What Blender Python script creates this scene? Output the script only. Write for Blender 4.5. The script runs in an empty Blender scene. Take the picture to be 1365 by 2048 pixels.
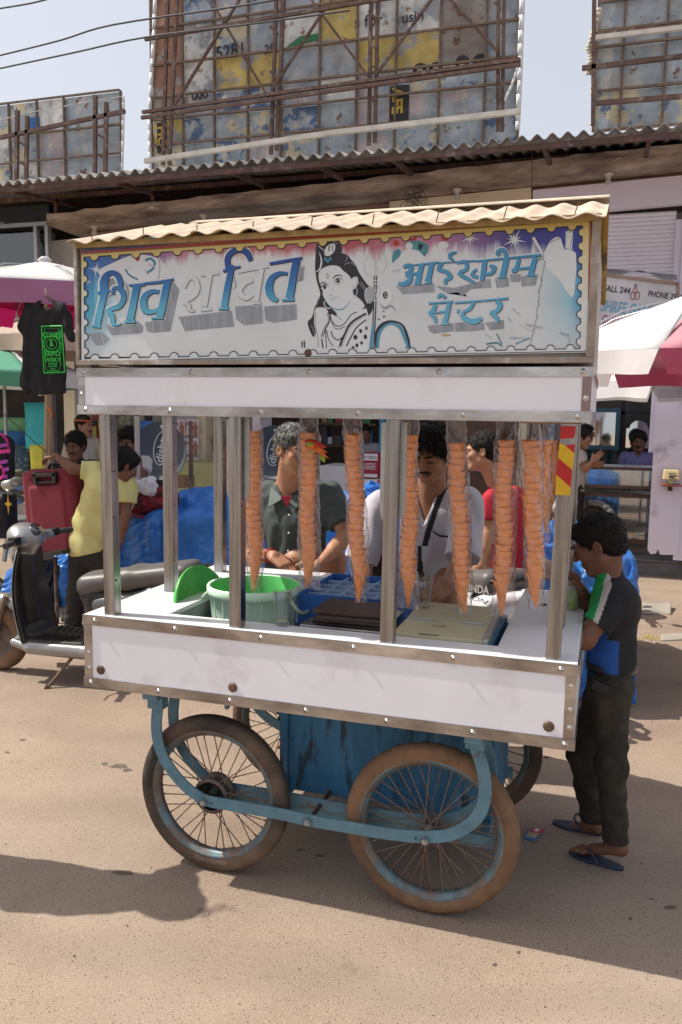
import bpy, bmesh, math, random
import numpy as np
from mathutils import Vector, Matrix
random.seed(7)
V = Vector
sc = bpy.context.scene
COL = sc.collection
R = math.radians

# ------------------------------------------------------------------ camera
CAM = np.array([1.7144, -2.4166, 1.65])
YAW, PITCH, ROLL, FPX = -0.3095, -0.1199, 0.0147, 1648.9
_cy, _sy, _cp, _sp = math.cos(YAW), math.sin(YAW), math.cos(PITCH), math.sin(PITCH)
FW = np.array([_sy*_cp, _cy*_cp, _sp]); RT0 = np.array([_cy, -_sy, 0.0]); UP0 = np.cross(RT0, FW)
RT = math.cos(ROLL)*RT0+math.sin(ROLL)*UP0; UP = -math.sin(ROLL)*RT0+math.cos(ROLL)*UP0
cd = bpy.data.cameras.new('camera'); co = bpy.data.objects.new('camera', cd); COL.objects.link(co)
co.matrix_world = Matrix(((RT[0], UP[0], -FW[0], CAM[0]), (RT[1], UP[1], -FW[1], CAM[1]), (RT[2], UP[2], -FW[2], CAM[2]), (0, 0, 0, 1)))
cd.sensor_fit = 'HORIZONTAL'; cd.sensor_width = 36; cd.lens = FPX/1365*36
cd.clip_start = .05; cd.clip_end = 900
sc.camera = co
# ------------------------------------------------------------------ light
SUN_EL, SUN_AZ = R(51.5), math.atan(.09)          # light travels towards +X and a little +Y
w = bpy.data.worlds.new("World"); sc.world = w; w.use_nodes = True
nt = w.node_tree; bg = nt.nodes['Background']; sky = nt.nodes.new('ShaderNodeTexSky')
sky.sky_type = 'NISHITA'; sky.sun_disc = False; sky.sun_elevation = SUN_EL; sky.sun_rotation = R(270)-SUN_AZ
sky.air_density = 1.1; sky.dust_density = 4.0; sky.ozone_density = 1.2
# hazy sky: the blue is washed towards a pale even white
mxs = nt.nodes.new('ShaderNodeMix'); mxs.data_type = 'RGBA'; mxs.inputs[0].default_value = .55; mxs.inputs[7].default_value = (7.0, 7.05, 7.3, 1)
nt.links.new(sky.outputs[0], mxs.inputs[6]); nt.links.new(mxs.outputs[2], bg.inputs[0]); bg.inputs[1].default_value = .114
sl = bpy.data.lights.new('sun', 'SUN'); sl.energy = 4.8; sl.angle = R(.5); sl.color = (1, .935, .83)
so = bpy.data.objects.new('sun', sl); COL.objects.link(so)
sd = V((math.cos(SUN_EL)*math.cos(SUN_AZ), math.cos(SUN_EL)*math.sin(SUN_AZ), -math.sin(SUN_EL)))
so.rotation_euler = sd.to_track_quat('-Z', 'Y').to_euler()
so.location = (-8, 0, 12)
sc.view_settings.view_transform = 'Standard'; sc.view_settings.look = 'None'
sc.view_settings.exposure = .3; sc.view_settings.gamma = 1; sc.view_settings.use_curve_mapping = False
sc.render.engine = 'CYCLES'; sc.cycles.max_bounces = 7; sc.cycles.transparent_max_bounces = 24
sc.cycles.use_denoising = True

# ------------------------------------------------------------------ measuring from the photo
def ray(x, y): return FW+RT*(x-682.5)/FPX-UP*(y-1024)/FPX
def P(x, y, Y): d = ray(x, y); return V(CAM+d*(Y-CAM[1])/d[1])
def PZ(x, y, z=0.): d = ray(x, y); return V(CAM+d*(z-CAM[2])/d[2])
def PX(x, y, X): d = ray(x, y); return V(CAM+d*(X-CAM[0])/d[0])

# ------------------------------------------------------------------ materials
MATS = {}
def mat(name, c=(.5, .5, .5), r=.6, m=0., v=.1, s=6., b=0., bs=60., c2=None, s2=3., t2=.55, w2=.05,
        c3=None, s3=7., t3=.62, w3=.04, st=(1, 1, 1), alpha=1., trans=0., coat=0., sss=0., spec=.5, emit=None, ior=1.45, r2=None, det=5.):
    if name in MATS: return MATS[name]
    M = bpy.data.materials.new(name); M.use_nodes = True; n = M.node_tree; L = n.links.new
    B = n.nodes['Principled BSDF']
    tc = n.nodes.new('ShaderNodeTexCoord'); mp = n.nodes.new('ShaderNodeMapping'); mp.inputs['Scale'].default_value = st
    L(tc.outputs['Object'], mp.inputs['Vector'])
    def noise(sc_, d=det, off=0):
        t = n.nodes.new('ShaderNodeTexNoise'); t.inputs['Scale'].default_value = sc_; t.inputs['Detail'].default_value = d
        t.inputs['Roughness'].default_value = .6
        m2 = mp
        if off:
            m2 = n.nodes.new('ShaderNodeMapping'); m2.inputs['Location'].default_value = (off, off*2.1, off*.7); L(mp.outputs[0], m2.inputs[0])
        L(m2.outputs[0], t.inputs['Vector']); return t.outputs['Fac']
    def mix(fac, a, bb, typ='MIX'):
        x = n.nodes.new('ShaderNodeMix'); x.data_type = 'RGBA'; x.blend_type = typ
        L(fac, x.inputs[0]) if not isinstance(fac, float) else setattr(x.inputs[0], 'default_value', fac)
        for v_, i in ((a, 6), (bb, 7)):
            if isinstance(v_, tuple): x.inputs[i].default_value = (*v_, 1)
            else: L(v_, x.inputs[i])
        return x.outputs[2]
    def thr(f, t, w_):
        a = n.nodes.new('ShaderNodeMapRange'); a.inputs[1].default_value = t-w_; a.inputs[2].default_value = t+w_; L(f, a.inputs[0]); return a.outputs[0]
    col = c
    if c2 is not None:
        f = thr(noise(s2, 8, 3.3), t2, w2); col = mix(f, c, c2)
        if r2 is not None:
            a = n.nodes.new('ShaderNodeMapRange'); a.inputs[3].default_value = r; a.inputs[4].default_value = r2; L(f, a.inputs[0]); L(a.outputs[0], B.inputs['Roughness'])
    if c3 is not None: col = mix(thr(noise(s3, 8, 9.1), t3, w3), col, c3)
    if v:
        a = n.nodes.new('ShaderNodeMapRange'); a.inputs[1].default_value = .3; a.inputs[2].default_value = .7
        a.inputs[3].default_value = 1-v; a.inputs[4].default_value = 1+v; L(noise(s, det), a.inputs[0])
        hs = n.nodes.new('ShaderNodeHueSaturation'); L(a.outputs[0], hs.inputs['Value'])
        if isinstance(col, tuple): hs.inputs['Color'].default_value = (*col, 1)
        else: L(col, hs.inputs['Color'])
        col = hs.outputs[0]
    if isinstance(col, tuple): B.inputs['Base Color'].default_value = (*col, 1)
    else: L(col, B.inputs['Base Color'])
    if r2 is None or c2 is None: B.inputs['Roughness'].default_value = r
    B.inputs['Metallic'].default_value = m
    B.inputs['Specular IOR Level'].default_value = spec; B.inputs['IOR'].default_value = ior
    if b:
        bp = n.nodes.new('ShaderNodeBump'); bp.inputs['Strength'].default_value = b; bp.inputs['Distance'].default_value = .01
        L(noise(bs, 6, 1.7), bp.inputs['Height']); L(bp.outputs[0], B.inputs['Normal'])
    B.inputs['Alpha'].default_value = alpha; B.inputs['Transmission Weight'].default_value = trans
    B.inputs['Coat Weight'].default_value = coat
    if sss:
        B.inputs['Subsurface Weight'].default_value = sss; B.inputs['Subsurface Radius'].default_value = (.5, .2, .1); B.inputs['Subsurface Scale'].default_value = .01
    if emit: B.inputs['Emission Color'].default_value = (*emit[0], 1); B.inputs['Emission Strength'].default_value = emit[1]
    MATS[name] = M; return M

# ------------------------------------------------------------------ mesh builder
class MB:
    def __init__(s): s.v = []; s.f = []; s.m = []; s.sm = []
    def add(s, vs, fs, mi=0, smooth=False):
        o = len(s.v); s.v += [tuple(float(c) for c in v) for v in vs]
        for f in fs: s.f.append([i+o for i in f]); s.m.append(mi); s.sm.append(smooth)
        return s
    def hexa(s, p, mi=0):       # 8 corners: bottom ring 4, top ring 4
        return s.add(p, [(3, 2, 1, 0), (4, 5, 6, 7), (0, 1, 5, 4), (1, 2, 6, 5), (2, 3, 7, 6), (3, 0, 4, 7)], mi)
    def box(s, a, b, mi=0):
        x0, y0, z0 = (min(a[i], b[i]) for i in range(3)); x1, y1, z1 = (max(a[i], b[i]) for i in range(3))
        return s.hexa([(x0, y0, z0), (x1, y0, z0), (x1, y1, z0), (x0, y1, z0), (x0, y0, z1), (x1, y0, z1), (x1, y1, z1), (x0, y1, z1)], mi)
    def cbox(s, c, sz, rot=None, mi=0):
        h = [x/2 for x in sz]; ps = [V((sx*h[0], sy*h[1], sz_*h[2])) for sz_ in (-1, 1) for sx, sy in ((-1, -1), (1, -1), (1, 1), (-1, 1))]
        if rot is not None: ps = [rot @ q for q in ps]
        return s.hexa([q+V(c) for q in ps], mi)
    def bar(s, p0, p1, w_, h_, up=(0, 0, 1), mi=0):
        p0, p1 = V(p0), V(p1); d = (p1-p0).normalized(); x = d.cross(V(up))
        if x.length < 1e-4: x = d.cross(V((0, 1, 0)))
        x.normalize(); y = x.cross(d)
        ring = lambda p: [p-x*w_/2-y*h_/2, p+x*w_/2-y*h_/2, p+x*w_/2+y*h_/2, p-x*w_/2+y*h_/2]
        return s.add(ring(p0)+ring(p1), [(3, 2, 1, 0), (4, 5, 6, 7), (0, 1, 5, 4), (1, 2, 6, 5), (2, 3, 7, 6), (3, 0, 4, 7)], mi)
    def tube(s, pts, r, n=8, mi=0, closed=False, cap=True, flat=None):
        pts = [V(p) for p in pts]; k = len(pts)
        rs = r if isinstance(r, (list, tuple)) else [r]*k
        vs = []; prev = None
        for i, p in enumerate(pts):
            a = pts[(i-1) % k] if (closed or i > 0) else p; b_ = pts[(i+1) % k] if (closed or i < k-1) else p
            d = (b_-a).normalized()
            if prev is None:
                x = d.cross(V((0, 0, 1)))
                if x.length < 1e-3: x = d.cross(V((0, 1, 0)))
            else: x = prev-d*prev.dot(d)
            x.normalize(); prev = x; y = d.cross(x)
            for j in range(n):
                t = 2*math.pi*j/n; vs.append(p+(x*math.cos(t)*(flat or 1)+y*math.sin(t))*rs[i])
        fs = []
        for i in range(k if closed else k-1):
            for j in range(n):
                a = i*n+j; b_ = i*n+(j+1) % n; c = ((i+1) % k)*n+(j+1) % n; d = ((i+1) % k)*n+j; fs.append((a, b_, c, d))
        s.add(vs, fs, mi, n > 4)
        if cap and not closed:
            s.add(vs[:n], [tuple(range(n))[::-1]], mi); s.add(vs[-n:], [tuple(range(n))], mi)
        return s
    def cyl(s, p0, p1, r, r1=None, n=16, mi=0, cap=True): return s.tube([p0, p1], [r, r if r1 is None else r1], n, mi, cap=cap)
    def lathe(s, c, prof, n=24, axis=(0, 0, 1), mi=0, smooth=True, sx=1., sy=1.):
        a = V(axis).normalized(); x = a.orthogonal().normalized() if abs(a.z) < .999 else V((1, 0, 0)); y = a.cross(x); c = V(c); vs = []
        for (r, z) in prof:
            for j in range(n):
                t = 2*math.pi*j/n; vs.append(c+a*z+x*math.cos(t)*r*sx+y*math.sin(t)*r*sy)
        fs = [(i*n+j, i*n+(j+1) % n, (i+1)*n+(j+1) % n, (i+1)*n+j) for i in range(len(prof)-1) for j in range(n)]
        return s.add(vs, fs, mi, smooth)
    def sphere(s, c, r, mi=0, n=12, rz=None, ry=None):
        return s.lathe(c, [(max(1e-5, r*math.sin(math.pi*i/(n//2))), -(rz or r)*math.cos(math.pi*i/(n//2))) for i in range(n//2+1)], n, mi=mi, sy=(ry or r)/r)
    def torus(s, c, Rr, r, axis=(0, 0, 1), n=32, k=8, mi=0, sx=1., sy=1.):
        a = V(axis).normalized(); x = a.orthogonal().normalized() if abs(a.z) < .999 else V((1, 0, 0)); y = a.cross(x)
        return s.tube([V(c)+x*math.cos(2*math.pi*i/n)*Rr*sx+y*math.sin(2*math.pi*i/n)*Rr*sy for i in range(n)], r, k, mi, closed=True)
    def prism(s, poly, ext, mi=0):     # planar polygon of 3D points extruded by vector
        poly = [V(p) for p in poly]; n = len(poly); e = V(ext)
        s.add(poly+[p+e for p in poly], [tuple(range(n))[::-1], tuple(range(n, 2*n))]+[(i, (i+1) % n, n+(i+1) % n, n+i) for i in range(n)], mi); return s
    def poly(s, pts, mi=0): return s.add(pts, [tuple(range(len(pts)))], mi)
    def grid(s, fn, nu, nv, mi=0, smooth=True, flip=False):
        vs = [fn(i/nu, j/nv) for j in range(nv+1) for i in range(nu+1)]
        fs = [(j*(nu+1)+i, j*(nu+1)+i+1, (j+1)*(nu+1)+i+1, (j+1)*(nu+1)+i) for j in range(nv) for i in range(nu)]
        if flip: fs = [f[::-1] for f in fs]
        return s.add(vs, fs, mi, smooth)
    def mesh(s, name, mats, loc=(0, 0, 0)):
        me = bpy.data.meshes.new(name); l = V(loc)
        me.from_pydata([(v[0]-l.x, v[1]-l.y, v[2]-l.z) for v in s.v], [], s.f)
        for m_ in (mats if isinstance(mats, (list, tuple)) else [mats]): me.materials.append(m_)
        me.polygons.foreach_set('material_index', s.m); me.polygons.foreach_set('use_smooth', s.sm); me.update(); return me

def rootloc(p):
    while p.parent: p = p.parent
    return p.location
def obj(name, mb, mats, parent=None, label=None, kind=None, solid=0, sub=0, bevel=0, loc=None):
    l = rootloc(parent) if parent else (V(loc) if loc else V((0, 0, 0)))
    me = mb.mesh(name, mats, l) if isinstance(mb, MB) else mb
    o = bpy.data.objects.new(name, me); COL.objects.link(o)
    if parent: o.parent = parent
    else: o.location = l
    if label: o['label'] = label
    if kind: o['kind'] = kind
    if solid: q = o.modifiers.new('t', 'SOLIDIFY'); q.thickness = solid; q.offset = 0
    if sub: q = o.modifiers.new('s', 'SUBSURF'); q.levels = q.render_levels = sub
    if bevel: q = o.modifiers.new('b', 'BEVEL'); q.width = bevel; q.segments = 2; q.limit_method = 'ANGLE'; q.angle_limit = R(40)
    return o
def tag(o, label, cat, group=None):
    o['label'] = label; o['category'] = cat
    if group: o['group'] = group
    return o
def thing(name, label, cat, loc, group=None):
    o = bpy.data.objects.new(name, None); COL.objects.link(o); o.location = V(loc); o.empty_display_size = .1
    return tag(o, label, cat, group)
def copy_tree(o, dloc=(0, 0, 0), rz=0, label=None, top=True, parent=None):
    c = o.copy(); COL.objects.link(c)
    if top:
        c.location = V(o.location)+V(dloc); c.rotation_euler.z += rz
        if label: c['label'] = label
    else: c.parent = parent
    for ch in list(o.children): copy_tree(ch, parent=c, top=False)
    return c

# text -> flat mesh pieces (lettering), in a plane given by origin, x axis, y axis
def text_mb(mb, s, o, ux, uy, size, mi=0, align='CENTER', shear=0., bold=0., sx=1., lift=0.):
    cu = bpy.data.curves.new('t', 'FONT'); cu.body = s; cu.size = 1; cu.align_x = align; cu.shear = shear; cu.offset = bold; cu.resolution_u = 3; cu.fill_mode = 'FRONT'
    ob = bpy.data.objects.new('t', cu); COL.objects.link(ob)
    me = ob.to_mesh() if False else bpy.data.meshes.new_from_object(ob.evaluated_get(bpy.context.evaluated_depsgraph_get()))
    ux, uy, o = V(ux).normalized(), V(uy).normalized(), V(o); n = ux.cross(uy)
    vs = [o+ux*(v.co.x*size*sx)+uy*(v.co.y*size)+n*lift for v in me.vertices]
    mb.add(vs, [tuple(p.vertices) for p in me.polygons], mi)
    bpy.data.objects.remove(ob); bpy.data.curves.remove(cu); bpy.data.meshes.remove(me)
    return mb

# ------------------------------------------------------------------ smooth solids from signed distances (surface nets)
def _smin(a, b, k):
    if k <= 0: return np.minimum(a, b)
    h = np.clip(k-np.abs(a-b), 0, None)/k; return np.minimum(a, b)-h*h*k*.25
class SDF:
    def __init__(s, h, k=.02): s.h = h; s.k = k; s.pr = []
    def _a(s, typ, lo, hi, fn, k, op): s.pr.append((lo, hi, fn, s.k if k is None else k, op)); return s
    def seg(s, a, b, ra, rb=None, k=None, flat=None, op=0, cap=False):
        a, b = np.array(a, float), np.array(b, float); rb = ra if rb is None else rb; m = max(ra, rb)
        M = np.eye(3)
        mm = m
        if flat is not None:           # (axis vector, factor): cross-section stretched along axis by factor
            ax = np.array(flat[0], float); ax /= np.linalg.norm(ax); f = flat[1]; M = np.eye(3)+np.outer(ax, ax)*(1/f-1); mm = m*max(1, f)
        A, Bv = M@a, M@b; d = Bv-A; dd = max(d@d, 1e-12); Ld = math.sqrt(dd)
        def fn(X):
            Q = X@M.T-A; t0 = (Q@d)/dd; t = np.clip(t0, 0, 1); r = ra+(rb-ra)*t
            if cap:
                rad = np.linalg.norm(Q-t0[..., None]*d, axis=-1)-r
                return np.maximum(rad, np.maximum(-t0, t0-1)*Ld)
            return np.linalg.norm(Q-t[..., None]*d, axis=-1)-r
        return s._a('seg', np.minimum(a, b)-mm, np.maximum(a, b)+mm, fn, k, op)
    def ell(s, c, r, rot=None, k=None, op=0):
        c = np.array(c, float); r = np.array(r if hasattr(r, '__len__') else (r, r, r), float); Rm = np.eye(3) if rot is None else np.array(rot, float); mr = r.max(); mn = r.min()
        ext = np.abs(Rm)@r
        def fn(X):
            q = (X-c)@Rm/r; l = np.linalg.norm(q, axis=-1); g = np.linalg.norm(q/r, axis=-1)
            return np.where(g > 1e-6, l*(l-1)/np.maximum(g, 1e-6), -mn)
        return s._a('ell', c-ext, c+ext, fn, k, op)
    def box(s, c, hs, rot=None, rnd=.01, k=None, op=0):
        c = np.array(c, float); hs = np.array(hs, float)-rnd; Rm = np.eye(3) if rot is None else np.array(rot, float); ext = np.abs(Rm)@(hs+rnd)
        def fn(X):
            q = np.abs((X-c)@Rm)-hs; return np.linalg.norm(np.maximum(q, 0), axis=-1)+np.minimum(q.max(-1), 0)-rnd
        return s._a('box', c-ext, c+ext, fn, k, op)
    def cut(s, p, n, k=0.):            # keep the side the normal points away from
        p = np.array(p, float); n = np.array(n, float); n /= np.linalg.norm(n); s.pr.append((None, None, lambda X: (X-p)@n, k, 2)); return s
    def disp(s, fn): s.pr.append((None, None, fn, 0, 3)); return s
    def build(s, name, mats, parent=None, matfn=None, label=None, smooth=2, loc=None, kind=None):
        h = s.h; pad = 3*h+.006; adds = [p for p in s.pr if p[4] == 0]
        lo = np.min([p[0] for p in adds], 0)-pad; hi = np.max([p[1] for p in adds], 0)+pad
        n = np.ceil((hi-lo)/h).astype(int)+1; F = np.full(n, .08, np.float32)
        ax = [lo[i]+np.arange(n[i])*h for i in range(3)]
        for (a, b, fn, k, op) in s.pr:
            if a is None: i0 = np.zeros(3, int); i1 = n
            else:
                mg = max(k, 0)+3*h; i0 = np.clip(((a-mg-lo)/h).astype(int), 0, n-1); i1 = np.clip(((b+mg-lo)/h).astype(int)+2, 1, n)
            if (i1 <= i0).any(): continue
            X = np.stack(np.meshgrid(*[ax[i][i0[i]:i1[i]] for i in range(3)], indexing='ij'), -1)
            sl_ = tuple(slice(i0[i], i1[i]) for i in range(3)); D = fn(X).astype(np.float32); S = F[sl_]
            if op == 0: F[sl_] = _smin(S, D, k)
            elif op == 1: F[sl_] = -_smin(-S, D, k)
            elif op == 2: F[sl_] = -_smin(-S, -D, k)
            elif op == 3: F[sl_] = S+D
        I = F < 0; nx, ny, nz = n
        act = np.zeros((nx-1, ny-1, nz-1), bool); cnt = np.zeros(act.shape, np.int8)
        for dx in (0, 1):
            for dy in (0, 1):
                for dz in (0, 1): cnt += I[dx:nx-1+dx, dy:ny-1+dy, dz:nz-1+dz]
        act = (cnt > 0) & (cnt < 8); ids = np.full(act.shape, -1, np.int64); A = np.argwhere(act); ids[act] = np.arange(len(A))
        acc = np.zeros((len(A), 3)); c = np.zeros(len(A))
        cor = [(x, y, z) for x in (0, 1) for y in (0, 1) for z in (0, 1)]
        for i, a in enumerate(cor):
            for b in cor[i+1:]:
                if sum(abs(a[q]-b[q]) for q in range(3)) != 1: continue
                fa = F[tuple((A+a).T)]; fb = F[tuple((A+b).T)]; m_ = (fa < 0) != (fb < 0)
                t = np.where(m_, fa/np.where(m_, fa-fb, 1), 0)
                acc += np.where(m_[:, None], np.array(a)+t[:, None]*(np.array(b)-np.array(a)), 0); c += m_
        vs = lo+(A+acc/c[:, None])*h
        fs = []
        for d in range(3):
            e = [0, 0, 0]; e[d] = 1; o1, o2 = [(1, 2), (2, 0), (0, 1)][d]
            sa = [slice(1, -1)]*3; sa[d] = slice(0, -1); a0 = I[tuple(sa)]; sb = [slice(1, -1)]*3; sb[d] = slice(1, None); b0 = I[tuple(sb)]
            ch = np.argwhere(a0 != b0)
            if not len(ch): continue
            off = np.array([1, 1, 1]); off[d] = 0; C = ch+off; fl = a0[tuple(ch.T)]
            def q(s1, s2):
                D_ = C.copy(); D_[:, o1] -= s1; D_[:, o2] -= s2; return ids[tuple(D_.T)]
            Q = np.stack([q(1, 1), q(0, 1), q(0, 0), q(1, 0)], 1); Q[~fl] = Q[~fl][:, ::-1]; fs.append(Q)
        Fq = np.concatenate(fs); Fq = Fq[(Fq >= 0).all(1)]
        for _ in range(smooth):
            acc = np.zeros_like(vs); cn = np.zeros(len(vs))
            for i in range(4):
                a, b = Fq[:, i], Fq[:, (i+1) % 4]
                for q_ in range(3): acc[:, q_] += np.bincount(a, vs[b, q_], len(vs))+np.bincount(b, vs[a, q_], len(vs))
                cn += np.bincount(a, minlength=len(vs))+np.bincount(b, minlength=len(vs))
            vs = vs*.5+.5*acc/np.maximum(cn, 1)[:, None]
        me = bpy.data.meshes.new(name); l = rootloc(parent) if parent else (V(loc) if loc is not None else V((0, 0, 0)))
        vl = (vs-np.array(l)).astype(np.float32)
        me.vertices.add(len(vl)); me.vertices.foreach_set('co', vl.ravel()); me.loops.add(len(Fq)*4); me.polygons.add(len(Fq))
        me.loops.foreach_set('vertex_index', Fq.ravel().astype(np.int32)); me.polygons.foreach_set('loop_start', np.arange(0, len(Fq)*4, 4, dtype=np.int32))
        me.polygons.foreach_set('loop_total', np.full(len(Fq), 4, np.int32))
        for m_ in (mats if isinstance(mats, (list, tuple)) else [mats]): me.materials.append(m_)
        if matfn is not None: me.polygons.foreach_set('material_index', matfn(vs[Fq].mean(1)).astype(np.int32))
        me.polygons.foreach_set('use_smooth', np.ones(len(Fq), bool)); me.update(calc_edges=True); me.validate()
        o = bpy.data.objects.new(name, me); COL.objects.link(o)
        if parent: o.parent = parent
        else: o.location = l
        if label: o['label'] = label
        if kind: o['kind'] = kind
        return o
def folds(amp, wl=.09, seed=0, zs=.5):
    rg = np.random.RandomState(seed); D = rg.normal(size=(5, 3)); D[:, 2] *= zs; D /= np.linalg.norm(D, axis=1)[:, None]; D *= (2*math.pi/wl)*rg.uniform(.6, 1.6, (5, 1)); ph = rg.uniform(0, 6, 5)
    return lambda X: amp*sum(np.sin(X@D[i]+ph[i]+1.5*np.sin(X@D[(i+1) % 5]*.4)) for i in range(5))/5*2
# =================================================================== ground
gm = mat('asphalt_ground', (.318, .243, .187), .92, v=.15, s=.9, b=.55, bs=220, c2=(.275, .200, .148), s2=1.1, t2=.52, w2=.12, c3=(.37, .29, .22), s3=160, t3=.57, w3=.03)
def grounds():
    n = gm.node_tree; L = n.links.new; B = n.nodes['Principled BSDF']; src = B.inputs['Base Color'].links[0].from_socket; tc = n.nodes.new('ShaderNodeTexCoord')
    def spot(scale, thr_, w_, col, src, feat='F1'):
        v = n.nodes.new('ShaderNodeTexVoronoi'); v.inputs['Scale'].default_value = scale; L(tc.outputs['Object'], v.inputs['Vector'])
        a = n.nodes.new('ShaderNodeMapRange'); a.inputs[1].default_value = thr_-w_; a.inputs[2].default_value = thr_+w_; a.inputs[3].default_value = 1; a.inputs[4].default_value = 0; L(v.outputs['Distance'], a.inputs[0])
        x = n.nodes.new('ShaderNodeMix'); x.data_type = 'RGBA'; L(a.outputs[0], x.inputs[0]); L(src, x.inputs[6]); x.inputs[7].default_value = (*col, 1); return x.outputs[2]
    src = spot(75, .17, .05, (.10, .075, .058), src); src = spot(120, .16, .06, (.44, .36, .29), src)
    t = n.nodes.new('ShaderNodeTexNoise'); t.inputs['Scale'].default_value = 2.6; t.inputs['Detail'].default_value = 6; L(tc.outputs['Object'], t.inputs['Vector'])
    a = n.nodes.new('ShaderNodeMapRange'); a.inputs[1].default_value = .68; a.inputs[2].default_value = .74; L(t.outputs['Fac'], a.inputs[0])
    x = n.nodes.new('ShaderNodeMix'); x.data_type = 'RGBA'; L(a.outputs[0], x.inputs[0]); L(src, x.inputs[6]); x.inputs[7].default_value = (.13, .095, .075, 1); src = x.outputs[2]
    # tyre tracks: long faint darker lanes with uneven edges
    mp = n.nodes.new('ShaderNodeMapping'); mp.inputs['Rotation'].default_value = (0, 0, R(-7)); L(tc.outputs['Object'], mp.inputs[0]); wv = n.nodes.new('ShaderNodeTexWave'); wv.bands_direction = 'Y'; wv.inputs['Scale'].default_value = .42; wv.inputs['Distortion'].default_value = 2.2; wv.inputs['Detail'].default_value = 4; wv.inputs['Detail Scale'].default_value = 2.5; L(mp.outputs[0], wv.inputs['Vector'])
    a = n.nodes.new('ShaderNodeMapRange'); a.inputs[1].default_value = .72; a.inputs[2].default_value = 1; a.inputs[3].default_value = 0; a.inputs[4].default_value = .2; L(wv.outputs['Fac'], a.inputs[0])
    x = n.nodes.new('ShaderNodeMix'); x.data_type = 'RGBA'; L(a.outputs[0], x.inputs[0]); L(src, x.inputs[6]); x.inputs[7].default_value = (.16, .12, .095, 1); src = x.outputs[2]
    L(src, B.inputs['Base Color'])
grounds()
o = obj('ground', MB().grid(lambda u, v: (-150+300*u, -60+300*v, 0), 4, 4, smooth=False), gm); o['kind'] = 'structure'
# =================================================================== the ice-cream cart
lam = mat('white_laminate', (.78, .78, .84), .32, v=.03, s=5, c2=(.5, .47, .46), s2=2.2, t2=.68, w2=.1, c3=(.33, .28, .25), s3=26, t3=.735, w3=.02, spec=.5)
lamtop = mat('counter_laminate', (.74, .75, .78), .22, v=.03, s=4, c2=(.55, .55, .56), s2=3, t2=.7, w2=.1)
steel = mat('stainless_steel', (.54, .535, .54), .2, 1., v=.3, s=4, st=(1.2, .4, 3), b=.12, bs=14, c2=(.25, .225, .215), s2=2.6, t2=.5, w2=.16)
steelp = mat('steel_tube', (.34, .34, .345), .24, 1., v=.22, s=10, st=(6, 6, .25), b=.10, bs=20, c2=(.2, .18, .175), s2=7, t2=.56, w2=.1)
rivet = mat('rivet_steel', (.55, .53, .5), .3, 1., v=.1)
rust = mat('rusty_bolt', (.16, .10, .07), .6, .7, v=.3, s=60)
galv = mat('grey_aluminium_plate', (.42, .42, .40), .5, .7, v=.15, s=10)
woodf = mat('weathered_sign_frame', (.30, .25, .21), .8, v=.25, s=14, c2=(.45, .42, .4), s2=12, t2=.55, b=.3, bs=60)
bluep = mat('blue_painted_plywood', (.035, .15, .28), .6, v=.3, s=5, st=(2.5, 2.5, .5), c2=(.02, .035, .05), s2=9, t2=.60, w2=.05, c3=(.16, .26, .34), s3=5, t3=.66, w3=.06, b=.5, bs=30)
bluei = mat('blue_painted_iron', (.10, .205, .27), .5, v=.18, s=16, c2=(.16, .09, .05), s2=22, t2=.66, w2=.04, b=.2, bs=70)
tyre1 = mat('dark_rubber', (.045, .038, .034), .75, v=.3, s=9, c2=(.16, .10, .065), s2=4, t2=.55, w2=.15, b=.3, bs=90)
tyre2 = mat('dusty_rubber', (.20, .115, .065), .85, v=.25, s=8, c2=(.08, .055, .04), s2=5, t2=.6, w2=.12, b=.4, bs=90, c3=(.12, .24, .30), s3=3.2, t3=.72)
rimm = mat('painted_rim', (.12, .18, .21), .45, .3, v=.25, s=20, c2=(.17, .12, .09), s2=14, t2=.52, w2=.1)
spokem = mat('spoke_wire', (.22, .16, .13), .5, .8, v=.3, s=40)
blk = mat('black_grease', (.015, .013, .012), .45, .3, v=.3, s=20)
W_, D_ = 1.668, 1.03
ZB, ZT, ZC0, ZC1 = .677, .923, 1.634, 1.783
cart = thing('ice_cream_cart', 'white four-wheeled ice cream cart with a painted stamp-edged sign and steel posts', 'food cart', (W_/2, .5, 0))
T_ = .012
obj('front_panel', MB().box((0.012, 0, ZB), (W_-.012, T_, ZT-.004)), lam, cart)
obj('side_panel', MB().box((0, 0.002, ZB), (T_, D_, ZT-.004)), lam, cart)
obj('side_panel', MB().box((W_-T_, 0.002, ZB), (W_, D_, ZT-.004)), lam, cart)
obj('rear_panel', MB().box((0.012, D_-T_, ZB), (1.0, D_, ZT-.004)), lam, cart)
obj('inner_floor', MB().box((.013, .013, ZB+.003), (1.0, D_-.013, ZB+.02)).box((1.0005, .013, ZB+.003), (W_-.013, .62, ZB+.02)), mat('inner_board', (.12, .13, .14), .8), cart)
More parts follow.
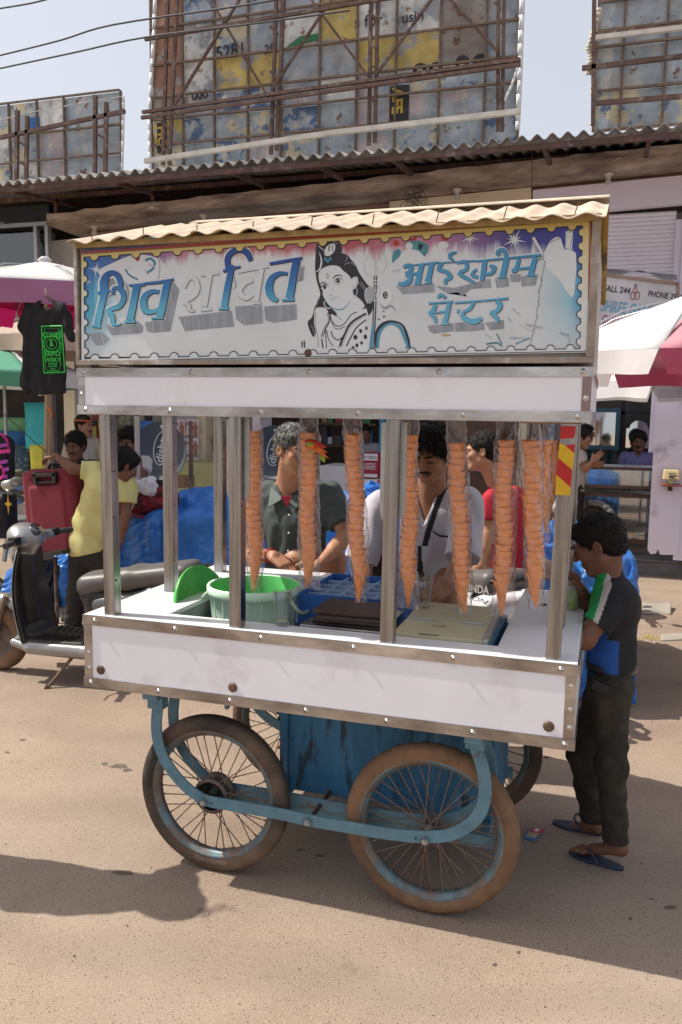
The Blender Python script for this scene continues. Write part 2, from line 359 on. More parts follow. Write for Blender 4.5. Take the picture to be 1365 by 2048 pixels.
# counter slabs around the opening
HX0, HX1, HY0, HY1 = .275, 1.424, .112, .93
obj('counter_slab', MB().box((0, 0, ZT-.004), (W_, HY0, ZT+.014)), lamtop, cart, 'front counter strip', bevel=.002)
obj('counter_slab', MB().box((0, HY0+.001, ZT-.004), (HX0, D_, ZT+.013)), lamtop, cart, 'left counter slab', bevel=.002)
obj('counter_slab', MB().box((HX1, HY0+.001, ZT-.004), (W_, D_, ZT+.013)), lamtop, cart, 'right counter slab', bevel=.002)
obj('counter_slab', MB().box((HX0+.001, HY1, ZT-.004), (1.0, D_, ZT+.013)), lamtop, cart, 'rear counter strip', bevel=.002)
obj('opening_liner', MB().box((HX0-.01, HY0-.01, ZB+.02), (HX0-.002, HY1, ZT-.005)).box((HX1+.002, HY0-.01, ZB+.02), (HX1+.01, D_-.003, ZT-.005)).box((HX0, HY0-.01, ZB+.02), (HX1, HY0-.003, ZT-.005)), mat('liner', (.3, .32, .34), .6), cart)
ZT += .014
def trim(x0, x1, z0, z1, y=-.004, n=6, ph=.07, nm='steel_trim', rv=rivet, parent=None):
    o = obj(nm, MB().box((x0, y, z0), (x1, y+.0035, z1)), steel, cart, bevel=.001)
    for i in range(n):
        x = x0+ph+(x1-x0-2*ph)*i/(n-1)
        z = (z0+z1)/2
        obj('rivet', MB().lathe((x, y, z), [(.0095, 0), (.009, .0015), (.005, .002), (.0048, .004), (.001, .0052)], 12, (0, -1, 0)), rv, cart)
    return o
trim(-.004, W_+.004, ZT-.037, ZT-.001, n=6, ph=.05)
trim(-.004, W_+.004, ZB-.002, ZB+.034, n=7, ph=.03)
for x0 in (.001, W_-.032):
    obj('corner_trim', MB().box((x0, -.0030, ZB+.035), (x0+.031, 0, ZT-.038)), steel, cart)
    for z in (.745, .80, .87)[:3 if x0 > 1 else 2]: obj('rivet', MB().lathe((x0+.018, -.0032, z), [(.008, 0), (.005, .002), (.001, .0045)], 10, (0, -1, 0)), rivet, cart)
for x, sg in ((-.004, 1), (W_+.0005, 1)):
    obj('side_trim', MB().box((x, 0, ZT-.037), (x+.0035, D_+.003, ZT-.001)), steel, cart)
    obj('side_trim', MB().box((x, 0, ZB-.002), (x+.0035, D_+.003, ZB+.034)), steel, cart)
for (px, py) in ((202, 1340), (466, 1375), (1098, 1453)):
    c = P(px, py, 0)
    obj('panel_bolt', MB().lathe(c, [(.0165, 0), (.016, .003), (.011, .0035), (.0105, .004)], 18, (0, -1, 0)).lathe(c, [(.0095, .0035), (.0095, .009), (.0001, .0092)], 6, (0, -1, 0), smooth=False), rust, cart)
# posts
XP = [.095, .573, 1.091, 1.596]
YP, YM, YR = .036, .4445, .884
PW = .043
def post(x, y, lab=None, dx=0):
    return obj('post', MB().hexa([(x+sx*PW/2, y+sy*PW/2, ZT-.001) for sx, sy in ((-1, -1), (1, -1), (1, 1), (-1, 1))]+[(x+dx+sx*PW/2, y+sy*PW/2, ZC0+.002) for sx, sy in ((-1, -1), (1, -1), (1, 1), (-1, 1))]), steelp, cart, lab, bevel=.003)
for i, x in enumerate(XP):
    post(x, YP, dx=(-.006, 0, .006, .014)[i])
post(XP[0], YM); post(XP[0], YR); post(XP[3]-.006, YM, dx=.012); post(XP[3], YR)
# small dark screws up the left posts
sb = MB()
for x, y in ((XP[0]+PW/2, YP), (XP[0]+PW/2, YM), (XP[0]+PW/2, YR)):
    for z in (1.06, 1.28, 1.44, 1.6): sb.lathe((x, y-.008, z), [(.004, 0), (.003, .002), (.0005, .003)], 8, (1, 0, 0))
obj('screw_heads', sb, rust, cart)
# grey plates flanking the two middle posts
for x, zz, (l, r_) in ((XP[1], (1.36, 1.625), (1, 1)), (XP[2]+.004, (1.32, 1.622), (1, 1))):
    for sgn in (-1, 1):
        x0 = x+sgn*(PW/2+.001); x1 = x0+sgn*.018
        obj('post_plate', MB().prism([(x0, YP+.004, zz[0]+.012), (x0, YP+.004, zz[1]), (x1, YP+.004, zz[1]), (x1, YP+.004, zz[0]+.03), (x0+sgn*.01, YP+.004, zz[0])], (0, .006, 0)), galv, cart)
# red and yellow warning tape on right post
red = mat('tape_red', (.42, .012, .012), .35, v=.1, s=20); yel = mat('tape_yellow', (.60, .36, .01), .35, v=.1, s=20)
tb = MB(); xa, xb = XP[3]-PW/2+.001+.006, XP[3]+PW/2-.001+.006; yt = YP-PW/2-.0007
def tq(pts, mi): tb.prism([(px_, yt+.0005, pz_) for px_, pz_ in pts], (0, -.0006, 0), mi)
tz = 1.622; xo = .007
tq([(xa+xo, 1.622), (xb+xo, 1.622), (xb+xo, 1.601), (xb+xo-.004, 1.588), (xa+xo, 1.585)], 0)
tq([(xa+.02, 1.568), (xb+xo, 1.571), (xb+xo, 1.545)], 0)
tq([(xa+xo-.001, 1.574), (xa+.02, 1.568), (xb+xo, 1.545), (xb+.004, 1.497), (xa+.004, 1.532)], 1)
tq([(xa+.004, 1.532), (xb+.004, 1.497), (xb+.002, 1.447), (xa+.001, 1.483)], 0)
tq([(xa+.001, 1.483), (xb+.002, 1.447), (xb+.0, 1.425), (xa, 1.425)], 1)
obj('warning_tape', tb, [red, yel], cart)
tb = MB()
for i in range(4): z1 = 1.62-i*.045; tb.box((XP[0]-PW/2-.0075, YP-PW/2+.001, z1-.044), (XP[0]-PW/2-.0058, YP+PW/2-.001, z1), 0 if i == 1 else 1)
obj('warning_tape', tb, [red, yel], cart)
# canopy band
def ring(z0, z1, mat_, nm, y=0., t=.012, e=0.):
    obj(nm, MB().box((-e, y, z0), (W_+e, y+t, z1)), mat_, cart, 'front of canopy band')
    obj(nm, MB().box((-e, y+t+.0005, z0), (-e+t, D_, z1)), mat_, cart, 'left end of canopy band'); obj(nm, MB().box((W_+e-t, y+t+.0005, z0), (W_+e, D_, z1)), mat_, cart, 'right end of canopy band')
    obj(nm, MB().box((-e+t, D_-t, z0), (W_+e-t, D_, z1)), mat_, cart, 'rear of canopy band')
ring(ZC0+.003, ZC1+.002, lam, 'canopy_panel')
trim(-.004, W_+.004, ZC0-.002, ZC0+.03, n=6, ph=.035)
trim(-.004, W_+.004, ZC1-.024, ZC1+.004, n=5, ph=.03)
obj('corner_trim', MB().box((.001, -.003, ZC0+.031), (.024, 0, ZC1-.025)), steel, cart)
obj('corner_trim', MB().box((W_-.026, -.003, ZC0+.031), (W_-.001, 0, ZC1-.025)), mat('red_steel', (.28, .2, .2), .3, 1.), cart)
for x in (.014, W_-.014): obj('rivet', MB().lathe((x, -.0032, 1.70), [(.008, 0), (.005, .002), (.001, .0045)], 10, (0, -1, 0)), rivet, cart)
for x in (-.004, W_+.0005):
    obj('side_trim', MB().box((x, 0, ZC0-.002), (x+.0035, D_, ZC0+.03)), steel, cart); obj('side_trim', MB().box((x, 0, ZC1-.024), (x+.0035, D_, ZC1+.004)), steel, cart)
obj('canopy_ceiling', MB().box((.013, .013, ZC1-.02), (W_-.013, D_-.013, ZC1-.008)), mat('ceiling_board', (.35, .33, .3), .8), cart)
cb = MB()
for y in (.08, .5, .92): cb.box((.013, y, ZC1-.06), (W_-.013, y+.03, ZC1-.021))
cb.box((.09, .014, ZC0-.001), (.36, .05, ZC0+.012)); cb.box((XP[3]-.12, .014, ZC0-.006), (XP[3]+.05, .03, ZC0+.006))
obj('ceiling_batten', cb, mat('raw_timber', (.28, .17, .08), .8, v=.2, s=20), cart)
# sign box
ZS0, ZS1 = 1.797, 2.192
obj('sign_box', MB().box((.004, .012, ZS0+.006), (W_-.002, .99, ZS1-.004)), mat('sign_box_side', (.5, .47, .45), .7, v=.2, s=8, c2=(.3, .25, .2), s2=6, t2=.6), cart)
fw_ = .016
obj('sign_frame', MB().box((.0, -.012, ZS0), (W_+.003, .011, ZS0+fw_)).box((0, -.012, ZS1-.012), (W_+.003, .011, ZS1+.004)).box((0, -.0119, ZS0+fw_), (.013, .011, ZS1-.012)).box((W_-.020, -.0119, ZS0+fw_), (W_+.003, .011, ZS1-.012)), woodf, cart, bevel=.0015)
obj('frame_bolt', MB().lathe(P(617, 706, -.004), [(.0125, 0), (.012, .003), (.007, .004), (.006, .008), (.0005, .009)], 14, (0, -1, 0)), rust, cart)
# =================================================================== the printed sign (flat print)
YS = -.004
bl = [P(163, 714, YS), P(1178, 705, YS), P(1181, 430, YS), P(163, 500, YS)]
# background print with its own colours: blue and red rays along the top, cyan at the sides
SM = bpy.data.materials.new('sign_print_background'); SM.use_nodes = True; n = SM.node_tree; L = n.links.new; B = n.nodes['Principled BSDF']; B.inputs['Roughness'].default_value = .42
tc = n.nodes.new('ShaderNodeTexCoord'); sx = n.nodes.new('ShaderNodeSeparateXYZ'); L(tc.outputs['Object'], sx.inputs[0])
def mr(a, b, c, d, src):
    q = n.nodes.new('ShaderNodeMapRange'); q.inputs[1].default_value = a; q.inputs[2].default_value = b; q.inputs[3].default_value = c; q.inputs[4].default_value = d; L(src, q.inputs[0]); return q.outputs[0]
def math_(op, a, b):
    q = n.nodes.new('ShaderNodeMath'); q.operation = op; q.use_clamp = False
    for i, v_ in enumerate((a, b)):
        if isinstance(v_, (int, float)): q.inputs[i].default_value = v_
        else: L(v_, q.inputs[i])
    return q.outputs[0]
U_ = mr(-W_/2, W_/2, 0, 1, sx.outputs['X']); Vv = mr(1.815, 2.15, 0, 1, sx.outputs['Z'])
def ramp(stops, src):
    q = n.nodes.new('ShaderNodeValToRGB'); cr = q.color_ramp
    while len(cr.elements) < len(stops): cr.elements.new(.5)
    for e, (p_, c_) in zip(cr.elements, stops): e.position = p_; e.color = (*c_, 1)
    L(src, q.inputs[0]); return q.outputs[0]
colx = ramp([(0, (.03, .16, .40)), (.08, (.05, .12, .38)), (.17, (.20, .14, .36)), (.25, (.50, .22, .30)), (.36, (.46, .16, .18)), (.58, (.42, .09, .12)), (.70, (.48, .20, .28)), (.78, (.26, .13, .32)), (.86, (.05, .05, .24)), (.94, (.04, .04, .28)), (1, (.02, .05, .26))], U_)
# ray streaks
mpn = n.nodes.new('ShaderNodeMapping'); mpn.inputs['Rotation'].default_value = (0, R(38), 0); mpn.inputs['Scale'].default_value = (38, 1, 2.2); L(tc.outputs['Object'], mpn.inputs[0])
no = n.nodes.new('ShaderNodeTexNoise'); no.inputs['Scale'].default_value = 1; no.inputs['Detail'].default_value = 3; L(mpn.outputs[0], no.inputs['Vector'])
depth = ramp([(0, (.45,)*3), (.06, (.34,)*3), (.16, (.17,)*3), (.3, (.08,)*3), (.45, (.10,)*3), (.6, (.13,)*3), (.8, (.15,)*3), (.95, (.26,)*3), (1, (.6,)*3)], U_)
dn = math_('MULTIPLY', depth, mr(.3, .7, .55, 1.5, no.outputs['Fac']))
k = math_('DIVIDE', math_('SUBTRACT', 1.04, Vv), dn)
fac = mr(.55, 1.25, 1, 0, k)
cyan = ramp([(0, (.03, .25, .45)), (.045, (.10, .42, .60)), (.10, (.55, .66, .70)), (.12, (.62, .66, .68)), (.375, (.60, .65, .68)), (.40, (.30, .52, .62)), (.425, (.32, .52, .62)), (.43, (.62, .66, .68)), (.90, (.62, .66, .68)), (.955, (.30, .52, .62)), (.975, (.03, .27, .50)), (1, (.02, .2, .42))], U_)
vlow = mr(.0, .45, 0, 1, Vv)
mw = n.nodes.new('ShaderNodeMix'); mw.data_type = 'RGBA'; mw.inputs[6].default_value = (.62, .66, .69, 1); L(cyan, mw.inputs[7])
side = ramp([(0, (1, 1, 1)), (.14, (1, 1, 1)), (.15, (0, 0, 0)), (.87, (0, 0, 0)), (.88, (1, 1, 1)), (1, (1, 1, 1))], U_)
L(math_('MULTIPLY', side, vlow), mw.inputs[0])
mx = n.nodes.new('ShaderNodeMix'); mx.data_type = 'RGBA'; L(fac, mx.inputs[0]); L(mw.outputs[2], mx.inputs[6]); L(colx, mx.inputs[7])
n2 = n.nodes.new('ShaderNodeTexNoise'); n2.inputs['Scale'].default_value = 5; n2.inputs['Detail'].default_value = 8; L(tc.outputs['Object'], n2.inputs['Vector'])
hs = n.nodes.new('ShaderNodeHueSaturation'); L(mr(.3, .7, .9, 1.06, n2.outputs['Fac']), hs.inputs['Value']); L(mx.outputs[2], hs.inputs['Color']); L(hs.outputs[0], B.inputs['Base Color'])
sign = obj('sign_board', MB().prism([tuple(p) for p in bl], (0, .008, 0)), SM, cart)
pm = dict(white=mat('print_white', (.60, .64, .67), .45, v=.03), blk=mat('print_black', (.022, .024, .032), .5, v=.2, s=30),
    gry=mat('print_grey', (.27, .30, .34), .45, v=.22, s=22, st=(2, 1, .4)), lg=mat('print_light_grey', (.40, .43, .46), .45, v=.1, s=20), red=mat('print_red', (.36, .045, .03), .45), cy=mat('print_cyan', (.07, .28, .42), .45, v=.15, s=14),
    skin=mat('print_pale', (.60, .645, .675), .45, v=.02), tan=mat('print_tan', (.5, .36, .18), .45), teal=mat('print_teal', (.06, .22, .28), .5, v=.3, s=20))
def gradz(name, stops, z0, z1):
    M = bpy.data.materials.new(name); M.use_nodes = True; n = M.node_tree; L = n.links.new; B = n.nodes['Principled BSDF']; B.inputs['Roughness'].default_value = .42
    tc = n.nodes.new('ShaderNodeTexCoord'); sx = n.nodes.new('ShaderNodeSeparateXYZ'); L(tc.outputs['Object'], sx.inputs[0])
    q = n.nodes.new('ShaderNodeMapRange'); q.inputs[1].default_value = z0; q.inputs[2].default_value = z1; L(sx.outputs['Z'], q.inputs[0])
    r_ = n.nodes.new('ShaderNodeValToRGB'); cr = r_.color_ramp
    while len(cr.elements) < len(stops): cr.elements.new(.5)
    for e, (p_, c_) in zip(cr.elements, stops): e.position = p_; e.color = (*c_, 1)
    L(q.outputs[0], r_.inputs[0]); L(r_.outputs[0], B.inputs['Base Color']); return M
letter = gradz('print_letter_blue', [(0, (.10, .42, .60)), (.45, (.10, .40, .58)), (.7, (.03, .18, .42)), (1, (.012, .06, .28))], 1.86, 2.11)
letter2 = gradz('print_letter_blue_small', [(0, (.16, .48, .66)), (.5, (.08, .33, .52)), (1, (.05, .25, .46))], 1.86, 2.09)
band = gradz('print_band_yellow', [(0, (.62, .66, .69)), (.45, (.62, .65, .64)), (.8, (.60, .54, .30)), (1, (.55, .42, .12))], 1.8, 2.17)
MI = dict(white=0, blk=1, gry=2, lg=3, red=4, cy=5, skin=6, tan=7, letter=8, letter2=9, band=10, teal=11)
PM = [pm['white'], pm['blk'], pm['gry'], pm['lg'], pm['red'], pm['cy'], pm['skin'], pm['tan'], letter, letter2, band, pm['teal']]
class Print:
    """flat shapes traced as polygons and ribbons, laid one a hair above the other"""
    def __init__(s, tf, y0=YS): s.tf = tf; s.k = 0; s.mb = MB(); s.y0 = y0
    def w(s, p): s_ = s.tf(*p); q = P(s_[0], s_[1], s.y0); return (q.x, s.y0-.0002-.000006*s.k, q.z)
    def poly(s, pts, m, sm=0):
        if sm: pts = smooth2(pts, sm, True)
        s.k += 1; s.mb.add([s.w(p) for p in pts], [tuple(range(len(pts)))], MI[m]); return s
    def rib(s, pts, wd, m, sm=3, closed=False):
        wd = wd if isinstance(wd, (list, tuple)) else [wd]*len(pts)
        q = smooth2([(*p, w_) for p, w_ in zip(pts, wd)], sm, closed) if sm else [(*p, w_) for p, w_ in zip(pts, wd)]
        s.k += 1; Lf, Rg = [], []; nn = len(q)
        for i, (x, y, w_) in enumerate(q):
            a = q[i-1] if i or closed else q[i]; b = q[(i+1) % nn] if i < nn-1 or closed else q[i]
            dx, dy = b[0]-a[0], b[1]-a[1]; l = math.hypot(dx, dy) or 1; nx, ny = -dy/l*w_/2, dx/l*w_/2
            Lf.append((x+nx, y+ny)); Rg.append((x-nx, y-ny))
        vs = [s.w(p) for p in Lf+Rg]; fs = [(i, (i+1) % nn, nn+(i+1) % nn, nn+i) for i in range(nn if closed else nn-1)]
        s.mb.add(vs, fs, MI[m]); return s
    def disc(s, c, r, m, a0=0, a1=360, ry=None, n=14):
        return s.poly([(c[0]+r*math.cos(R(a0+(a1-a0)*i/n)), c[1]+(ry or r)*math.sin(R(a0+(a1-a0)*i/n))) for i in range(n+(0 if a1-a0 == 360 else 1))], m)
def smooth2(pts, k, closed):
    n = len(pts); out = []
    g = lambda i: pts[i % n] if closed else pts[max(0, min(n-1, i))]
    for i in range(n if closed else n-1):
        a, b, c, d = g(i-1), g(i), g(i+1), g(i+2)
        for j in range(k+1):
            t = j/(k+1); out.append(tuple(.5*((2*b[q])+(-a[q]+c[q])*t+(2*a[q]-5*b[q]+4*c[q]-d[q])*t*t+(-a[q]+3*b[q]-3*c[q]+d[q])*t**3) for q in range(len(b))))
    if not closed: out.append(pts[-1])
    return out
z3 = lambda x, y: (130+x*.41758, 400+y*.41742)
z4 = lambda x, y: (660+x*.41758, 400+y*.41742)
zh = lambda x, y: (600+x*.19048, 380+y*.19048)
ident = lambda x, y: (x, y)
# ---- cherries and ice cream behind the letters
pr = Print(z3)
star = lambda pr_, c, r, m='white', k=8: [pr_.poly([(c[0]+math.cos(a)*r*f, c[1]+math.sin(a)*r*f) for a, f in ((R(q*360/k+10), 1 if q % 2 == 0 else .6), (R(q*360/k+10+90), .09), (R(q*360/k+190), .12), (R(q*360/k-80), .09))], m) for q in range(k)]
star(pr, (150, 332), 40); star(pr, (110, 390), 20)
pr.poly([(160, 340), (230, 300), (330, 262), (420, 270), (470, 300), (520, 360), (470, 420), (300, 400), (200, 380)], 'white', 3)
pr.disc((348, 277), 12, 'red', ry=16)
for pts, wd in (([(290, 330), (305, 355), (330, 372), (350, 380)], 9), ([(385, 290), (410, 280), (430, 300), (420, 330), (390, 350)], 12), ([(300, 315), (325, 330)], 5), ([(450, 270), (455, 320), (448, 380)], 8), ([(400, 310), (436, 318)], 8), ([(380, 330), (400, 362)], 6)):
    pr.rib(pts, wd, 'lg' if wd < 9 else 'teal')
obj('printed_ice_cream', pr.mb, PM, sign)
# ---- left lettering, drawn stroke by stroke
HB = [[(205, 365, 0), (235, 345, 0)]]
def letters(tf, strokes, scale, fillm, nm, halo=16, blkw=5, off=(3, 3), y0=YS-.0012):
    pr = Print(tf, y0)
    for st in strokes: pr.rib([p[:2] for p in st], [p[2]+halo for p in st], 'white', 2)
    for st in strokes: pr.rib([(p[0]+off[0], p[1]+off[1]) for p in st], [p[2]+blkw for p in st], 'blk', 2)
    for st in strokes: pr.rib([p[:2] for p in st], [p[2] for p in st], fillm, 2)
    return pr
shi = [  # i-matra, then sha, then va
 [(128, 604, 10), (170, 604, 16)], [(152, 600, 30), (170, 520, 30), (188, 440, 30), (196, 400, 22), (205, 370, 18)],
 [(158, 444, 14), (200, 436, 16), (215, 432, 8)],
 [(180, 435, 24), (178, 392, 24), (196, 360, 24), (225, 346, 22), (250, 358, 24), (264, 390, 26), (270, 418, 16)],
 [(228, 452, 14), (232, 424, 16), (256, 420, 20), (276, 440, 26), (280, 470, 26), (262, 506, 24), (222, 520, 22), (200, 532, 18)],
 [(204, 538, 22), (222, 548, 26), (228, 580, 24), (238, 598, 14), (266, 594, 6)],
 [(306, 408, 8), (372, 404, 14), (388, 398, 4)], [(345, 404, 34), (332, 470, 34), (320, 530, 34), (310, 574, 36)], [(284, 582, 12), (336, 582, 14)],
 [(380, 398, 10), (450, 392, 13), (520, 378, 8)], [(494, 384, 34), (480, 440, 34), (466, 510, 34), (452, 556, 36)], [(414, 566, 10), (470, 562, 14)],
 [(452, 440, 16), (420, 436, 20), (386, 456, 28), (374, 490, 34), (386, 528, 30), (420, 534, 22), (450, 520, 14)]]
sha = [
 [(736, 520, 10), (784, 518, 14)], [(762, 510, 30), (774, 440, 30), (790, 360, 28), (800, 310, 22)], [(757, 340, 12), (802, 326, 14), (840, 318, 6)],
 [(782, 330, 26), (778, 280, 26), (800, 248, 26), (840, 236, 26), (872, 252, 28), (890, 290, 18)],
 [(980, 304, 12), (1060, 290, 14), (1136, 276, 10)], [(1110, 284, 34), (1096, 350, 34), (1084, 420, 34), (1074, 468, 36)], [(1040, 478, 10), (1098, 476, 14)],
 [(1068, 352, 12), (1030, 350, 20), (992, 372, 28), (976, 420, 36), (990, 462, 30), (1020, 482, 14)]]
hollow = [
 [(572, 420, 14), (590, 380, 18), (615, 372, 18), (634, 398, 22), (632, 440, 22), (604, 470, 20), (570, 484, 18)],
 [(570, 490, 18), (592, 505, 20), (600, 528, 14), (625, 532, 4)], [(650, 362, 8), (740, 350, 10)], [(694, 356, 28), (680, 430, 28), (668, 510, 28)], [(650, 530, 8), (704, 522, 10)],
 [(830, 346, 8), (975, 318, 10)], [(942, 330, 26), (926, 420, 26), (916, 486, 28)], [(900, 496, 6), (942, 492, 8)],
 [(900, 384, 16), (860, 400, 22), (836, 440, 24), (866, 470, 22), (900, 452, 18)], [(800, 360, 16), (812, 420, 12)]]
pr = Print(z3, YS-.0004)
for pg in ([(112, 640), (176, 632), (215, 664), (186, 694), (148, 696)], [(192, 600), (350, 580), (376, 606), (372, 636), (225, 648)], [(262, 606), (350, 598), (352, 640), (270, 640)],
           [(384, 586), (500, 568), (506, 628), (420, 636), (392, 628)], [(480, 560), (520, 390), (550, 430), (540, 470), (506, 628)],
           [(545, 560), (800, 530), (812, 606), (620, 622), (576, 630)], [(640, 570), (712, 560), (714, 614), (644, 622)], [(815, 510), (945, 500), (948, 590), (860, 600), (820, 570)],
           [(955, 510), (1110, 498), (1112, 572), (1000, 588), (960, 576)], [(1110, 330), (1150, 314), (1142, 385), (1104, 396)], [(290, 390), (312, 440), (300, 500)], [(205, 390), (232, 372), (248, 400), (240, 440), (210, 470)]):
    pr.poly(pg, 'gry')
for a, b in (((270, 606), (272, 644)), ((640, 570), (646, 622)), ((712, 560), (716, 612)), ((860, 545), (862, 600)), ((420, 580), (422, 634)), ((176, 632), (186, 694)), ((948, 520), (950, 586)), ((575, 570), (578, 628))): pr.rib([a, b], 4, 'lg', 0)
obj('lettering_shadow', pr.mb, PM, sign)
def hollowletters(tf, strokes, nm, halo=14, y0=YS-.0008, bw=4, fill='white'):
    pr = Print(tf, y0)
    for st in strokes: pr.rib([p[:2] for p in st], [p[2]+halo for p in st], 'white', 2)
    for st in strokes: pr.rib([(p[0]+1.5, p[1]+1.5) for p in st], [p[2]+bw for p in st], 'blk', 2)
    for st in strokes: pr.rib([p[:2] for p in st], [p[2] for p in st], fill, 2)
    obj(nm, pr.mb, PM, sign)
hollowletters(z3, hollow, 'lettering')
obj('lettering', letters(z3, shi, 1, 'letter', '').mb, PM, sign)
obj('lettering', letters(z3, sha, 1, 'letter', '').mb, PM, sign)
# ---- right lettering (zoom 4 coordinates)
pr = Print(z4, YS-.0004)
for pg in ([(318, 412), (500, 400), (505, 440), (350, 452)], [(505, 410), (600, 420), (660, 462), (640, 440), (560, 446)], [(600, 420), (770, 376), (775, 420), (680, 425), (632, 462)],
           [(792, 376), (858, 372), (860, 412), (800, 422)], [(862, 356), (915, 354), (912, 392), (868, 392)], [(914, 366), (1000, 356), (986, 408), (920, 414)], [(470, 602), (592, 590), (596, 628), (500, 640), (478, 628)],
           [(598, 588), (650, 586), (740, 590), (742, 622), (680, 628), (600, 630)], [(744, 588), (834, 574), (836, 616), (770, 624)], [(990, 290), (1010, 270), (1018, 282), (992, 300)]):
    pr.poly(pg, 'gry')
for pg in ([(330, 385), (345, 300), (385, 290), (400, 350)], ):
    pr.poly(pg, 'white')
obj('lettering_shadow', pr.mb, PM, sign)
ice = [
 [(352, 322, 10), (370, 312, 14), (388, 318, 16), (384, 342, 15), (362, 352, 12)], [(362, 354, 10), (384, 362, 16), (380, 388, 18), (350, 402, 16), (328, 398, 8)],
 [(384, 356, 8), (420, 350, 10)], [(440, 308, 18), (430, 350, 18), (420, 396, 20)], [(404, 402, 6), (438, 400, 8)], [(388, 312, 4), (520, 298, 8)], [(488, 304, 18), (478, 350, 18), (468, 390, 20)], [(452, 400, 6), (488, 394, 8)],
 [(606, 250, 8), (582, 254, 12), (574, 270, 12), (592, 292, 6)],
 [(700, 292, 6), (1012, 262, 9)], [(742, 290, 16), (736, 340, 18), (728, 384, 14)], [(766, 312, 8), (788, 322, 14), (776, 348, 14), (744, 356, 8)],
 [(846, 280, 20), (838, 320, 20), (826, 366, 20)], [(804, 372, 6), (846, 370, 8)], [(846, 276, 12), (836, 244, 14), (818, 238, 14), (800, 252, 10), (812, 266, 8)],
 [(984, 272, 18), (974, 310, 18), (962, 356, 20)], [(944, 362, 6), (982, 360, 8)], [(906, 280, 14), (896, 320, 14), (888, 336, 16), (872, 338, 12)], [(890, 330, 8), (968, 322, 10)]]
obj('lettering', letters(z4, [[(p[0], p[1], p[2]*1.35) for p in s_] for s_ in ice], 1, 'letter2', '', 12, 4, (2, 2)).mb, PM, sign)
iceh = [[(540, 300, 12), (520, 330, 14), (560, 344, 14), (580, 370, 14), (552, 384, 12), (560, 404, 8)], [(610, 300, 10), (650, 296, 14), (655, 330, 14), (620, 350, 14), (666, 380, 12), (700, 400, 6)], [(704, 330, 10), (680, 356, 12), (712, 368, 12), (735, 350, 8)], [(520, 300, 4), (700, 290, 6)]]
hollowletters(z4, [[(a, b, c*1.3) for a, b, c in s_] for s_ in iceh], 'lettering', 10, YS-.0008, 4, 'letter2')
cen = [
 [(474, 494, 6), (590, 486, 8)], [(505, 500, 14), (494, 530, 16), (474, 544, 12)], [(478, 540, 10), (500, 562, 12), (508, 588, 8)], [(500, 540, 6), (556, 532, 8)], [(572, 494, 16), (562, 540, 16), (550, 588, 18)], [(534, 596, 6), (570, 592, 8)],
 [(650, 530, 10), (634, 550, 14), (660, 576, 18), (700, 580, 20), (728, 564, 12)],
 [(740, 480, 6), (854, 470, 8)], [(800, 480, 16), (816, 504, 18), (800, 530, 16), (770, 540, 12)], [(770, 536, 14), (796, 560, 14), (808, 584, 8)]]
obj('lettering', letters(z4, [[(p[0], p[1], p[2]*1.35) for p in s_] for s_ in cen], 1, 'letter2', '', 12, 4, (2, 2)).mb, PM, sign)
cenh = [[(600, 492, 6), (735, 482, 6)], [(610, 530, 10), (640, 540, 12), (620, 556, 10)], [(690, 488, 10), (672, 520, 12), (650, 530, 8)], [(520, 470, 8), (530, 452, 10), (556, 470, 8)]]
hollowletters(z4, [[(a, b, c*1.5) for a, b, c in s_] for s_ in cenh], 'lettering', 10, YS-.0008, 4, 'letter2')
# ---- stars, glass and smudges at right
pr = Print(z4, YS-.0002)
star(pr, (885, 190), 62, k=10); star(pr, (670, 180), 50, k=10)
pr.rib([(975, 178), (1010, 240), (1040, 300)], [14, 12, 8], 'white', 0)
pr.poly([(1020, 300), (1045, 215), (1080, 178), (1108, 184), (1125, 236), (1180, 252), (1176, 400), (1160, 470), (1100, 380)], 'white', 1)
pr.poly([(1130, 150), (1168, 142), (1160, 240), (1128, 228)], 'white'); pr.rib([(1134, 160), (1128, 228)], 3, 'teal', 0); pr.rib([(1166, 150), (1150, 240)], 3, 'teal', 0); pr.disc((1152, 148), 12, 'lg', ry=8)
pr.poly([(1050, 200), (1100, 178), (1104, 186), (1060, 206)], 'lg')
pr.disc((400, 182), 16, 'red'); pr.disc((552, 178), 19, 'red'); pr.disc((318, 206), 15, 'red'); pr.disc((396, 176), 5, 'white'); pr.disc((550, 172), 5, 'white')
pr.poly([(355, 215), (385, 196), (440, 196), (474, 225), (455, 270), (430, 262), (400, 240)], 'teal', 1); pr.poly([(425, 205), (450, 215), (440, 240), (424, 232)], 'blk')
pr.disc((380, 220), 18, 'white'); pr.poly([(335, 270), (360, 240), (400, 235), (440, 255), (460, 300), (400, 330), (340, 320)], 'white', 2)
pr.poly([(298, 300), (305, 245), (335, 235), (340, 262), (318, 285)], 'teal', 1); pr.rib([(300, 340), (335, 336)], 7, 'lg'); pr.disc((545, 215), 26, 'white', ry=18); pr.rib([(562, 206), (580, 200), (574, 216)], 5, 'gry')
rg = random.Random(3)
cr_ = [(1034, 215), (1022, 260), (1030, 300), (1015, 370), (1006, 430), (1000, 490), (992, 560), (975, 640), (960, 690), (935, 730), (890, 735)]
for a, b in zip(cr_[:-1], cr_[1:]):
    for t in range(4): pr.rib([(a[0]+(b[0]-a[0])*t/4+rg.uniform(-4, 4), a[1]+(b[1]-a[1])*t/4), (a[0]+(b[0]-a[0])*(t+1)/4+rg.uniform(-4, 4), a[1]+(b[1]-a[1])*(t+1)/4)], [rg.uniform(1.5, 7), rg.uniform(1.5, 8)], 'gry', 0)
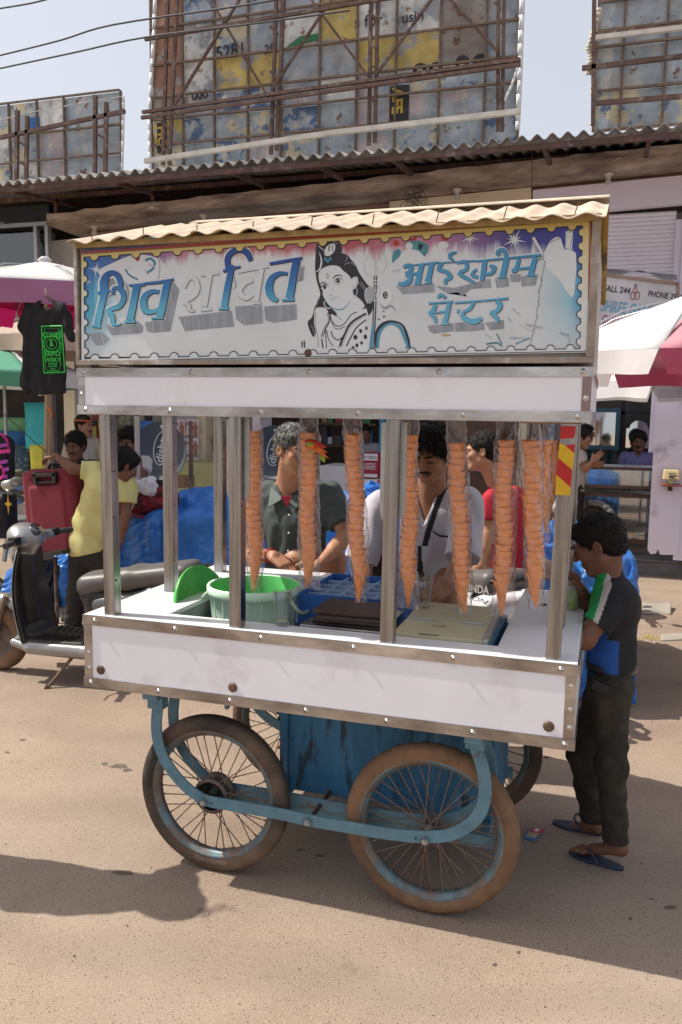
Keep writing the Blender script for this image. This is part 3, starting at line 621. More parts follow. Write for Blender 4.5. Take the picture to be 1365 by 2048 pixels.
for pts, wd, m in (([(850, 560), (870, 582)], 12, 'gry'), ([(875, 520), (915, 552)], 8, 'gry'), ([(800, 640), (825, 690)], 10, 'teal'), ([(750, 690), (800, 684), (826, 700)], 14, 'teal'), ([(940, 596), (1020, 612)], 18, 'gry'), ([(860, 660), (940, 662)], 14, 'gry'),
                   ([(890, 690), (960, 660)], 10, 'teal'), ([(1110, 640), (1150, 660), (1140, 690)], 16, 'lg'), ([(1100, 634), (1150, 648)], 4, 'teal'), ([(745, 640), (780, 665)], 6, 'lg'), ([(915, 600), (990, 640)], 5, 'gry'), ([(1060, 486), (1110, 490)], 2, 'gry')):
    pr.rib(pts, wd*.6, 'lg' if m == 'gry' else m)
pr.disc((557, 647), 24, 'tan', ry=6); pr.disc((1218, 530), 8, 'gry', ry=12)
obj('printed_ice_cream', pr.mb, PM, sign)
# ---- the portrait
pr = Print(zh, YS-.0003)
pr.poly([(165, 700), (175, 580), (230, 520), (330, 510), (410, 545), (440, 600), (450, 660), (500, 680), (540, 730), (590, 790), (620, 860), (700, 980), (760, 1050), (780, 1200), (720, 1320), (600, 1300), (400, 1380), (300, 1320), (220, 1350), (170, 1500), (140, 1540), (95, 1450), (85, 1380), (130, 1330), (160, 1220), (215, 1100), (185, 980), (170, 900), (160, 800)], 'blk', 2)
pr.poly([(205, 960), (200, 870), (240, 820), (330, 790), (410, 800), (450, 840), (500, 880), (540, 930), (560, 1000), (555, 1080), (640, 1150), (680, 1220), (600, 1290), (470, 1330), (400, 1340), (375, 1280), (300, 1200), (245, 1110), (240, 1040)], 'skin', 2)
pr.poly([(160, 1260), (210, 1230), (270, 1240), (300, 1280), (320, 1330), (300, 1420), (240, 1480), (230, 1560), (260, 1670), (160, 1670), (170, 1500), (150, 1400)], 'skin', 2)
pr.poly([(330, 1300), (420, 1340), (600, 1290), (700, 1240), (720, 1400), (680, 1500), (560, 1670), (250, 1670), (240, 1560), (300, 1400)], 'skin', 1)
for pts, wd in (([(300, 1280), (340, 1380), (400, 1430), (470, 1400), (540, 1310), (600, 1280)], 10), ([(320, 1310), (350, 1420), (400, 1460), (480, 1430)], 8), ([(330, 1480), (350, 1540), (400, 1575), (440, 1550)], 12), ([(285, 1470), (300, 1560), (350, 1640)], 9),
                ([(430, 1640), (470, 1540), (540, 1400), (700, 1300)], 34), ([(490, 1640), (540, 1540), (600, 1440), (700, 1360)], 14), ([(300, 1290), (310, 1370), (270, 1440), (235, 1540)], 26), ([(170, 1280), (160, 1400), (190, 1540), (195, 1650)], 5), ([(230, 1560), (245, 1660)], 14), ([(270, 1460), (280, 1660)], 10), ([(410, 1660), (440, 1560), (500, 1450)], 8)):
    pr.rib(pts, wd, 'blk')
for pts, wd in (([(440, 1640), (480, 1540), (550, 1410), (700, 1312)], 16), ([(302, 1300), (306, 1370), (264, 1440), (240, 1540)], 10)): pr.rib(pts, wd, 'lg')
for (x, y, a, b) in ((585, 1545, 22, 26), (640, 1480, 16, 22), (690, 1540, 18, 26), (600, 1630, 16, 22), (650, 1605, 14, 18), (700, 1450, 12, 20), (560, 1650, 14, 12), (830, 1355, 12, 8), (880, 1275, 12, 6), (885, 1328, 14, 8)): pr.disc((x, y), a, 'blk', ry=b)
# hair locks and bun highlights
for pts in ([(430, 660), (480, 650), (500, 700), (480, 750)], [(470, 780), (540, 760), (590, 800)], [(250, 560), (330, 540), (400, 560)], [(600, 950), (660, 1020), (720, 1100)], [(640, 960), (700, 1040)], [(120, 1420), (150, 1480), (160, 1530)], [(190, 1120), (180, 1200), (150, 1290)], [(600, 1120), (660, 1180), (690, 1230)]): pr.rib(pts, 5, 'lg')
pr.rib([(205, 650), (228, 740), (210, 830), (165, 860)], [4, 16, 16, 3], 'white'); pr.rib([(195, 585), (265, 640)], 7, 'white', 0)
pr.poly([(270, 610), (310, 570), (370, 565), (365, 640), (310, 690), (260, 680)], 'white', 1); pr.rib([(310, 580), (305, 640)], 12, 'blk'); pr.rib([(340, 580), (345, 640)], 8, 'blk')
for c in ((270, 725), (295, 745), (320, 720)): pr.disc(c, 12, 'cy', ry=22)
# face
pr.rib([(218, 990), (230, 975), (260, 972), (285, 988)], [4, 12, 12, 4], 'blk'); pr.rib([(345, 935), (370, 905), (410, 892), (455, 905)], [5, 13, 12, 4], 'blk')
pr.poly([(222, 1030), (240, 1000), (280, 990), (302, 1010), (290, 1035), (250, 1048)], 'white', 1); pr.rib([(222, 1030), (245, 1000), (280, 990), (302, 1012)], [4, 9, 9, 5], 'blk'); pr.disc((262, 1018), 19, 'blk', ry=22); pr.disc((258, 1012), 4, 'white')
pr.poly([(365, 975), (380, 935), (420, 925), (450, 945), (430, 970), (390, 985)], 'white', 1); pr.rib([(360, 975), (380, 938), (420, 922), (455, 945)], [4, 9, 9, 5], 'blk'); pr.disc((402, 953), 20, 'blk', ry=24); pr.disc((398, 946), 4, 'white')
pr.rib([(370, 985), (400, 988), (440, 968)], 3, 'blk')
pr.rib([(292, 868), (282, 895), (296, 930), (300, 895), (290, 868)], 4, 'blk'); pr.rib([(308, 1098), (326, 1106), (345, 1100)], 5, 'gry'); pr.rib([(310, 1138), (345, 1140), (385, 1128), (408, 1108)], [3, 5, 5, 3], 'gry'); pr.rib([(330, 1160), (360, 1158)], 4, 'lg'); pr.rib([(350, 1000), (330, 1060), (312, 1090)], 2.5, 'lg')
pr.rib([(245, 1110), (290, 1190), (350, 1240), (430, 1255), (490, 1220), (530, 1160)], [3, 4, 8, 12, 8, 3], 'cy'); pr.rib([(375, 1270), (400, 1330), (440, 1360)], 7, 'cy')
pr.poly([(545, 930), (600, 910), (615, 950), (600, 1010), (565, 1040)], 'skin', 1); pr.rib([(560, 940), (600, 925), (595, 990), (570, 1020)], 5, 'gry'); pr.rib([(570, 1010), (555, 1060), (575, 1110), (600, 1090), (602, 1030)], 9, 'gry'); pr.rib([(570, 1010), (555, 1060), (575, 1110), (600, 1090), (602, 1030)], 4, 'white')
pr.rib([(262, 1165), (258, 1205), (290, 1240), (325, 1235)], 12, 'white'); pr.rib([(262, 1165), (258, 1205), (290, 1240), (325, 1235)], 3, 'gry')
# trident, drum, shoulder
pr.rib([(738, 570), (725, 680), (680, 760), (690, 870), (770, 905)], 4, 'lg'); pr.rib([(880, 590), (885, 680), (915, 760), (890, 850), (830, 860)], 4, 'lg'); pr.rib([(820, 545), (790, 600), (770, 690), (790, 720), (795, 900)], 4, 'lg'); pr.rib([(820, 545), (840, 620), (836, 700), (812, 740), (812, 900)], 4, 'lg')
pr.rib([(796, 900), (786, 1280), (765, 1670)], 34, 'blk', 0); pr.rib([(796, 900), (786, 1280), (765, 1670)], 12, 'lg', 0)
for y in (950, 985, 1050, 1160): pr.rib([(775, y), (818, y)], 8, 'white', 0)
pr.poly([(780, 1020), (700, 1030), (680, 1100), (710, 1190), (775, 1160)], 'gry', 1)
for i in range(6): pr.rib([(775, 1030+i*22), (688, 1050+i*22)], 4, 'white', 0)
pr.rib([(780, 1020), (715, 1025), (682, 1100), (712, 1190)], 6, 'white')
pr.disc((890, 1110), 88, 'white', ry=110); pr.rib([(840, 1180), (890, 1240), (960, 1215), (1010, 1275)], [4, 22, 18, 3], 'gry'); pr.rib([(830, 1020), (845, 1060), (825, 1130)], 6, 'gry'); pr.disc((898, 1102), 26, 'blk', ry=40); pr.rib([(885, 1085), (905, 1082), (895, 1100), (908, 1115), (888, 1122)], 5, 'white')
pr.rib([(810, 1660), (820, 1520), (880, 1430), (970, 1400), (1060, 1450), (1110, 1560), (1135, 1660)], [40, 50, 34, 26, 34, 46, 50], 'cy'); pr.rib([(800, 1660), (805, 1500), (870, 1410), (970, 1378), (1080, 1420), (1135, 1550), (1158, 1660)], [14, 26, 34, 22, 20, 26, 16], 'blk')
pr.poly([(850, 1670), (855, 1530), (900, 1450), (970, 1422), (1040, 1460), (1090, 1570), (1105, 1670)], 'white', 1)
pr.rib([(770, 1400), (760, 1520), (745, 1660)], [20, 30, 30], 'cy')
for x in (20, 45): pr.poly([(x, 1655), (x-3, 1600), (x+6, 1575), (x+12, 1600), (x+10, 1655)], 'blk')
obj('printed_portrait', pr.mb, PM, sign)
# ---- stamp border, in pixels of the photo
pr = Print(ident, YS-.0018)
TL, TR, BR, BL = (168, 514), (1166, 451), (1161, 697), (170, 717)
oTL, oTR, oBR, oBL = (163, 505), (1183, 436), (1180, 704), (163, 725)
lerp2 = lambda a, b, t: (a[0]+(b[0]-a[0])*t, a[1]+(b[1]-a[1])*t)
def strip(a, b, c, d, m='band', n=12):
    for i in range(1): pr.poly([a, b, c, d], m)
strip(oTL, oTR, TR, TL); strip(BL, BR, oBR, oBL); strip(oTL, TL, BL, oBL); strip(TR, oTR, oBR, BR)
def edge(a, b, n, nrm, r):
    dx, dy = b[0]-a[0], b[1]-a[1]; ln = math.hypot(dx, dy); ux, uy = dx/ln, dy/ln; ang = math.degrees(math.atan2(uy, ux)); side_ = 1 if (ux*nrm[1]-uy*nrm[0]) > 0 else -1
    path = [a]
    for i in range(n):
        c = lerp2(a, b, (i+.5)/n); arc = [(c[0]+r*math.cos(R(ang+180-side_*-180*q/8*1)), c[1]+r*math.sin(R(ang+180+side_*180*q/8))) if False else (c[0]-ux*r*math.cos(math.pi*q/8)+nrm[0]*r*math.sin(math.pi*q/8), c[1]-uy*r*math.cos(math.pi*q/8)+nrm[1]*r*math.sin(math.pi*q/8)) for q in range(9)]
        pr.poly([(p[0]-nrm[0]*1.0, p[1]-nrm[1]*1.0) for p in arc], 'band'); path += arc
    path.append(b); pr.rib(path, 1.9, 'blk', 0)
edge(TL, TR, 24, (.0, 1), 8.5); edge(BL, BR, 25, (0, -1), 8.5); edge(TL, BL, 7, (1, 0), 7); edge(TR, BR, 9, (-1, 0), 8)
pr.rib([(163, 505), (1180, 437)], 4, 'red', 0); pr.rib([(163, 508), (1181, 440)], 1.2, 'blk', 0)
pr.rib([(1180, 438), (1177, 704)], 1.5, 'blk', 0); pr.rib([(166, 722), (1177, 702)], 1.5, 'blk', 0); pr.rib([(1181, 437), (1178, 600)], 3, 'red', 0)
obj('stamp_border', pr.mb, PM, sign)
# =================================================================== cart roof, chest, running gear
rsheet = mat('dusty_roof_sheet', (.52, .42, .33), .85, v=.2, s=8, c2=(.60, .48, .34), s2=6, t2=.55, w2=.1, b=.3, bs=60)
rund = mat('yellow_roof_underside', (.42, .30, .09), .6, v=.3, s=14, c2=(.2, .13, .06), s2=10, t2=.6)
X0r, X1r = .008, 1.684
def corr(x, amp=.0064, wl=.089): return amp*math.sin(2*math.pi*(x-X0r)/wl)
def roof(y0, z0, y1, z1, nm, lab, th=.003, seed=1):
    rg = random.Random(seed); jit = [rg.uniform(-.012, .012) for _ in range(60)]
    mb = MB(); N = 200; M_ = 8
    f = lambda u, v, dz: (X0r+(X1r-X0r)*u, y0+(y1-y0)*v+(jit[int(u*30)] if v == 0 else 0)*.6, z0+(z1-z0)*v+corr(X0r+(X1r-X0r)*u)+.006*math.sin(u*5)+dz)
    mb.grid(lambda u, v: f(u, v, th), N, M_, 0, flip=(y1 < y0)); mb.grid(lambda u, v: f(u, v, 0), N, M_, 1, flip=(y1 > y0))
    for v in (0, 1):
        a = [f(i/N, v, 0) for i in range(N+1)]; b = [f(i/N, v, th) for i in range(N+1)]; mb.add(a+b, [(i, i+1, N+2+i, N+1+i) for i in range(N)], 0)
    for u in (0, 1):
        a = [f(u, i/M_, 0) for i in range(M_+1)]; b = [f(u, i/M_, th) for i in range(M_+1)]; mb.add(a+b, [(i, i+1, M_+2+i, M_+1+i) for i in range(M_)], 0)
    return obj(nm, mb, [rsheet, rund], cart, lab)
roof(-.055, 2.186, .5, 2.350, 'roof_sheet', 'front corrugated sheet'); roof(1.12, 2.105, .505, 2.353, 'roof_sheet', 'rear corrugated sheet', seed=2)
obj('ridge_cap', MB().prism([(X0r+.18, .44, 2.348), (X0r+.18, .5, 2.368), (X0r+.18, .56, 2.350), (X0r+.18, .56, 2.346), (X0r+.18, .5, 2.364), (X0r+.18, .44, 2.344)], (X1r-X0r-.18, 0, 0)), rsheet, cart)
obj('eave_filler', MB().box((.01, -.025, 2.175), (W_-.004, -.018, 2.192)), mat('yellow_filler', (.34, .25, .11), .8, v=.35, s=26), cart)
nb = MB()
for i in range(9): x = .08+i*.19; nb.cyl((x, -.02, 2.19), (x+.012, -.04, 2.222), .0018, n=6)
obj('roof_nail', nb, rust, cart)
obj('gable_board', MB().prism([(W_-.03, .0, 2.196), (W_-.03, .98, 2.10), (W_-.03, 1.0, 2.12), (W_-.03, .5, 2.31), (W_-.03, .03, 2.196)], (.02, 0, 0)), mat('gable_red', (.35, .12, .06), .7, v=.3, s=10), cart)
obj('gable_board', MB().prism([(.005, .0, 2.196), (.005, .98, 2.10), (.005, 1.0, 2.12), (.005, .5, 2.31), (.005, .03, 2.196)], (.02, 0, 0)), woodf, cart)
# chest
cf = PX
CX0, CX1, CY0, CY1, CZ0, CZ1 = .628, 1.405, .30, .78, .262, .905
chest = obj('ice_chest', MB().box((CX0, CY0, CZ0), (CX1, CY1, ZB-.004)), bluep, cart, 'blue plywood ice chest under the base', bevel=.003)
obj('chest_cleat', MB().box((CX1-.12, CY0-.02, .40), (CX1-.05, CY0-.002, ZB-.004)), bluep, chest)
obj('chest_cleat', MB().box((CX0+.0, CY0-.016, CZ0+.02), (CX0+.03, CY0-.002, ZB-.006)), bluep, chest)
# running gear: bars and bent straps
XW1, XW2, RW = .456, 1.243, .288
def strap(y, nm='side_strap', seed=0, xl=0.):
    # bent flat iron from the base, round the wheel and along
    pts = [(.160, .668), (.152, .60), (.156, .52), (.175, .43), (.225, .355), (.30, .318), (.40, .300), (.55, .295), (.85, .290), (1.10, .288), (1.24, .276), (1.36, .262), (1.44, .30), (1.485, .37), (1.493, .46), (1.492, .56), (1.488, .668)]
    q = smooth2(pts, 3, False); mb = MB(); w2 = .021; t = .005; vs = []
    for i, (x, z) in enumerate(q):
        a = q[max(0, i-1)]; b = q[min(len(q)-1, i+1)]; dx, dz = b[0]-a[0], b[1]-a[1]; l = math.hypot(dx, dz); nx, nz = -dz/l, dx/l
        for s1, yy in ((-1, y-t), (1, y-t), (1, y+t), (-1, y+t)): vs.append((x+xl+nx*w2*s1, yy, z+nz*w2*s1))
    n_ = len(q); fs = [(i*4+j, i*4+(j+1) % 4, i*4+4+(j+1) % 4, i*4+4+j) for i in range(n_-1) for j in range(4)]+[(3, 2, 1, 0), tuple((n_-1)*4+j for j in range(4))]
    mb.add(vs, fs); return obj(nm, mb, bluei, cart, bevel=.0015)
YF = .075   # plane of the front strap
# measured strap path from the photograph on the plane of the strap
SP = [(316, 1412), (313, 1450), (318, 1490), (336, 1530), (366, 1568), (396, 1592), (420, 1603), (470, 1612), (560, 1628), (620, 1641), (700, 1655), (780, 1668), (850, 1674), (905, 1668), (950, 1640), (970, 1598), (968, 1545), (952, 1492)]
def strap2(y, dx=0., nm='side_strap', lab=None):
    pts = [(P(a, b, YF).x+dx, P(a, b, YF).z) for a, b in SP]; q = smooth2(pts, 3, False); mb = MB(); w2 = .0205; t = .0045; vs = []
    for i, (x, z) in enumerate(q):
        a = q[max(0, i-1)]; b = q[min(len(q)-1, i+1)]; ex, ez = b[0]-a[0], b[1]-a[1]; l = math.hypot(ex, ez); nx, nz = -ez/l, ex/l
        for s1, yy in ((-1, y-t), (1, y-t), (1, y+t), (-1, y+t)): vs.append((x+nx*w2*s1, yy, z+nz*w2*s1))
    n_ = len(q); fs = [(i*4+j, i*4+(j+1) % 4, i*4+4+(j+1) % 4, i*4+4+j) for i in range(n_-1) for j in range(4)]+[(3, 2, 1, 0), tuple((n_-1)*4+j for j in range(4))]
    mb.add(vs, fs); return obj(nm, mb, bluei, cart, lab, bevel=.0015)
YW = .135; YW2 = .86
for y, dx in ((YF, 0), (YW+.06, .0), (YW2-.06, 0), (YW2+.06, 0)): strap2(y, dx)
SH = [P(410, 1603, YF), P(852, 1680, YF)]
def nut(c, r=.011, nm='axle_nut', ax=(0, -1, 0)):
    obj(nm, MB().lathe(c, [(r*1.6, 0), (r*1.6, .003)], 16, ax).lathe(c, [(r, .003), (r, .014), (.0001, .0142)], 6, ax, smooth=False).lathe(c, [(r*.5, .014), (r*.5, .022), (.0001, .0222)], 10, ax), galv if r > .01 else rust, cart)
for y in (YF-.005,):
    for s in SH: nut((s.x, y, s.z))
    c = P(618, 1642, YF); nut((c.x, y, c.z), .0115, 'strap_bolt')
obj('strap_hole', MB().lathe((P(425, 1606, YF).x, YF-.0048, P(425, 1606, YF).z), [(.004, 0), (.0001, .0003)], 10, (0, -1, 0)).lathe((P(832, 1676, YF).x, YF-.0048, P(832, 1676, YF).z), [(.004, 0), (.0001, .0003)], 10, (0, -1, 0)), blk, cart)
c = P(618, 1642, YF); obj('cross_rod', MB().cyl((c.x, YF, c.z), (c.x, YW2+.06, c.z), .008, n=10), rust, cart)
for s in SH:
    obj('axle', MB().cyl((s.x, YF-.005, s.z), (s.x, YW+.065, s.z), .008, n=10).cyl((s.x, YW2-.065, s.z), (s.x, YW2+.065, s.z), .008, n=10), rust, cart)
mb = MB()
for y in (YF, YW+.06, YW2-.06, YW2+.06):
    for a in (SP[0], SP[-1]):
        q = P(*a, YF); mb.box((q.x-.03, y-.02, q.z-.005), (q.x+.03, y+.02, ZB+.001))
        mb.cyl((q.x+.02, y-.012, q.z-.03), (q.x+.02, y-.012, q.z), .005, n=8)
q0, q1 = P(*SP[0], YF), P(*SP[-1], YF)
mb.box((q0.x-.028, .02, ZB-.03), (q0.x+.028, D_-.02, ZB-.001)).box((q1.x-.028, .02, ZB-.03), (q1.x+.028, D_-.02, ZB-.001))
mb.bar((.42, .5, ZB-.01), (.26, .6, .42), .016, .016)
obj('strap_bracket', mb, bluei, cart)
mb = MB()
for y in (YW+.075, YW2-.075): mb.box((CX0-.16, y-.006, .215), (CX1+.02, y+.006, .258))
mb.box((CX0, YW+.075, .232), (CX0+.03, YW2-.075, .26)).box((CX1-.03, YW+.075, .232), (CX1, YW2-.075, .26))
obj('chest_bearer', mb, bluei, cart)
def wheel(x, y, r, ty, drum, phase, lab, lean=0., n=36):
    c = V((x, y, r)); ax = V((0, 1, 0)); ang = lambda t, rr, dy=0: V((x+rr*math.cos(t), y+dy, r+rr*math.sin(t)))
    tw = .030; prof = []
    R_ = r
    pts = [(-.024, R_-.052), (-.029, R_-.038), (-.030, R_-.025), (-.026, R_-.010), (-.016, R_-.002), (0, R_), (.016, R_-.002), (.026, R_-.010), (.030, R_-.025), (.029, R_-.038), (.024, R_-.052)]
    N = 108; vs = []; ribbed = (ty is tyre1)
    for i in range(N):
        t = 2*math.pi*i/N
        for j, (dy, rr) in enumerate(pts):
            if ribbed: rr2 = rr-(.0025 if j in (2, 8) else 0)
            else: rr2 = rr-(.004 if (i % 3 == 0 and j in (3, 4, 6, 7)) else 0)-(.002 if (i % 3 == 1 and j == 3) else 0)
            vs.append((x+rr2*math.cos(t), y+dy, r+rr2*math.sin(t)))
    k = len(pts); fs = [(i*k+j, i*k+j+1, ((i+1) % N)*k+j+1, ((i+1) % N)*k+j) for i in range(N) for j in range(k-1)]
    wp = obj('wheel', MB().add(vs, fs, 0, True), ty, cart, lab)
    pr_ = [(-.024, R_-.050), (-.026, R_-.056), (-.021, R_-.060), (-.016, R_-.066), (-.008, R_-.074), (.008, R_-.074), (.016, R_-.066), (.021, R_-.060), (.026, R_-.056), (.024, R_-.050)]
    obj('rim', MB().lathe((x, y, r), [(b, a) for a, b in pr_], 72, (0, 1, 0)), rimm, wp)
    if drum:
        obj('hub', MB().lathe((x, y, r), [(.052, -.035), (.060, -.037), (.066, -.030), (.066, -.022), (.058, -.018), (.050, .0), (.058, .018), (.066, .022), (.066, .03), (.02, .034)], 32, (0, 1, 0)).lathe((x, y, r), [(.052, -.035), (.048, -.012), (.02, -.008), (.018, -.03), (.001, -.031)], 32, (0, 1, 0), mi=1), [mat('drum_iron', (.13, .10, .09), .5, .6, v=.3, s=20), blk], wp)
        hr = .062
    else:
        obj('hub', MB().lathe((x, y, r), [(.001, -.04), (.014, -.04), (.014, -.034), (.027, -.032), (.027, -.027), (.016, -.024), (.014, 0), (.016, .024), (.027, .027), (.027, .032), (.014, .04)], 20, (0, 1, 0)), mat('drum_iron', (.13, .10, .09), .5, .6, v=.3, s=20), wp)
        hr = .025
    rr = R_-.074
    for i in range(n):
        t = 2*math.pi*(i+.5)/n+phase; sd_ = -1 if i % 2 else 1; lean_ = (1 if (i//2) % 2 else -1)*(.55 if drum else .75)
        th = t+lean_*(1.0 if drum else 1.4)*.6
        a = ang(th, hr, sd_*(.026 if drum else .029)); b = ang(t, rr, sd_*.003)
        obj('spoke', MB().cyl(a, b, .0021, n=5).cyl(b+(a-b)*.055, b, .0034, n=6), spokem, wp)
    return wp
wheel(SH[0].x+.008, YW, RW, tyre1, True, .1, 'front left wheel with a smooth dark tyre and drum hub'); wheel(SH[1].x+.004, YW, .292, tyre2, False, .3, 'front right wheel with a dusty brown tyre')
wheel(SH[0].x+.03, YW2, RW, tyre1, True, .5, 'rear left wheel'); wheel(SH[1].x+.02, YW2, .292, tyre1, False, .2, 'rear right wheel')

# =================================================================== goods on the counter
def thin(name, tint, rough, mx_):
    M = bpy.data.materials.new(name); M.use_nodes = True; n = M.node_tree
    for q in list(n.nodes): n.nodes.remove(q)
    out = n.nodes.new('ShaderNodeOutputMaterial'); tr = n.nodes.new('ShaderNodeBsdfTransparent'); tr.inputs[0].default_value = (*tint, 1); gs = n.nodes.new('ShaderNodeBsdfGlossy'); gs.inputs['Roughness'].default_value = rough
    lw = n.nodes.new('ShaderNodeLayerWeight'); lw.inputs[0].default_value = .5; pw = n.nodes.new('ShaderNodeMath'); pw.operation = 'POWER'; pw.inputs[1].default_value = 2.6; n.links.new(lw.outputs['Facing'], pw.inputs[0]); rr_ = n.nodes.new('ShaderNodeMapRange'); rr_.inputs[3].default_value = .04; rr_.inputs[4].default_value = mx_; n.links.new(pw.outputs[0], rr_.inputs[0]); m2 = n.nodes.new('ShaderNodeMixShader'); n.links.new(rr_.outputs[0], m2.inputs[0]); n.links.new(tr.outputs[0], m2.inputs[1]); n.links.new(gs.outputs[0], m2.inputs[2]); n.links.new(m2.outputs[0], out.inputs[0]); return M
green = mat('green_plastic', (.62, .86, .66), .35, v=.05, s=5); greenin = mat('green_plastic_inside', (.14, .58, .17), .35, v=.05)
lid_m = mat('green_lid', (.07, .40, .07), .3, v=.08, s=7)
bc = P(509, 1168, .43); BR_ = .172; bz = bc.z; bx, by = bc.x, bc.y
buc = thing('bucket', 'pale green open plastic tub with loop handles at the left of the counter', 'bucket', (bx, by, ZB+.02))
obj('tub_body', MB().lathe((bx, by, 0), [(.001, ZB+.022), (.148, ZB+.022), (.152, ZB+.03), (.160, bz-.11), (.163, bz-.10), (.168, bz-.035), (.177, bz-.033), (.180, bz-.02), (.180, bz-.002), (.176, bz+.003), (.168, bz)], 48), green, buc)
obj('tub_inside', MB().lathe((bx, by, 0), [(.168, bz), (.161, bz-.03), (.153, bz-.12), (.143, ZB+.034), (.001, ZB+.034)], 48), greenin, buc)
rb = MB()
for i in range(10): t = R(196+i*18); rb.bar((bx+.168*math.cos(t), by+.168*math.sin(t), bz-.04), (bx+.158*math.cos(t), by+.158*math.sin(t), bz-.16), .003, .003)
obj('tub_rib', rb, green, buc)
for sg in (-1, 1):
    hx = bx+sg*.158; zz = bz-.045
    pts = [(hx, by-.05, zz+.02), (hx+sg*.02, by-.062, zz), (hx+sg*.05, by-.055, zz-.035), (hx+sg*.058, by, zz-.045), (hx+sg*.05, by+.05, zz-.035), (hx+sg*.02, by+.055, zz), (hx, by+.045, zz+.02)]
    obj('handle', MB().tube(smooth2(pts, 3, False), .0065, 8), mat('handle_plastic', (.5, .62, .45), .4), buc)
# lid leaning behind the tub
lc = P(400, 1185, .60)
lt = thing('tub_lid', 'round bright green plastic lid standing on edge behind the tub', 'lid', (lc.x, lc.y, ZT)); 
lax = V((-.95, .10, -.28)).normalized()
lc = P(408, 1222, .43)
obj('lid_disc', MB().lathe(lc, [(.001, -.004), (.05, -.004), (.052, -.008), (.11, -.008), (.113, -.003), (.168, -.003), (.176, .010), (.182, .010), (.182, .0), (.176, -.010), (.165, -.014), (.001, -.014)], 48, -lax), [lid_m], lt)
# glasses
gl = thin('clear_glass', (.97, .985, .98), .05, .75); glw = mat('glass_dregs', (.55, .6, .42), .3, trans=.5, v=0)
def tumbler(c, h, r, label, group='glass tumblers', fill=None, fh=.02):
    t = thing('glass_tumbler', label, 'glass', c, group); c = V(c)
    obj('glass_wall', MB().lathe(c, [(.001, .001), (r*.76, .001), (r*.80, .012), (r, h), (r*.93, h+.001), (r*.74, .013), (.001, .012)], 28), gl, t)
    if fill: obj('drink', MB().lathe(c, [(.001, .0135), (r*.70, .0135), (r*.72+(r*.2)*fh/h, fh), (.001, fh)], 24), fill, t)
    return t
g = P(565, 1259, .10); tumbler((g.x, .10, ZT+.001), .118, .031, 'tall glass tumbler with a few dregs standing on the front counter strip', fill=glw, fh=.022)
# boards on the steel-framed hatch
dw = mat('dark_wet_wood', (.055, .032, .026), .5, v=.4, s=16, st=(.3, 3, 3), c2=(.14, .085, .06), s2=8, t2=.6, b=.3, bs=40)
hz = ZT+.004
hb = thing('steel_hatch', 'stainless framed hatch under dark wooden boards in the middle of the counter', 'hatch', (.92, .30, ZB+.02))
A = [(.765, .118), (1.05, .118), (1.05, .43), (.79, .43)]
obj('hatch_frame', MB().prism([(x, y, hz-.028) for x, y in A], (0, 0, .03)), steel, hb)
obj('hatch_box', MB().box((.79, .14, ZB+.021), (1.04, .42, hz-.029)), galv, hb)
for i, (dx, dy, dz, a) in enumerate(((0, -.03, 0, .0), (.012, -.038, .012, .05), (-.004, -.02, .024, -.03))):
    o = thing('wooden_board', ['bottom dark wet board of the stack on the steel hatch', 'middle dark wet board of the stack on the steel hatch', 'topmost dark wet board of the stack on the steel hatch'][i], 'board', (.91+dx, .30+dy, hz+.0025+dz), 'dark boards on the hatch')
    mb = MB().cbox((.91+dx, .30+dy, hz+.0085+dz), (.245, .20, .011), Matrix.Rotation(a+.03, 3, 'Z')); obj('plank', mb, dw, o, bevel=.002)
# cream lids
crm = mat('cream_board', (.50, .46, .30), .5, v=.12, s=6, c2=(.20, .13, .07), s2=9, t2=.68, w2=.05)
hl = thing('cool_box_hatch', 'cream painted folding hatch boards with hinges and steel edge above the blue chest', 'hatch', (1.24, .36, ZB+.02))
rz = Matrix.Rotation(.04, 3, 'Z')
obj('hatch_box', MB().box((1.10, .15, ZB+.021), (1.40, .60, hz-.022)), bluep, hl)
obj('hatch_board', MB().prism([(1.085, .122, hz-.013), (1.375, .122, hz-.013), (1.372, .30, hz-.010), (1.088, .30, hz-.010)], (0, 0, .018)), crm, hl, 'front board', bevel=.002)
obj('hatch_board', MB().prism([(1.088, .305, hz-.010), (1.372, .305, hz-.010), (1.365, .52, hz+.004), (1.092, .52, hz+.004)], (0, 0, .018)), crm, hl, 'rear board', bevel=.002)
obj('board_notch', MB().box((1.17, .123, hz+.0052), (1.235, .131, hz+.0062)), dw, hl)
for x in (1.11, 1.28): obj('hinge', MB().box((x, .292, hz+.004), (x+.075, .312, hz+.0105)).cyl((x, .302, hz+.012), (x+.075, .302, hz+.012), .0045, n=8), galv, hl)
obj('hatch_edge', MB().prism([(1.376, .12, hz-.03), (1.392, .12, hz-.03), (1.385, .54, hz-.02), (1.368, .54, hz-.02)], (0, 0, .04)), galv, hl)
g = P(848, 1226, .44); tumbler((g.x, g.y, hz+.021), .118, .031, 'empty glass tumbler held by the vendor on the cream hatch')
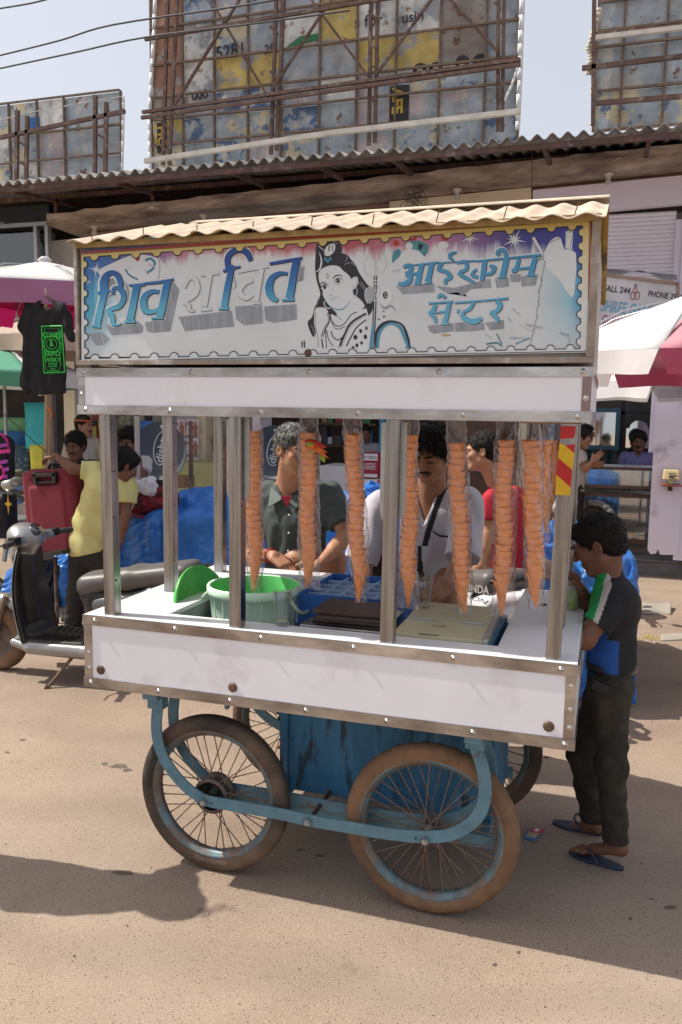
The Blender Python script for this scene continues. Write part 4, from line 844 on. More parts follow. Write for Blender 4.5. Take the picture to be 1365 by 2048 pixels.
# blue crate of glasses
bpl = mat('blue_crate_plastic', (.03, .13, .45), .35, v=.1)
cr = thing('crate', 'blue plastic crate with glasses between the tub and the boards', 'crate', (.69, .62, ZB+.02))
cx0, cx1, cy0, cy1, cz0, cz1 = .635, .99, .44, .86, ZB+.021, ZT+.035
obj('crate_shell', MB().box((cx0, cy0, cz0), (cx1, cy0+.008, cz1)).box((cx0, cy1-.008, cz0), (cx1, cy1, cz1)).box((cx0, cy0+.009, cz0), (cx0+.008, cy1-.009, cz1)).box((cx1-.008, cy0+.009, cz0), (cx1, cy1-.009, cz1)).box((cx0+.009, cy0+.009, cz0), (cx1-.009, cy1-.009, cz0+.006)), bpl, cr)
cg = MB(); wpl = mat('pale_blue_plastic', (.35, .48, .68), .4)
for i in range(1, 5): cg.box((cx0+.009, cy0+.41*i/5, cz1-.05), (cx1-.009, cy0+.41*i/5+.006, cz1-.012))
for i in range(1, 5): x = cx0+.35*i/5; [cg.box((x, cy0+.41*j/5+.0065, cz1-.0505), (x+.006, cy0+.41*(j+1)/5-.0005, cz1-.0125)) for j in range(0, 5)]
obj('crate_divider', cg, wpl, cr)
for i, (x, y) in enumerate(((.67, .49), (.74, .49), (.67, .57), (.81, .57), (.74, .65), (.88, .49))): tumbler((x+.004, y, cz0+.0065), .118, .028, ['glass in the front left cell of the blue crate', 'glass in the front row of the blue crate, next to the corner one', 'glass in the second row at the left of the blue crate', 'glass in the second row of the blue crate near its middle', 'rearmost glass in the blue crate', 'glass at the front right of the blue crate'][i], 'glasses in the blue crate')
# =================================================================== strings of wafer cones in clear bags
wafer = mat('orange_wafer', (.93, .35, .10), .7, v=.14, s=30, b=.4, bs=220, c2=(.85, .27, .07), s2=18, t2=.6, w2=.1)
film = bpy.data.materials.new('clear_film'); film.use_nodes = True; n = film.node_tree
for q in list(n.nodes): n.nodes.remove(q)
out = n.nodes.new('ShaderNodeOutputMaterial'); tr = n.nodes.new('ShaderNodeBsdfTransparent'); tr.inputs[0].default_value = (.985, .985, .99, 1); gs = n.nodes.new('ShaderNodeBsdfGlossy'); gs.inputs['Roughness'].default_value = .18; gs.inputs[0].default_value = (.95, .95, 1, 1)
df = n.nodes.new('ShaderNodeBsdfTranslucent'); df.inputs[0].default_value = (.7, .72, .78, 1); m1 = n.nodes.new('ShaderNodeMixShader'); m2 = n.nodes.new('ShaderNodeMixShader'); lw = n.nodes.new('ShaderNodeLayerWeight'); lw.inputs[0].default_value = .35
tcn = n.nodes.new('ShaderNodeTexCoord'); nz = n.nodes.new('ShaderNodeTexNoise'); nz.inputs['Scale'].default_value = 34; nz.inputs['Detail'].default_value = 5; mpp = n.nodes.new('ShaderNodeMapping'); mpp.inputs['Scale'].default_value = (1.6, 1.6, .45)
n.links.new(tcn.outputs['Object'], mpp.inputs[0]); n.links.new(mpp.outputs[0], nz.inputs['Vector'])
bmp = n.nodes.new('ShaderNodeBump'); bmp.inputs['Strength'].default_value = .9; bmp.inputs['Distance'].default_value = .012; n.links.new(nz.outputs['Fac'], bmp.inputs['Height'])
n.links.new(bmp.outputs[0], gs.inputs['Normal']); n.links.new(bmp.outputs[0], lw.inputs['Normal'])
rg_ = n.nodes.new('ShaderNodeMapRange'); rg_.inputs[1].default_value = .0; rg_.inputs[2].default_value = 1; rg_.inputs[3].default_value = .10; rg_.inputs[4].default_value = .85; pw = n.nodes.new('ShaderNodeMath'); pw.operation = 'POWER'; pw.inputs[1].default_value = 2.2; lw.inputs[0].default_value = .5; n.links.new(lw.outputs['Facing'], pw.inputs[0]); n.links.new(pw.outputs[0], rg_.inputs[0])
m1.inputs[0].default_value = .06; n.links.new(tr.outputs[0], m1.inputs[1]); n.links.new(df.outputs[0], m1.inputs[2])
n.links.new(rg_.outputs[0], m2.inputs[0]); n.links.new(m1.outputs[0], m2.inputs[1]); n.links.new(gs.outputs[0], m2.inputs[2]); n.links.new(m2.outputs[0], out.inputs[0])
def cone_mb(seed):
    rg = random.Random(seed); mb = MB(); mb.lathe((0, 0, 0), [(.003, -.122), (.008, -.10),  (.0190, -.030), (.0205, -.026), (.0225, -.024), (.0285, -.001), (.0270, 0), (.022, -.020), (.002, -.05)], 16, smooth=False); 
    mb.v = [(x*(1+rg.uniform(-.03, .03)), y*(1+rg.uniform(-.03, .03)), z+(rg.uniform(-.0012, .0012) if z > -.03 else 0)) for x, y, z in mb.v]; return mb.mesh('cone', wafer)
cones = [cone_mb(i) for i in range(4)]
def cone_bag(top, tip, n_, label, w=.034, dx=0., seed=0):
    rg = random.Random(seed); top, tip = V(top), V(tip); d = (top-tip); Ln = d.length-.122; u = d.normalized()
    t = thing('bag_of_cones', label, 'bag of cones', (top.x, top.y, ZC0+.01), 'bags of wafer cones hanging from the canopy')
    for i in range(n_):
        p = tip+u*(.122+Ln*i/(n_-1)); o = bpy.data.objects.new('cone', cones[(i*3+seed) % 4]); COL.objects.link(o); o.parent = t
        o.location = p-t.location+V((rg.uniform(-.0015, .0015)+.004*math.sin(i*.5+seed), rg.uniform(-.0015, .0015), 0)); o.rotation_euler = (rg.uniform(-.05, .05), rg.uniform(-.05, .05)+math.atan2(u.x, u.z), rg.uniform(0, 6)); o.scale = (1, 1, 1)
    zt_, zb_ = ZC0+.02, tip.z-.004
    def f(a, v):
        z = zt_+(zb_-zt_)*v; th = 2*math.pi*a; cc = tip+u*((z-tip.z)/u.z)
        ww = w*(1+.10*math.sin(v*9+seed))+dx*.4; dd = .030
        if z > top.z: k = (zt_-z)/(zt_-top.z+1e-6); dd = .008+.022*k; ww = w*(.92+.08*k)
        if z < tip.z+.12: k = (z-zb_)/.124; dd = .006+.024*max(0, k); ww = w*(1.0+.25*(1-k)) if seed % 2 else w*(.62+.38*k)
        j = .0022*math.sin(th*5+z*80+seed)+.0018*math.sin(th*9-z*130)
        return (cc.x+dx*(.3+.7*v)*.5+(ww+j)*abs(math.cos(th))**.8*math.copysign(1, math.cos(th)), cc.y+(dd+j)*math.sin(th), z)
    obj('plastic_bag', MB().grid(f, 40, 60), film, t)
    return t
CT = [((506, 862), (511, 1184), 21, -.0), ((617, 866), (616, 1176), 20, .012), ((706, 868), (722, 1204), 22, .0), ((820, 870), (819, 1216), 21, -.008), ((914, 886), (930, 1228), 20, .0), ((1012, 880), (1004, 1232), 20, .012), ((1062, 880), (1072, 1216), 20, .0)]
LB = ['leftmost bag of orange cones beside the second steel post', 'second bag of cones from the left with a bright paper ornament on it', 'third bag of cones, in front of the gap between the two men', 'bag of cones just right of the third steel post', 'bag of cones hanging over the vendor in white', 'bag of cones in front of the boy in red', 'frontmost bag of cones next to the striped right post']
for i, (a, b, n_, dx) in enumerate(CT):
    tp, ti = P(*a, .30), P(*b, .30); cone_bag(tp, ti, n_, LB[i], seed=i, dx=dx)
for k, (xa, ya, lab) in enumerate(((1087, .38, 'second of three bags of cones bunched at the right post'), (1106, .46, 'rearmost and thinnest-looking bag of cones bunched at the right post'))):
    tp, ti = P(xa-2, 880, ya), P(xa-14, 1090-25*k, ya); cone_bag(tp, ti, 13, lab, seed=9+k)
# paper ornament
oc = P(632, 890, .262)
orn = thing('paper_ornament', 'small red, orange and green ornament with a round face hung on a bag of cones', 'ornament', (oc.x, oc.y, ZC0))
om = [mat('orn_red', (.5, .03, .02), .5), mat('orn_orange', (.7, .16, .02), .5), mat('orn_green', (.3, .42, .03), .5), mat('orn_tan', (.5, .3, .1), .6), blk]
def leaf(a, b, wd, mi, nm='petal', bend=.01):
    a, b = P(*a, .25), P(*b, .245); d = b-a; nrm = V((-d.z, 0, d.x)).normalized()
    mb = MB().grid(lambda u, v: a+d*u+nrm*((v-.5)*wd*math.sin(math.pi*min(1, .08+u*.92)))+V((0, -bend*math.sin(u*3.1), 0)), 8, 3, 0); obj(nm, mb, om[mi], orn, solid=.001)
leaf((610, 882), (655, 895), .028, 0); leaf((622, 880), (648, 900), .02, 0); leaf((618, 892), (656, 905), .024, 1); leaf((612, 895), (646, 890), .018, 1); leaf((630, 893), (660, 918), .012, 1); leaf((612, 885), (630, 892), .016, 2); leaf((622, 880), (628, 896), .016, 2); leaf((645, 905), (650, 925), .02, 2)
q = P(630, 901, .25); obj('round_face', MB().sphere(q, .0135, n=16), om[3], orn); 
for dx, dz in ((.004, -.01), (.012, -.007)): obj('eye', MB().sphere(q+V((dx, -.010, dz)), .0035, n=8), blk, orn)
# =================================================================== the row of shops behind
def pxm(x, y, Y): return (P(x+1, y, Y)-P(x, y, Y)).length     # metres per photo pixel there
conc = mat('stained_concrete', (.42, .34, .27), .92, v=.3, s=3, st=(.6, 1, 3), c2=(.15, .11, .09), s2=2.5, t2=.56, w2=.12, c3=(.6, .55, .5), s3=6, t3=.66, b=.5, bs=30)
asb = mat('corrugated_cement', (.46, .44, .41), .92, v=.22, s=2, c2=(.17, .15, .13), s2=1.4, t2=.55, w2=.15, b=.25, bs=30)
iron = mat('rusty_iron', (.12, .072, .06), .75, .2, v=.3, s=6, c2=(.24, .19, .17), s2=9, t2=.62, w2=.08)
iron2 = mat('brown_angle_iron', (.17, .12, .09), .75, .2, v=.3, s=6)
lav = mat('lavender_paint', (.72, .67, .78), .7, v=.06, s=2, c2=(.36, .33, .38), s2=3, t2=.66, w2=.08, b=.1, bs=20)
cream = mat('cream_paint', (.68, .58, .42), .75, v=.1, s=3, c2=(.3, .24, .17), s2=2, t2=.62)
ybase = mat('yellow_green_paint', (.48, .45, .22), .7, v=.1, s=3, c2=(.6, .6, .55), s2=4, t2=.68)
bluew = mat('blue_fascia_paint', (.05, .34, .62), .5, v=.15, s=2, c2=(.10, .45, .68), s2=1, t2=.5, w2=.2)
greyw = mat('grey_wall_paint', (.45, .44, .42), .8, v=.2, s=3, c2=(.16, .13, .12), s2=2, t2=.6)
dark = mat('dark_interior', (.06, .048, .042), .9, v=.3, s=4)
brownw = mat('brown_board', (.30, .2, .15), .8, v=.2, s=4)
darkblue = mat('dark_shop_fascia', (.02, .026, .035), .5, v=.2)
flr = mat('shop_floor', (.14, .12, .10), .8, v=.2)
shops = thing('shop_building', 'long low row of shops with a concrete ledge and corrugated awning behind the cart', 'building', (-2, 8, 0))
def bx(nm, x0, x1, z0, z1, y0, y1, m, par=shops, **k): return obj(nm, MB().box((x0, y0, z0), (x1, y1, z1)), m, par, **k)
YB = 7.9
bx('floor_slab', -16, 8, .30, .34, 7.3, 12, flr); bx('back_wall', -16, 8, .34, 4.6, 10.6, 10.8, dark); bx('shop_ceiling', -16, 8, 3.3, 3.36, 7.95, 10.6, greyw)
# plinth and steps
stone = mat('rough_step_stone', (.30, .25, .21), .9, v=.25, s=5, b=.5, bs=25); slate = mat('grey_slate', (.12, .12, .125), .7, v=.2, s=5, b=.2, bs=40)
bx('lower_step', -16, 8, 0, .155, 6.66, 7.06, stone); bx('step_slab', -16, 8, .156, .175, 6.63, 7.06, slate); bx('plinth', -16, 8, 0, .335, 7.07, 7.3, stone)
for i in range(14): x = -14+i*1.55; bx('slate_riser', x, x+1.45, .02, .145, 6.645, 6.659, slate)
def upx(xpix, y, Y): return P(xpix, y, Y).x
# concrete ledge (sunshade slab)
q0, q1 = P(92, 428, 7.1), P(1365, 287, 7.1); q2, q3 = P(92, 462, 7.1), P(1365, 322, 7.1)
zt_, zb_ = (q0.z+q1.z)/2, (q2.z+q3.z)/2+.045
def ledge(name, x0, x1, y0, y1, z0, z1, m, seed, parent, n=90, amp=.012):
    rg = random.Random(seed); mb = MB(); top = []; 
    a = [(x0+(x1-x0)*i/n, y0+rg.uniform(-amp, amp), z0+rg.uniform(-amp, amp)) for i in range(n+1)]; b = [(p[0], y0+rg.uniform(-amp, amp), (z0+z1)/2) for p in a]; c = [(p[0], y0+rg.uniform(-amp, amp), z1+rg.uniform(-amp, amp)) for p in a]
    a, b, c = [[(p[0], p[1], p[2]+LZ(p[0])) for p in q] for q in (a, b, c)]; z0, z1 = z0, z1
    d = [(p[0], y1, z1+LZ(p[0])) for p in a]; e = [(p[0], y1, z0+LZ(p[0])) for p in a]; mb.add(a+b+c+d+e, [f for k in range(4) for i in range(n) for f in [(k*(n+1)+i, k*(n+1)+i+1, (k+1)*(n+1)+i+1, (k+1)*(n+1)+i)]]+[(4*(n+1)+i, 4*(n+1)+i+1, i+1, i) for i in range(n)])
    mb.add([a[0], b[0], c[0], d[0], e[0]], [(0, 1, 2, 3, 4)]); return obj(name, mb, m, parent)
LZ = lambda x: 4.452+.033*(x-2.3)
ledge('concrete_ledge', q0.x, 8, 7.1, 8.0, -.15, 0, conc, 1, shops)
zt_, zb_ = 4.33, 4.18
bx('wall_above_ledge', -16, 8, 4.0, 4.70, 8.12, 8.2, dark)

# painted fascia boards
def pbox(nm, x0, y0, x1, y1, Y, m, th=.05, par=shops, label=None):   # facing board measured between two photo corners (top-left / bottom-right)
    a, b = P(x0, y0, Y), P(x1, y1, Y); return obj(nm, MB().box((a.x, Y, b.z), (b.x, Y+th, a.z)), m, par, label)
zf1 = 4.2; zf0 = 3.0
def fascia(x0, x1, dz0, dz1, y0, y1, m, lab): obj('fascia_board', MB().hexa([(x0, y0, LZ(x0)-.16+dz0), (x1, y0, LZ(x1)-.16+dz0), (x1, y1, LZ(x1)-.16+dz0), (x0, y1, LZ(x0)-.16+dz0), (x0, y0, LZ(x0)-.16+dz1), (x1, y0, LZ(x1)-.16+dz1), (x1, y1, LZ(x1)-.16+dz1), (x0, y1, LZ(x0)-.16+dz1)]), m, shops, lab)
fascia(-5.2, 8, -.06, 0, 7.63, 7.7, brownw, 'brown strip under the ledge')
fascia(P(300, 420, 7.6).x, P(780, 400, 7.6).x, -.5, -.062, 7.6, 7.66, bluew, 'bright blue fascia board')
fascia(P(782, 400, 7.6).x, P(1064, 400, 7.6).x, -.6, -.003, 7.55, 7.62, cream, 'cream fascia board')
fascia(P(1067, 400, 7.6).x, 7, -.34, -.04, 7.54, 7.625, lav, 'lavender fascia board')
fascia(P(95, 420, 7.6).x, P(299, 400, 7.6).x, -.5, -.062, 7.6, 7.66, greyw, 'grey fascia board')
# roller shutter at right
sh_w = mat('shutter_white', (.80, .77, .86), .5, v=.06, s=2)
xa, xb = P(1120, 450, 7.75).x, P(1352, 450, 7.75).x; zz1, zz0 = 3.93, P(1250, 562, 7.75).z
for i in range(24):
    z = zz1-.047*(i+1)
    if z < zz0-.4: break
    rgs = random.Random(i).uniform(0, .004)
    obj('shutter_slat', MB().prism([(xa, 7.72-rgs, z), (xa, 7.705-rgs, z+.022), (xa, 7.72-rgs, z+.0425), (xa, 7.74, z+.0425), (xa, 7.74, z)], (xb-xa, 0, 0)), sh_w, shops)
bx('shutter_guide', xb, xb+.07, 2.2, zf1-.38, 7.66, 7.8, lav); bx('wall_pier', xb+.071, 8, .34, zf1-.38, 7.62, 8, lav)
bx('wall_pier', P(1180, 600, 7.9).x-.6, P(1180, 600, 7.9).x+.02, 2.0, zf1-.5, 7.85, 7.95, cream)
# wall panels above the shop openings elsewhere
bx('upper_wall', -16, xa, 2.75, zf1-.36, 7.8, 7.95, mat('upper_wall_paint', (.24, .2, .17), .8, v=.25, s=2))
# lamp holders on the soffit
lh = mat('grimy_white_plastic', (.5, .47, .42), .6, v=.2)
for i, (x, y) in enumerate(((190, 462), (408, 437), (915, 378), (1218, 350))):
    q = P(x, y, 7.35); o = thing('lamp_holder', ['leftmost bare lamp holder under the concrete ledge', 'lamp holder under the ledge above the blue fascia', 'lamp holder under the ledge above the cream fascia', 'rightmost lamp holder under the ledge above the lavender fascia'][i], 'lamp holder', (q.x, 7.35, LZ(q.x)-.15), 'bare lamp holders under the ledge')
    obj('holder_body', MB().lathe((q.x, 7.35, LZ(q.x)-.152), [(.001, 0), (.055, 0), (.05, .02), (.025, .03), (.024, .07), (.032, .08), (.03, .11), (.001, .112)], 16, (0, 0, -1)), lh, o)
# awning
aw = thing('corrugated_awning', 'grey corrugated cement awning running over the shop row on rusty iron brackets', 'awning', (-2, 6.3, 4.2))
YE = 6.25; zE = (P(0, 380, YE).z+P(1365, 255, YE).z)/2
AX0, AX1 = -9, 4.5; WLc = .146
def csheet(x0, x1, seed):
    rg = random.Random(seed); dz = rg.uniform(-.012, .012); y0 = YE+rg.uniform(-.03, .02); n = int((x1-x0)/WLc*10); amp = .028
    f = lambda u, v, t=0: (x0+(x1-x0)*u, y0+(8.3-y0)*v, zE+.05+dz+(.36)*v+amp*math.sin(2*math.pi*(x0+(x1-x0)*u)/WLc)+t)
    mb = MB().grid(lambda u, v: f(u, v, .007), n, 3).grid(lambda u, v: f(u, v), n, 3, flip=True)
    a = [f(i/n, 0) for i in range(n+1)]; b = [f(i/n, 0, .007) for i in range(n+1)]; mb.add(a+b, [(i, i+1, n+2+i, n+1+i) for i in range(n)]); return obj('awning_sheet', mb, asb, aw)
x = AX0; i = 0
while x < AX1: csheet(x, x+1.10, i); x += 1.05; i += 1
obj('awning_rail', MB().box((AX0, YE+.04, zE-.045), (AX1+.2, YE+.08, zE+.012)), iron, aw); obj('awning_rail', MB().box((AX0, 7.3, zE+.12), (AX1+.2, 7.34, zE+.18)), iron, aw)
for xp, yp in ((30, 388), (235, 372), (470, 352), (640, 330), (790, 310), (1090, 285), (1300, 265)):
    X = P(xp, yp, YE+.1).x; obj('awning_bracket', MB().bar((X, YE+.06, zE-.03), (X, 7.9, zE+.12), .04, .05).bar((X, 7.15, LZ(X)), (X, 7.15, zE+.09), .04, .04), iron, aw)
# ------------------------------------------------------------------ hoardings seen from the back
S1 = dict(b=.25, bs=12, r=.7, v=.35, s=3.5, s2=3.0, s3=6.5, w2=.03, w3=.02)
HM = [mat('hoarding_grey', (.30, .35, .40), c2=(.38, .39, .39), t2=.55, c3=(.16, .10, .07), t3=.63, **S1),
      mat('hoarding_blue_peel', (.33, .37, .42), c2=(.09, .15, .27), t2=.50, w2=.03, c3=(.5, .48, .40), t3=.62, b=.25, bs=12, r=.7, v=.3, s=3.5, s2=4.6, s3=7., w3=.02),
      mat('hoarding_cream_peel', (.32, .37, .42), c2=(.52, .46, .32), t2=.52, w2=.015, c3=(.12, .17, .28), t3=.60, b=.25, bs=12, r=.7, v=.3, s=3.5, s2=4.2, s3=7., w3=.02),
      mat('hoarding_yellow', (.50, .39, .13), c2=(.30, .31, .32), t2=.57, c3=(.12, .08, .06), t3=.66, **S1),
      mat('hoarding_rust', (.30, .16, .11), c2=(.33, .30, .30), t2=.58, c3=(.1, .06, .05), t3=.64, **S1),
      mat('hoarding_white', (.58, .59, .58), c2=(.30, .32, .35), t2=.56, c3=(.30, .17, .1), t3=.64, **S1),
      mat('hoarding_brown', (.24, .21, .19), c2=(.27, .25, .23), t2=.56, c3=(.12, .06, .04), t3=.62, **S1),
      mat('hoarding_pink', (.42, .36, .38), c2=(.32, .36, .41), t2=.50, c3=(.5, .47, .4), t3=.62, **S1)]
BKM = mat('old_print_black', (.03, .03, .035), .7, v=.3); 
def hoarding(nm, label, Y, cols, rows, choose, yref, xref, zbot=None):
    """cols: photo x of the seams at height yref; rows: photo y of the seams at column xref"""
    xs = [P(c, yref, Y).x for c in cols]; zs = [P(xref, r_, Y).z for r_ in rows]
    t = thing(nm, label, 'billboard', ((xs[0]+xs[-1])/2, Y, zs[-1]))
    for j in range(len(zs)-1):
        for i in range(len(xs)-1):
            g = .006; z1, z0 = zs[j]-g, zs[j+1]+g; rgj = random.Random(i*31+j*7+int(xref)); dy = rgj.uniform(-.008, .008)
            obj('panel', MB().add([(xs[i]+g, Y+dy, z0), (xs[i+1]-g, Y-dy, z0), (xs[i+1]-g, Y+rgj.uniform(-.006, .006), z1), (xs[i]+g, Y+rgj.uniform(-.006, .006), z1)]+[(xs[i]+g, Y+.03, z0), (xs[i+1]-g, Y+.03, z0), (xs[i+1]-g, Y+.03, z1), (xs[i]+g, Y+.03, z1)], [(0, 1, 2, 3), (7, 6, 5, 4), (0, 4, 5, 1), (1, 5, 6, 2), (2, 6, 7, 3), (3, 7, 4, 0)]), HM[choose(i, j)], t)
    for x in xs: obj('frame_bar', MB().bar((x, Y-.03, zs[-1]), (x, Y-.03, zs[0]), .028, .028, (0, 1, 0)), iron2, t)
    for z in zs: obj('frame_bar', MB().bar((xs[0], Y-.055, z), (xs[-1], Y-.055, z), .026, .026), iron2, t)
    return t, xs, zs
def rods(t, Y, segs, wd=.042, m=iron, nm='scaffold_bar'):
    for s_ in segs:
        a, b = P(s_[0], s_[1], Y), P(s_[2], s_[3], Y); obj(nm, MB().bar(a, b, s_[4] if len(s_) > 4 else wd, wd, (0, 1, 0)), m, t)
YH = 8.5
colsC = [305, 368, 431, 498, 564, 641, 715, 793, 880, 971, 1041]
rowsC = [-150, -60, 12, 92, 160, 208, 262, 332]
tab = {(0, 0): 4, (0, 1): 4, (0, 2): 4, (0, 3): 4, (0, 4): 6, (0, 5): 3, (1, 2): 5, (1, 3): 5, (2, 3): 3, (1, 4): 7, (3, 3): 3, (4, 2): 5, (4, 3): 0, (5, 1): 3, (5, 2): 3, (5, 3): 0, (6, 2): 5, (6, 3): 3, (7, 3): 3, (7, 2): 5, (7, 1): 5,
       (8, 1): 6, (8, 2): 6, (8, 3): 6, (9, 2): 0, (9, 3): 0, (1, 5): 1, (2, 5): 2, (3, 5): 2, (4, 5): 1, (5, 5): 0, (6, 5): 7, (7, 5): 7, (8, 5): 7, (9, 5): 0, (2, 4): 1, (3, 4): 1, (5, 4): 5, (6, 4): 7, (0, 6): 2, (4, 6): 2, (6, 6): 7, (7, 6): 2}
hc, xs, zs = hoarding('hoarding', 'tall central billboard seen from behind, patchwork of peeling grey, yellow and rusty sheets', YH, colsC, rowsC, lambda i, j: tab.get((i, j), (0, 1, 2, 0, 7, 0, 2)[(i*3+j*5) % 7]), 160, 640)
rods(hc, YH-.35, [(326, 330, 338, -80), (339, 330, 358, -80), (542, 308, 556, -80), (553, 300, 572, -80), (738, 290, 744, -80), (750, 285, 758, -80), (996, 262, 998, -80), (1005, 262, 1010, -80)])
rods(hc, YH-.45, [(290, 78, 700, 8), (700, 8, 1060, -52), (283, 235, 1042, 128), (285, 224, 1042, 118)])
rods(hc, YH-.40, [(338, 228, 482, -6), (425, 5, 540, 200), (547, 175, 668, -10), (620, -5, 735, 150), (752, 150, 870, -10), (898, -5, 998, 105)], .03)
for x, ys in ((331, (120, 250, 300)), (548, (60, 150, 230, 280)), (745, (30, 90, 200, 260)), (1001, (40, 120, 200, 245))):
    for y in ys: rods(hc, YH-.36, [(x-7, y-8, x+8, y+7)], .03)
rods(hc, YH-.5, [(290, 322, 660, 266), (660, 266, 1042, 222)], .06, mat('pale_pipe', (.5, .47, .43), .6, v=.2), 'lower_pipe')
# folded banner edges at the sides
bann = mat('white_banner', (.68, .69, .72), .6, v=.08, s=4)
def ragged(nm, pts, wd, m, par, Y, dy=.015, label=None):
    c = [P(x, y, Y) for x, y in pts]; c = [V(p) for p in smooth2([tuple(p) for p in c], 3, False)]; mb = MB(); vs = []
    for i, p in enumerate(c): w2 = wd*(1+(.25*math.sin(i*1.7)+.2*math.sin(i*.6) if 'torn' in nm else .12*math.sin(i*.35)))*(.7 if 'torn' in nm else .5); vs += [p+V((-w2/2, 0, 0)), p+V((-w2*.1, -dy, 0)), p+V((w2/2, .01, 0))]
    for i in range(len(c)-1): 
        for j in range(2): mb.add([vs[i*3+j], vs[i*3+j+1], vs[i*3+3+j+1], vs[i*3+3+j]], [(0, 1, 2, 3)], 0, True)
    return obj(nm, mb, m, par, label, solid=.004)
ragged('banner_edge', [(312, -60), (308, 60), (302, 170), (299, 260), (301, 335)], .10, bann, hc, YH-.06)
ragged('banner_edge', [(1048, -60), (1043, 60), (1040, 160), (1036, 260)], .12, bann, hc, YH-.06); ragged('banner_edge', [(1040, 122), (1024, 170), (1003, 215)], .05, bann, hc, YH-.2)
def txt(par, s_, x, y, Y, hpx, m, rot=0, nm='old_lettering', shear=0, bold=.01, sx=1., align='CENTER'):
    o = P(x, y, Y); k_ = pxm(x, y, Y)*1.38*hpx; ux = V((math.cos(R(rot)), 0, math.sin(R(rot)))); uy = V((-math.sin(R(rot)), 0, math.cos(R(rot))))
    return obj(nm, text_mb(MB(), s_, o, ux, uy, k_, 0, align, shear, bold, sx), m, par)
ymat = mat('old_print_yellow', (.5, .34, .05), .7, v=.3)
gr = pxm(797, 215, YH)
bxp = P(797, 245, YH-.042); obj('old_print', MB().box((bxp.x-.125, YH-.026, P(797, 247, YH).z), (bxp.x+.13, YH-.018, P(797, 172, YH).z)), BKM, hc)
txt(hc, 'AFE', 786, 176, YH-.032, 21, ymat, -90, align='LEFT', bold=.03)
bxp = P(324, 300, YH); obj('old_print', MB().box((bxp.x-.06, YH-.026, P(324, 306, YH).z), (bxp.x+.09, YH-.018, P(324, 246, YH).z)), BKM, hc)
txt(hc, 'HO', 316, 252, YH-.032, 17, ymat, -90, align='LEFT', bold=.03)
txt(hc, 's for', 737, 52, YH-.02, 22, BKM, 0); txt(hc, 'usin', 826, 42, YH-.02, 20, BKM, 2); txt(hc, '5281', 462, 112, YH-.02, 22, BKM, 3); txt(hc, '000', 400, 198, YH-.02, 16, BKM, 4); txt(hc, '28', 540, 105, YH-.02, 16, BKM, 4)
for (x, y, r_) in ((840, 140, 12), (872, 138, 12), (925, 125, 14), (960, 122, 14)): q = P(x, y, YH-.02); obj('old_print', MB().lathe(q, [(.09, 0), (.04, 0), (.04, .003), (.09, .003), (.09, 0)], 20, (0, -1, 0), smooth=False), BKM, hc)
gmn = mat('old_print_green', (.04, .18, .09), .7, v=.2)
q = [P(x, y, YH-.02) for x, y in ((575, 92), (600, 72), (636, 66), (636, 80), (600, 86), (578, 98))]; obj('old_print', MB().prism(q, (0, .01, 0)), gmn, hc)
# left hoarding
hl_, _, _ = hoarding('hoarding', 'low left billboard seen from behind, grey and cream sheets with a small blue patch', YH, [-80, 22, 78, 132, 245], [195, 262, 318, 372], lambda i, j: [[0, 0, 0, 0], [2, 2, 5, 0], [5, 2, 7, 0], [2, 5, 7, 0]][min(3, j+1)][i] if True else 0, 280, 132)
rods(hl_, YH-.3, [(33, 372, 35, 220), (52, 370, 55, 232), (190, 352, 191, 190), (211, 350, 213, 204), (0, 275, 250, 222)], .05)
for y in (300, 340): rods(hl_, YH-.3, [(33, y-20, 53, y-8), (190, y-35, 212, y-22)], .03)
ragged('banner_edge', [(0, 240), (60, 225), (130, 212), (247, 192)], .05, bann, hl_, YH-.05); ragged('banner_edge', [(247, 192), (246, 260), (244, 340)], .07, bann, hl_, YH-.05)
q = [P(x, y, YH-.03) for x, y in ((55, 236), (78, 232), (78, 262), (62, 264))]; obj('old_print', MB().prism(q, (0, .01, 0)), mat('blue_patch', (.03, .15, .4), .6), hl_)
# right hoarding
hr_, _, _ = hoarding('hoarding', 'right billboard seen from behind, plain grey sheets with torn cloth on its edge', YH, [1192, 1245, 1330, 1440], [-150, -60, 2, 60, 92, 180, 260], lambda i, j: 0 if j < 5 else 2, 150, 1245)
rods(hr_, YH-.3, [(1190, -60, 1187, 250), (1165, 136, 1365, 112), (1192, 206, 1365, 192), (1192, 68, 1365, 50, .03)], .05)
rods(hr_, YH-.35, [(1192, 75, 1365, 55)], .05, mat('pale_pipe', (.5, .47, .43), .6), 'lower_pipe')
ragged('torn_cloth', [(1200, 15), (1190, 60), (1178, 95), (1184, 120), (1176, 150)], .09, mat('torn_cream_cloth', (.5, .44, .36), .8, v=.2), hr_, YH-.2); ragged('torn_cloth', [(1190, 120), (1187, 180), (1192, 215), (1184, 250)], .07, mat('torn_cream_cloth', (.5, .44, .36), .8), hr_, YH-.2)
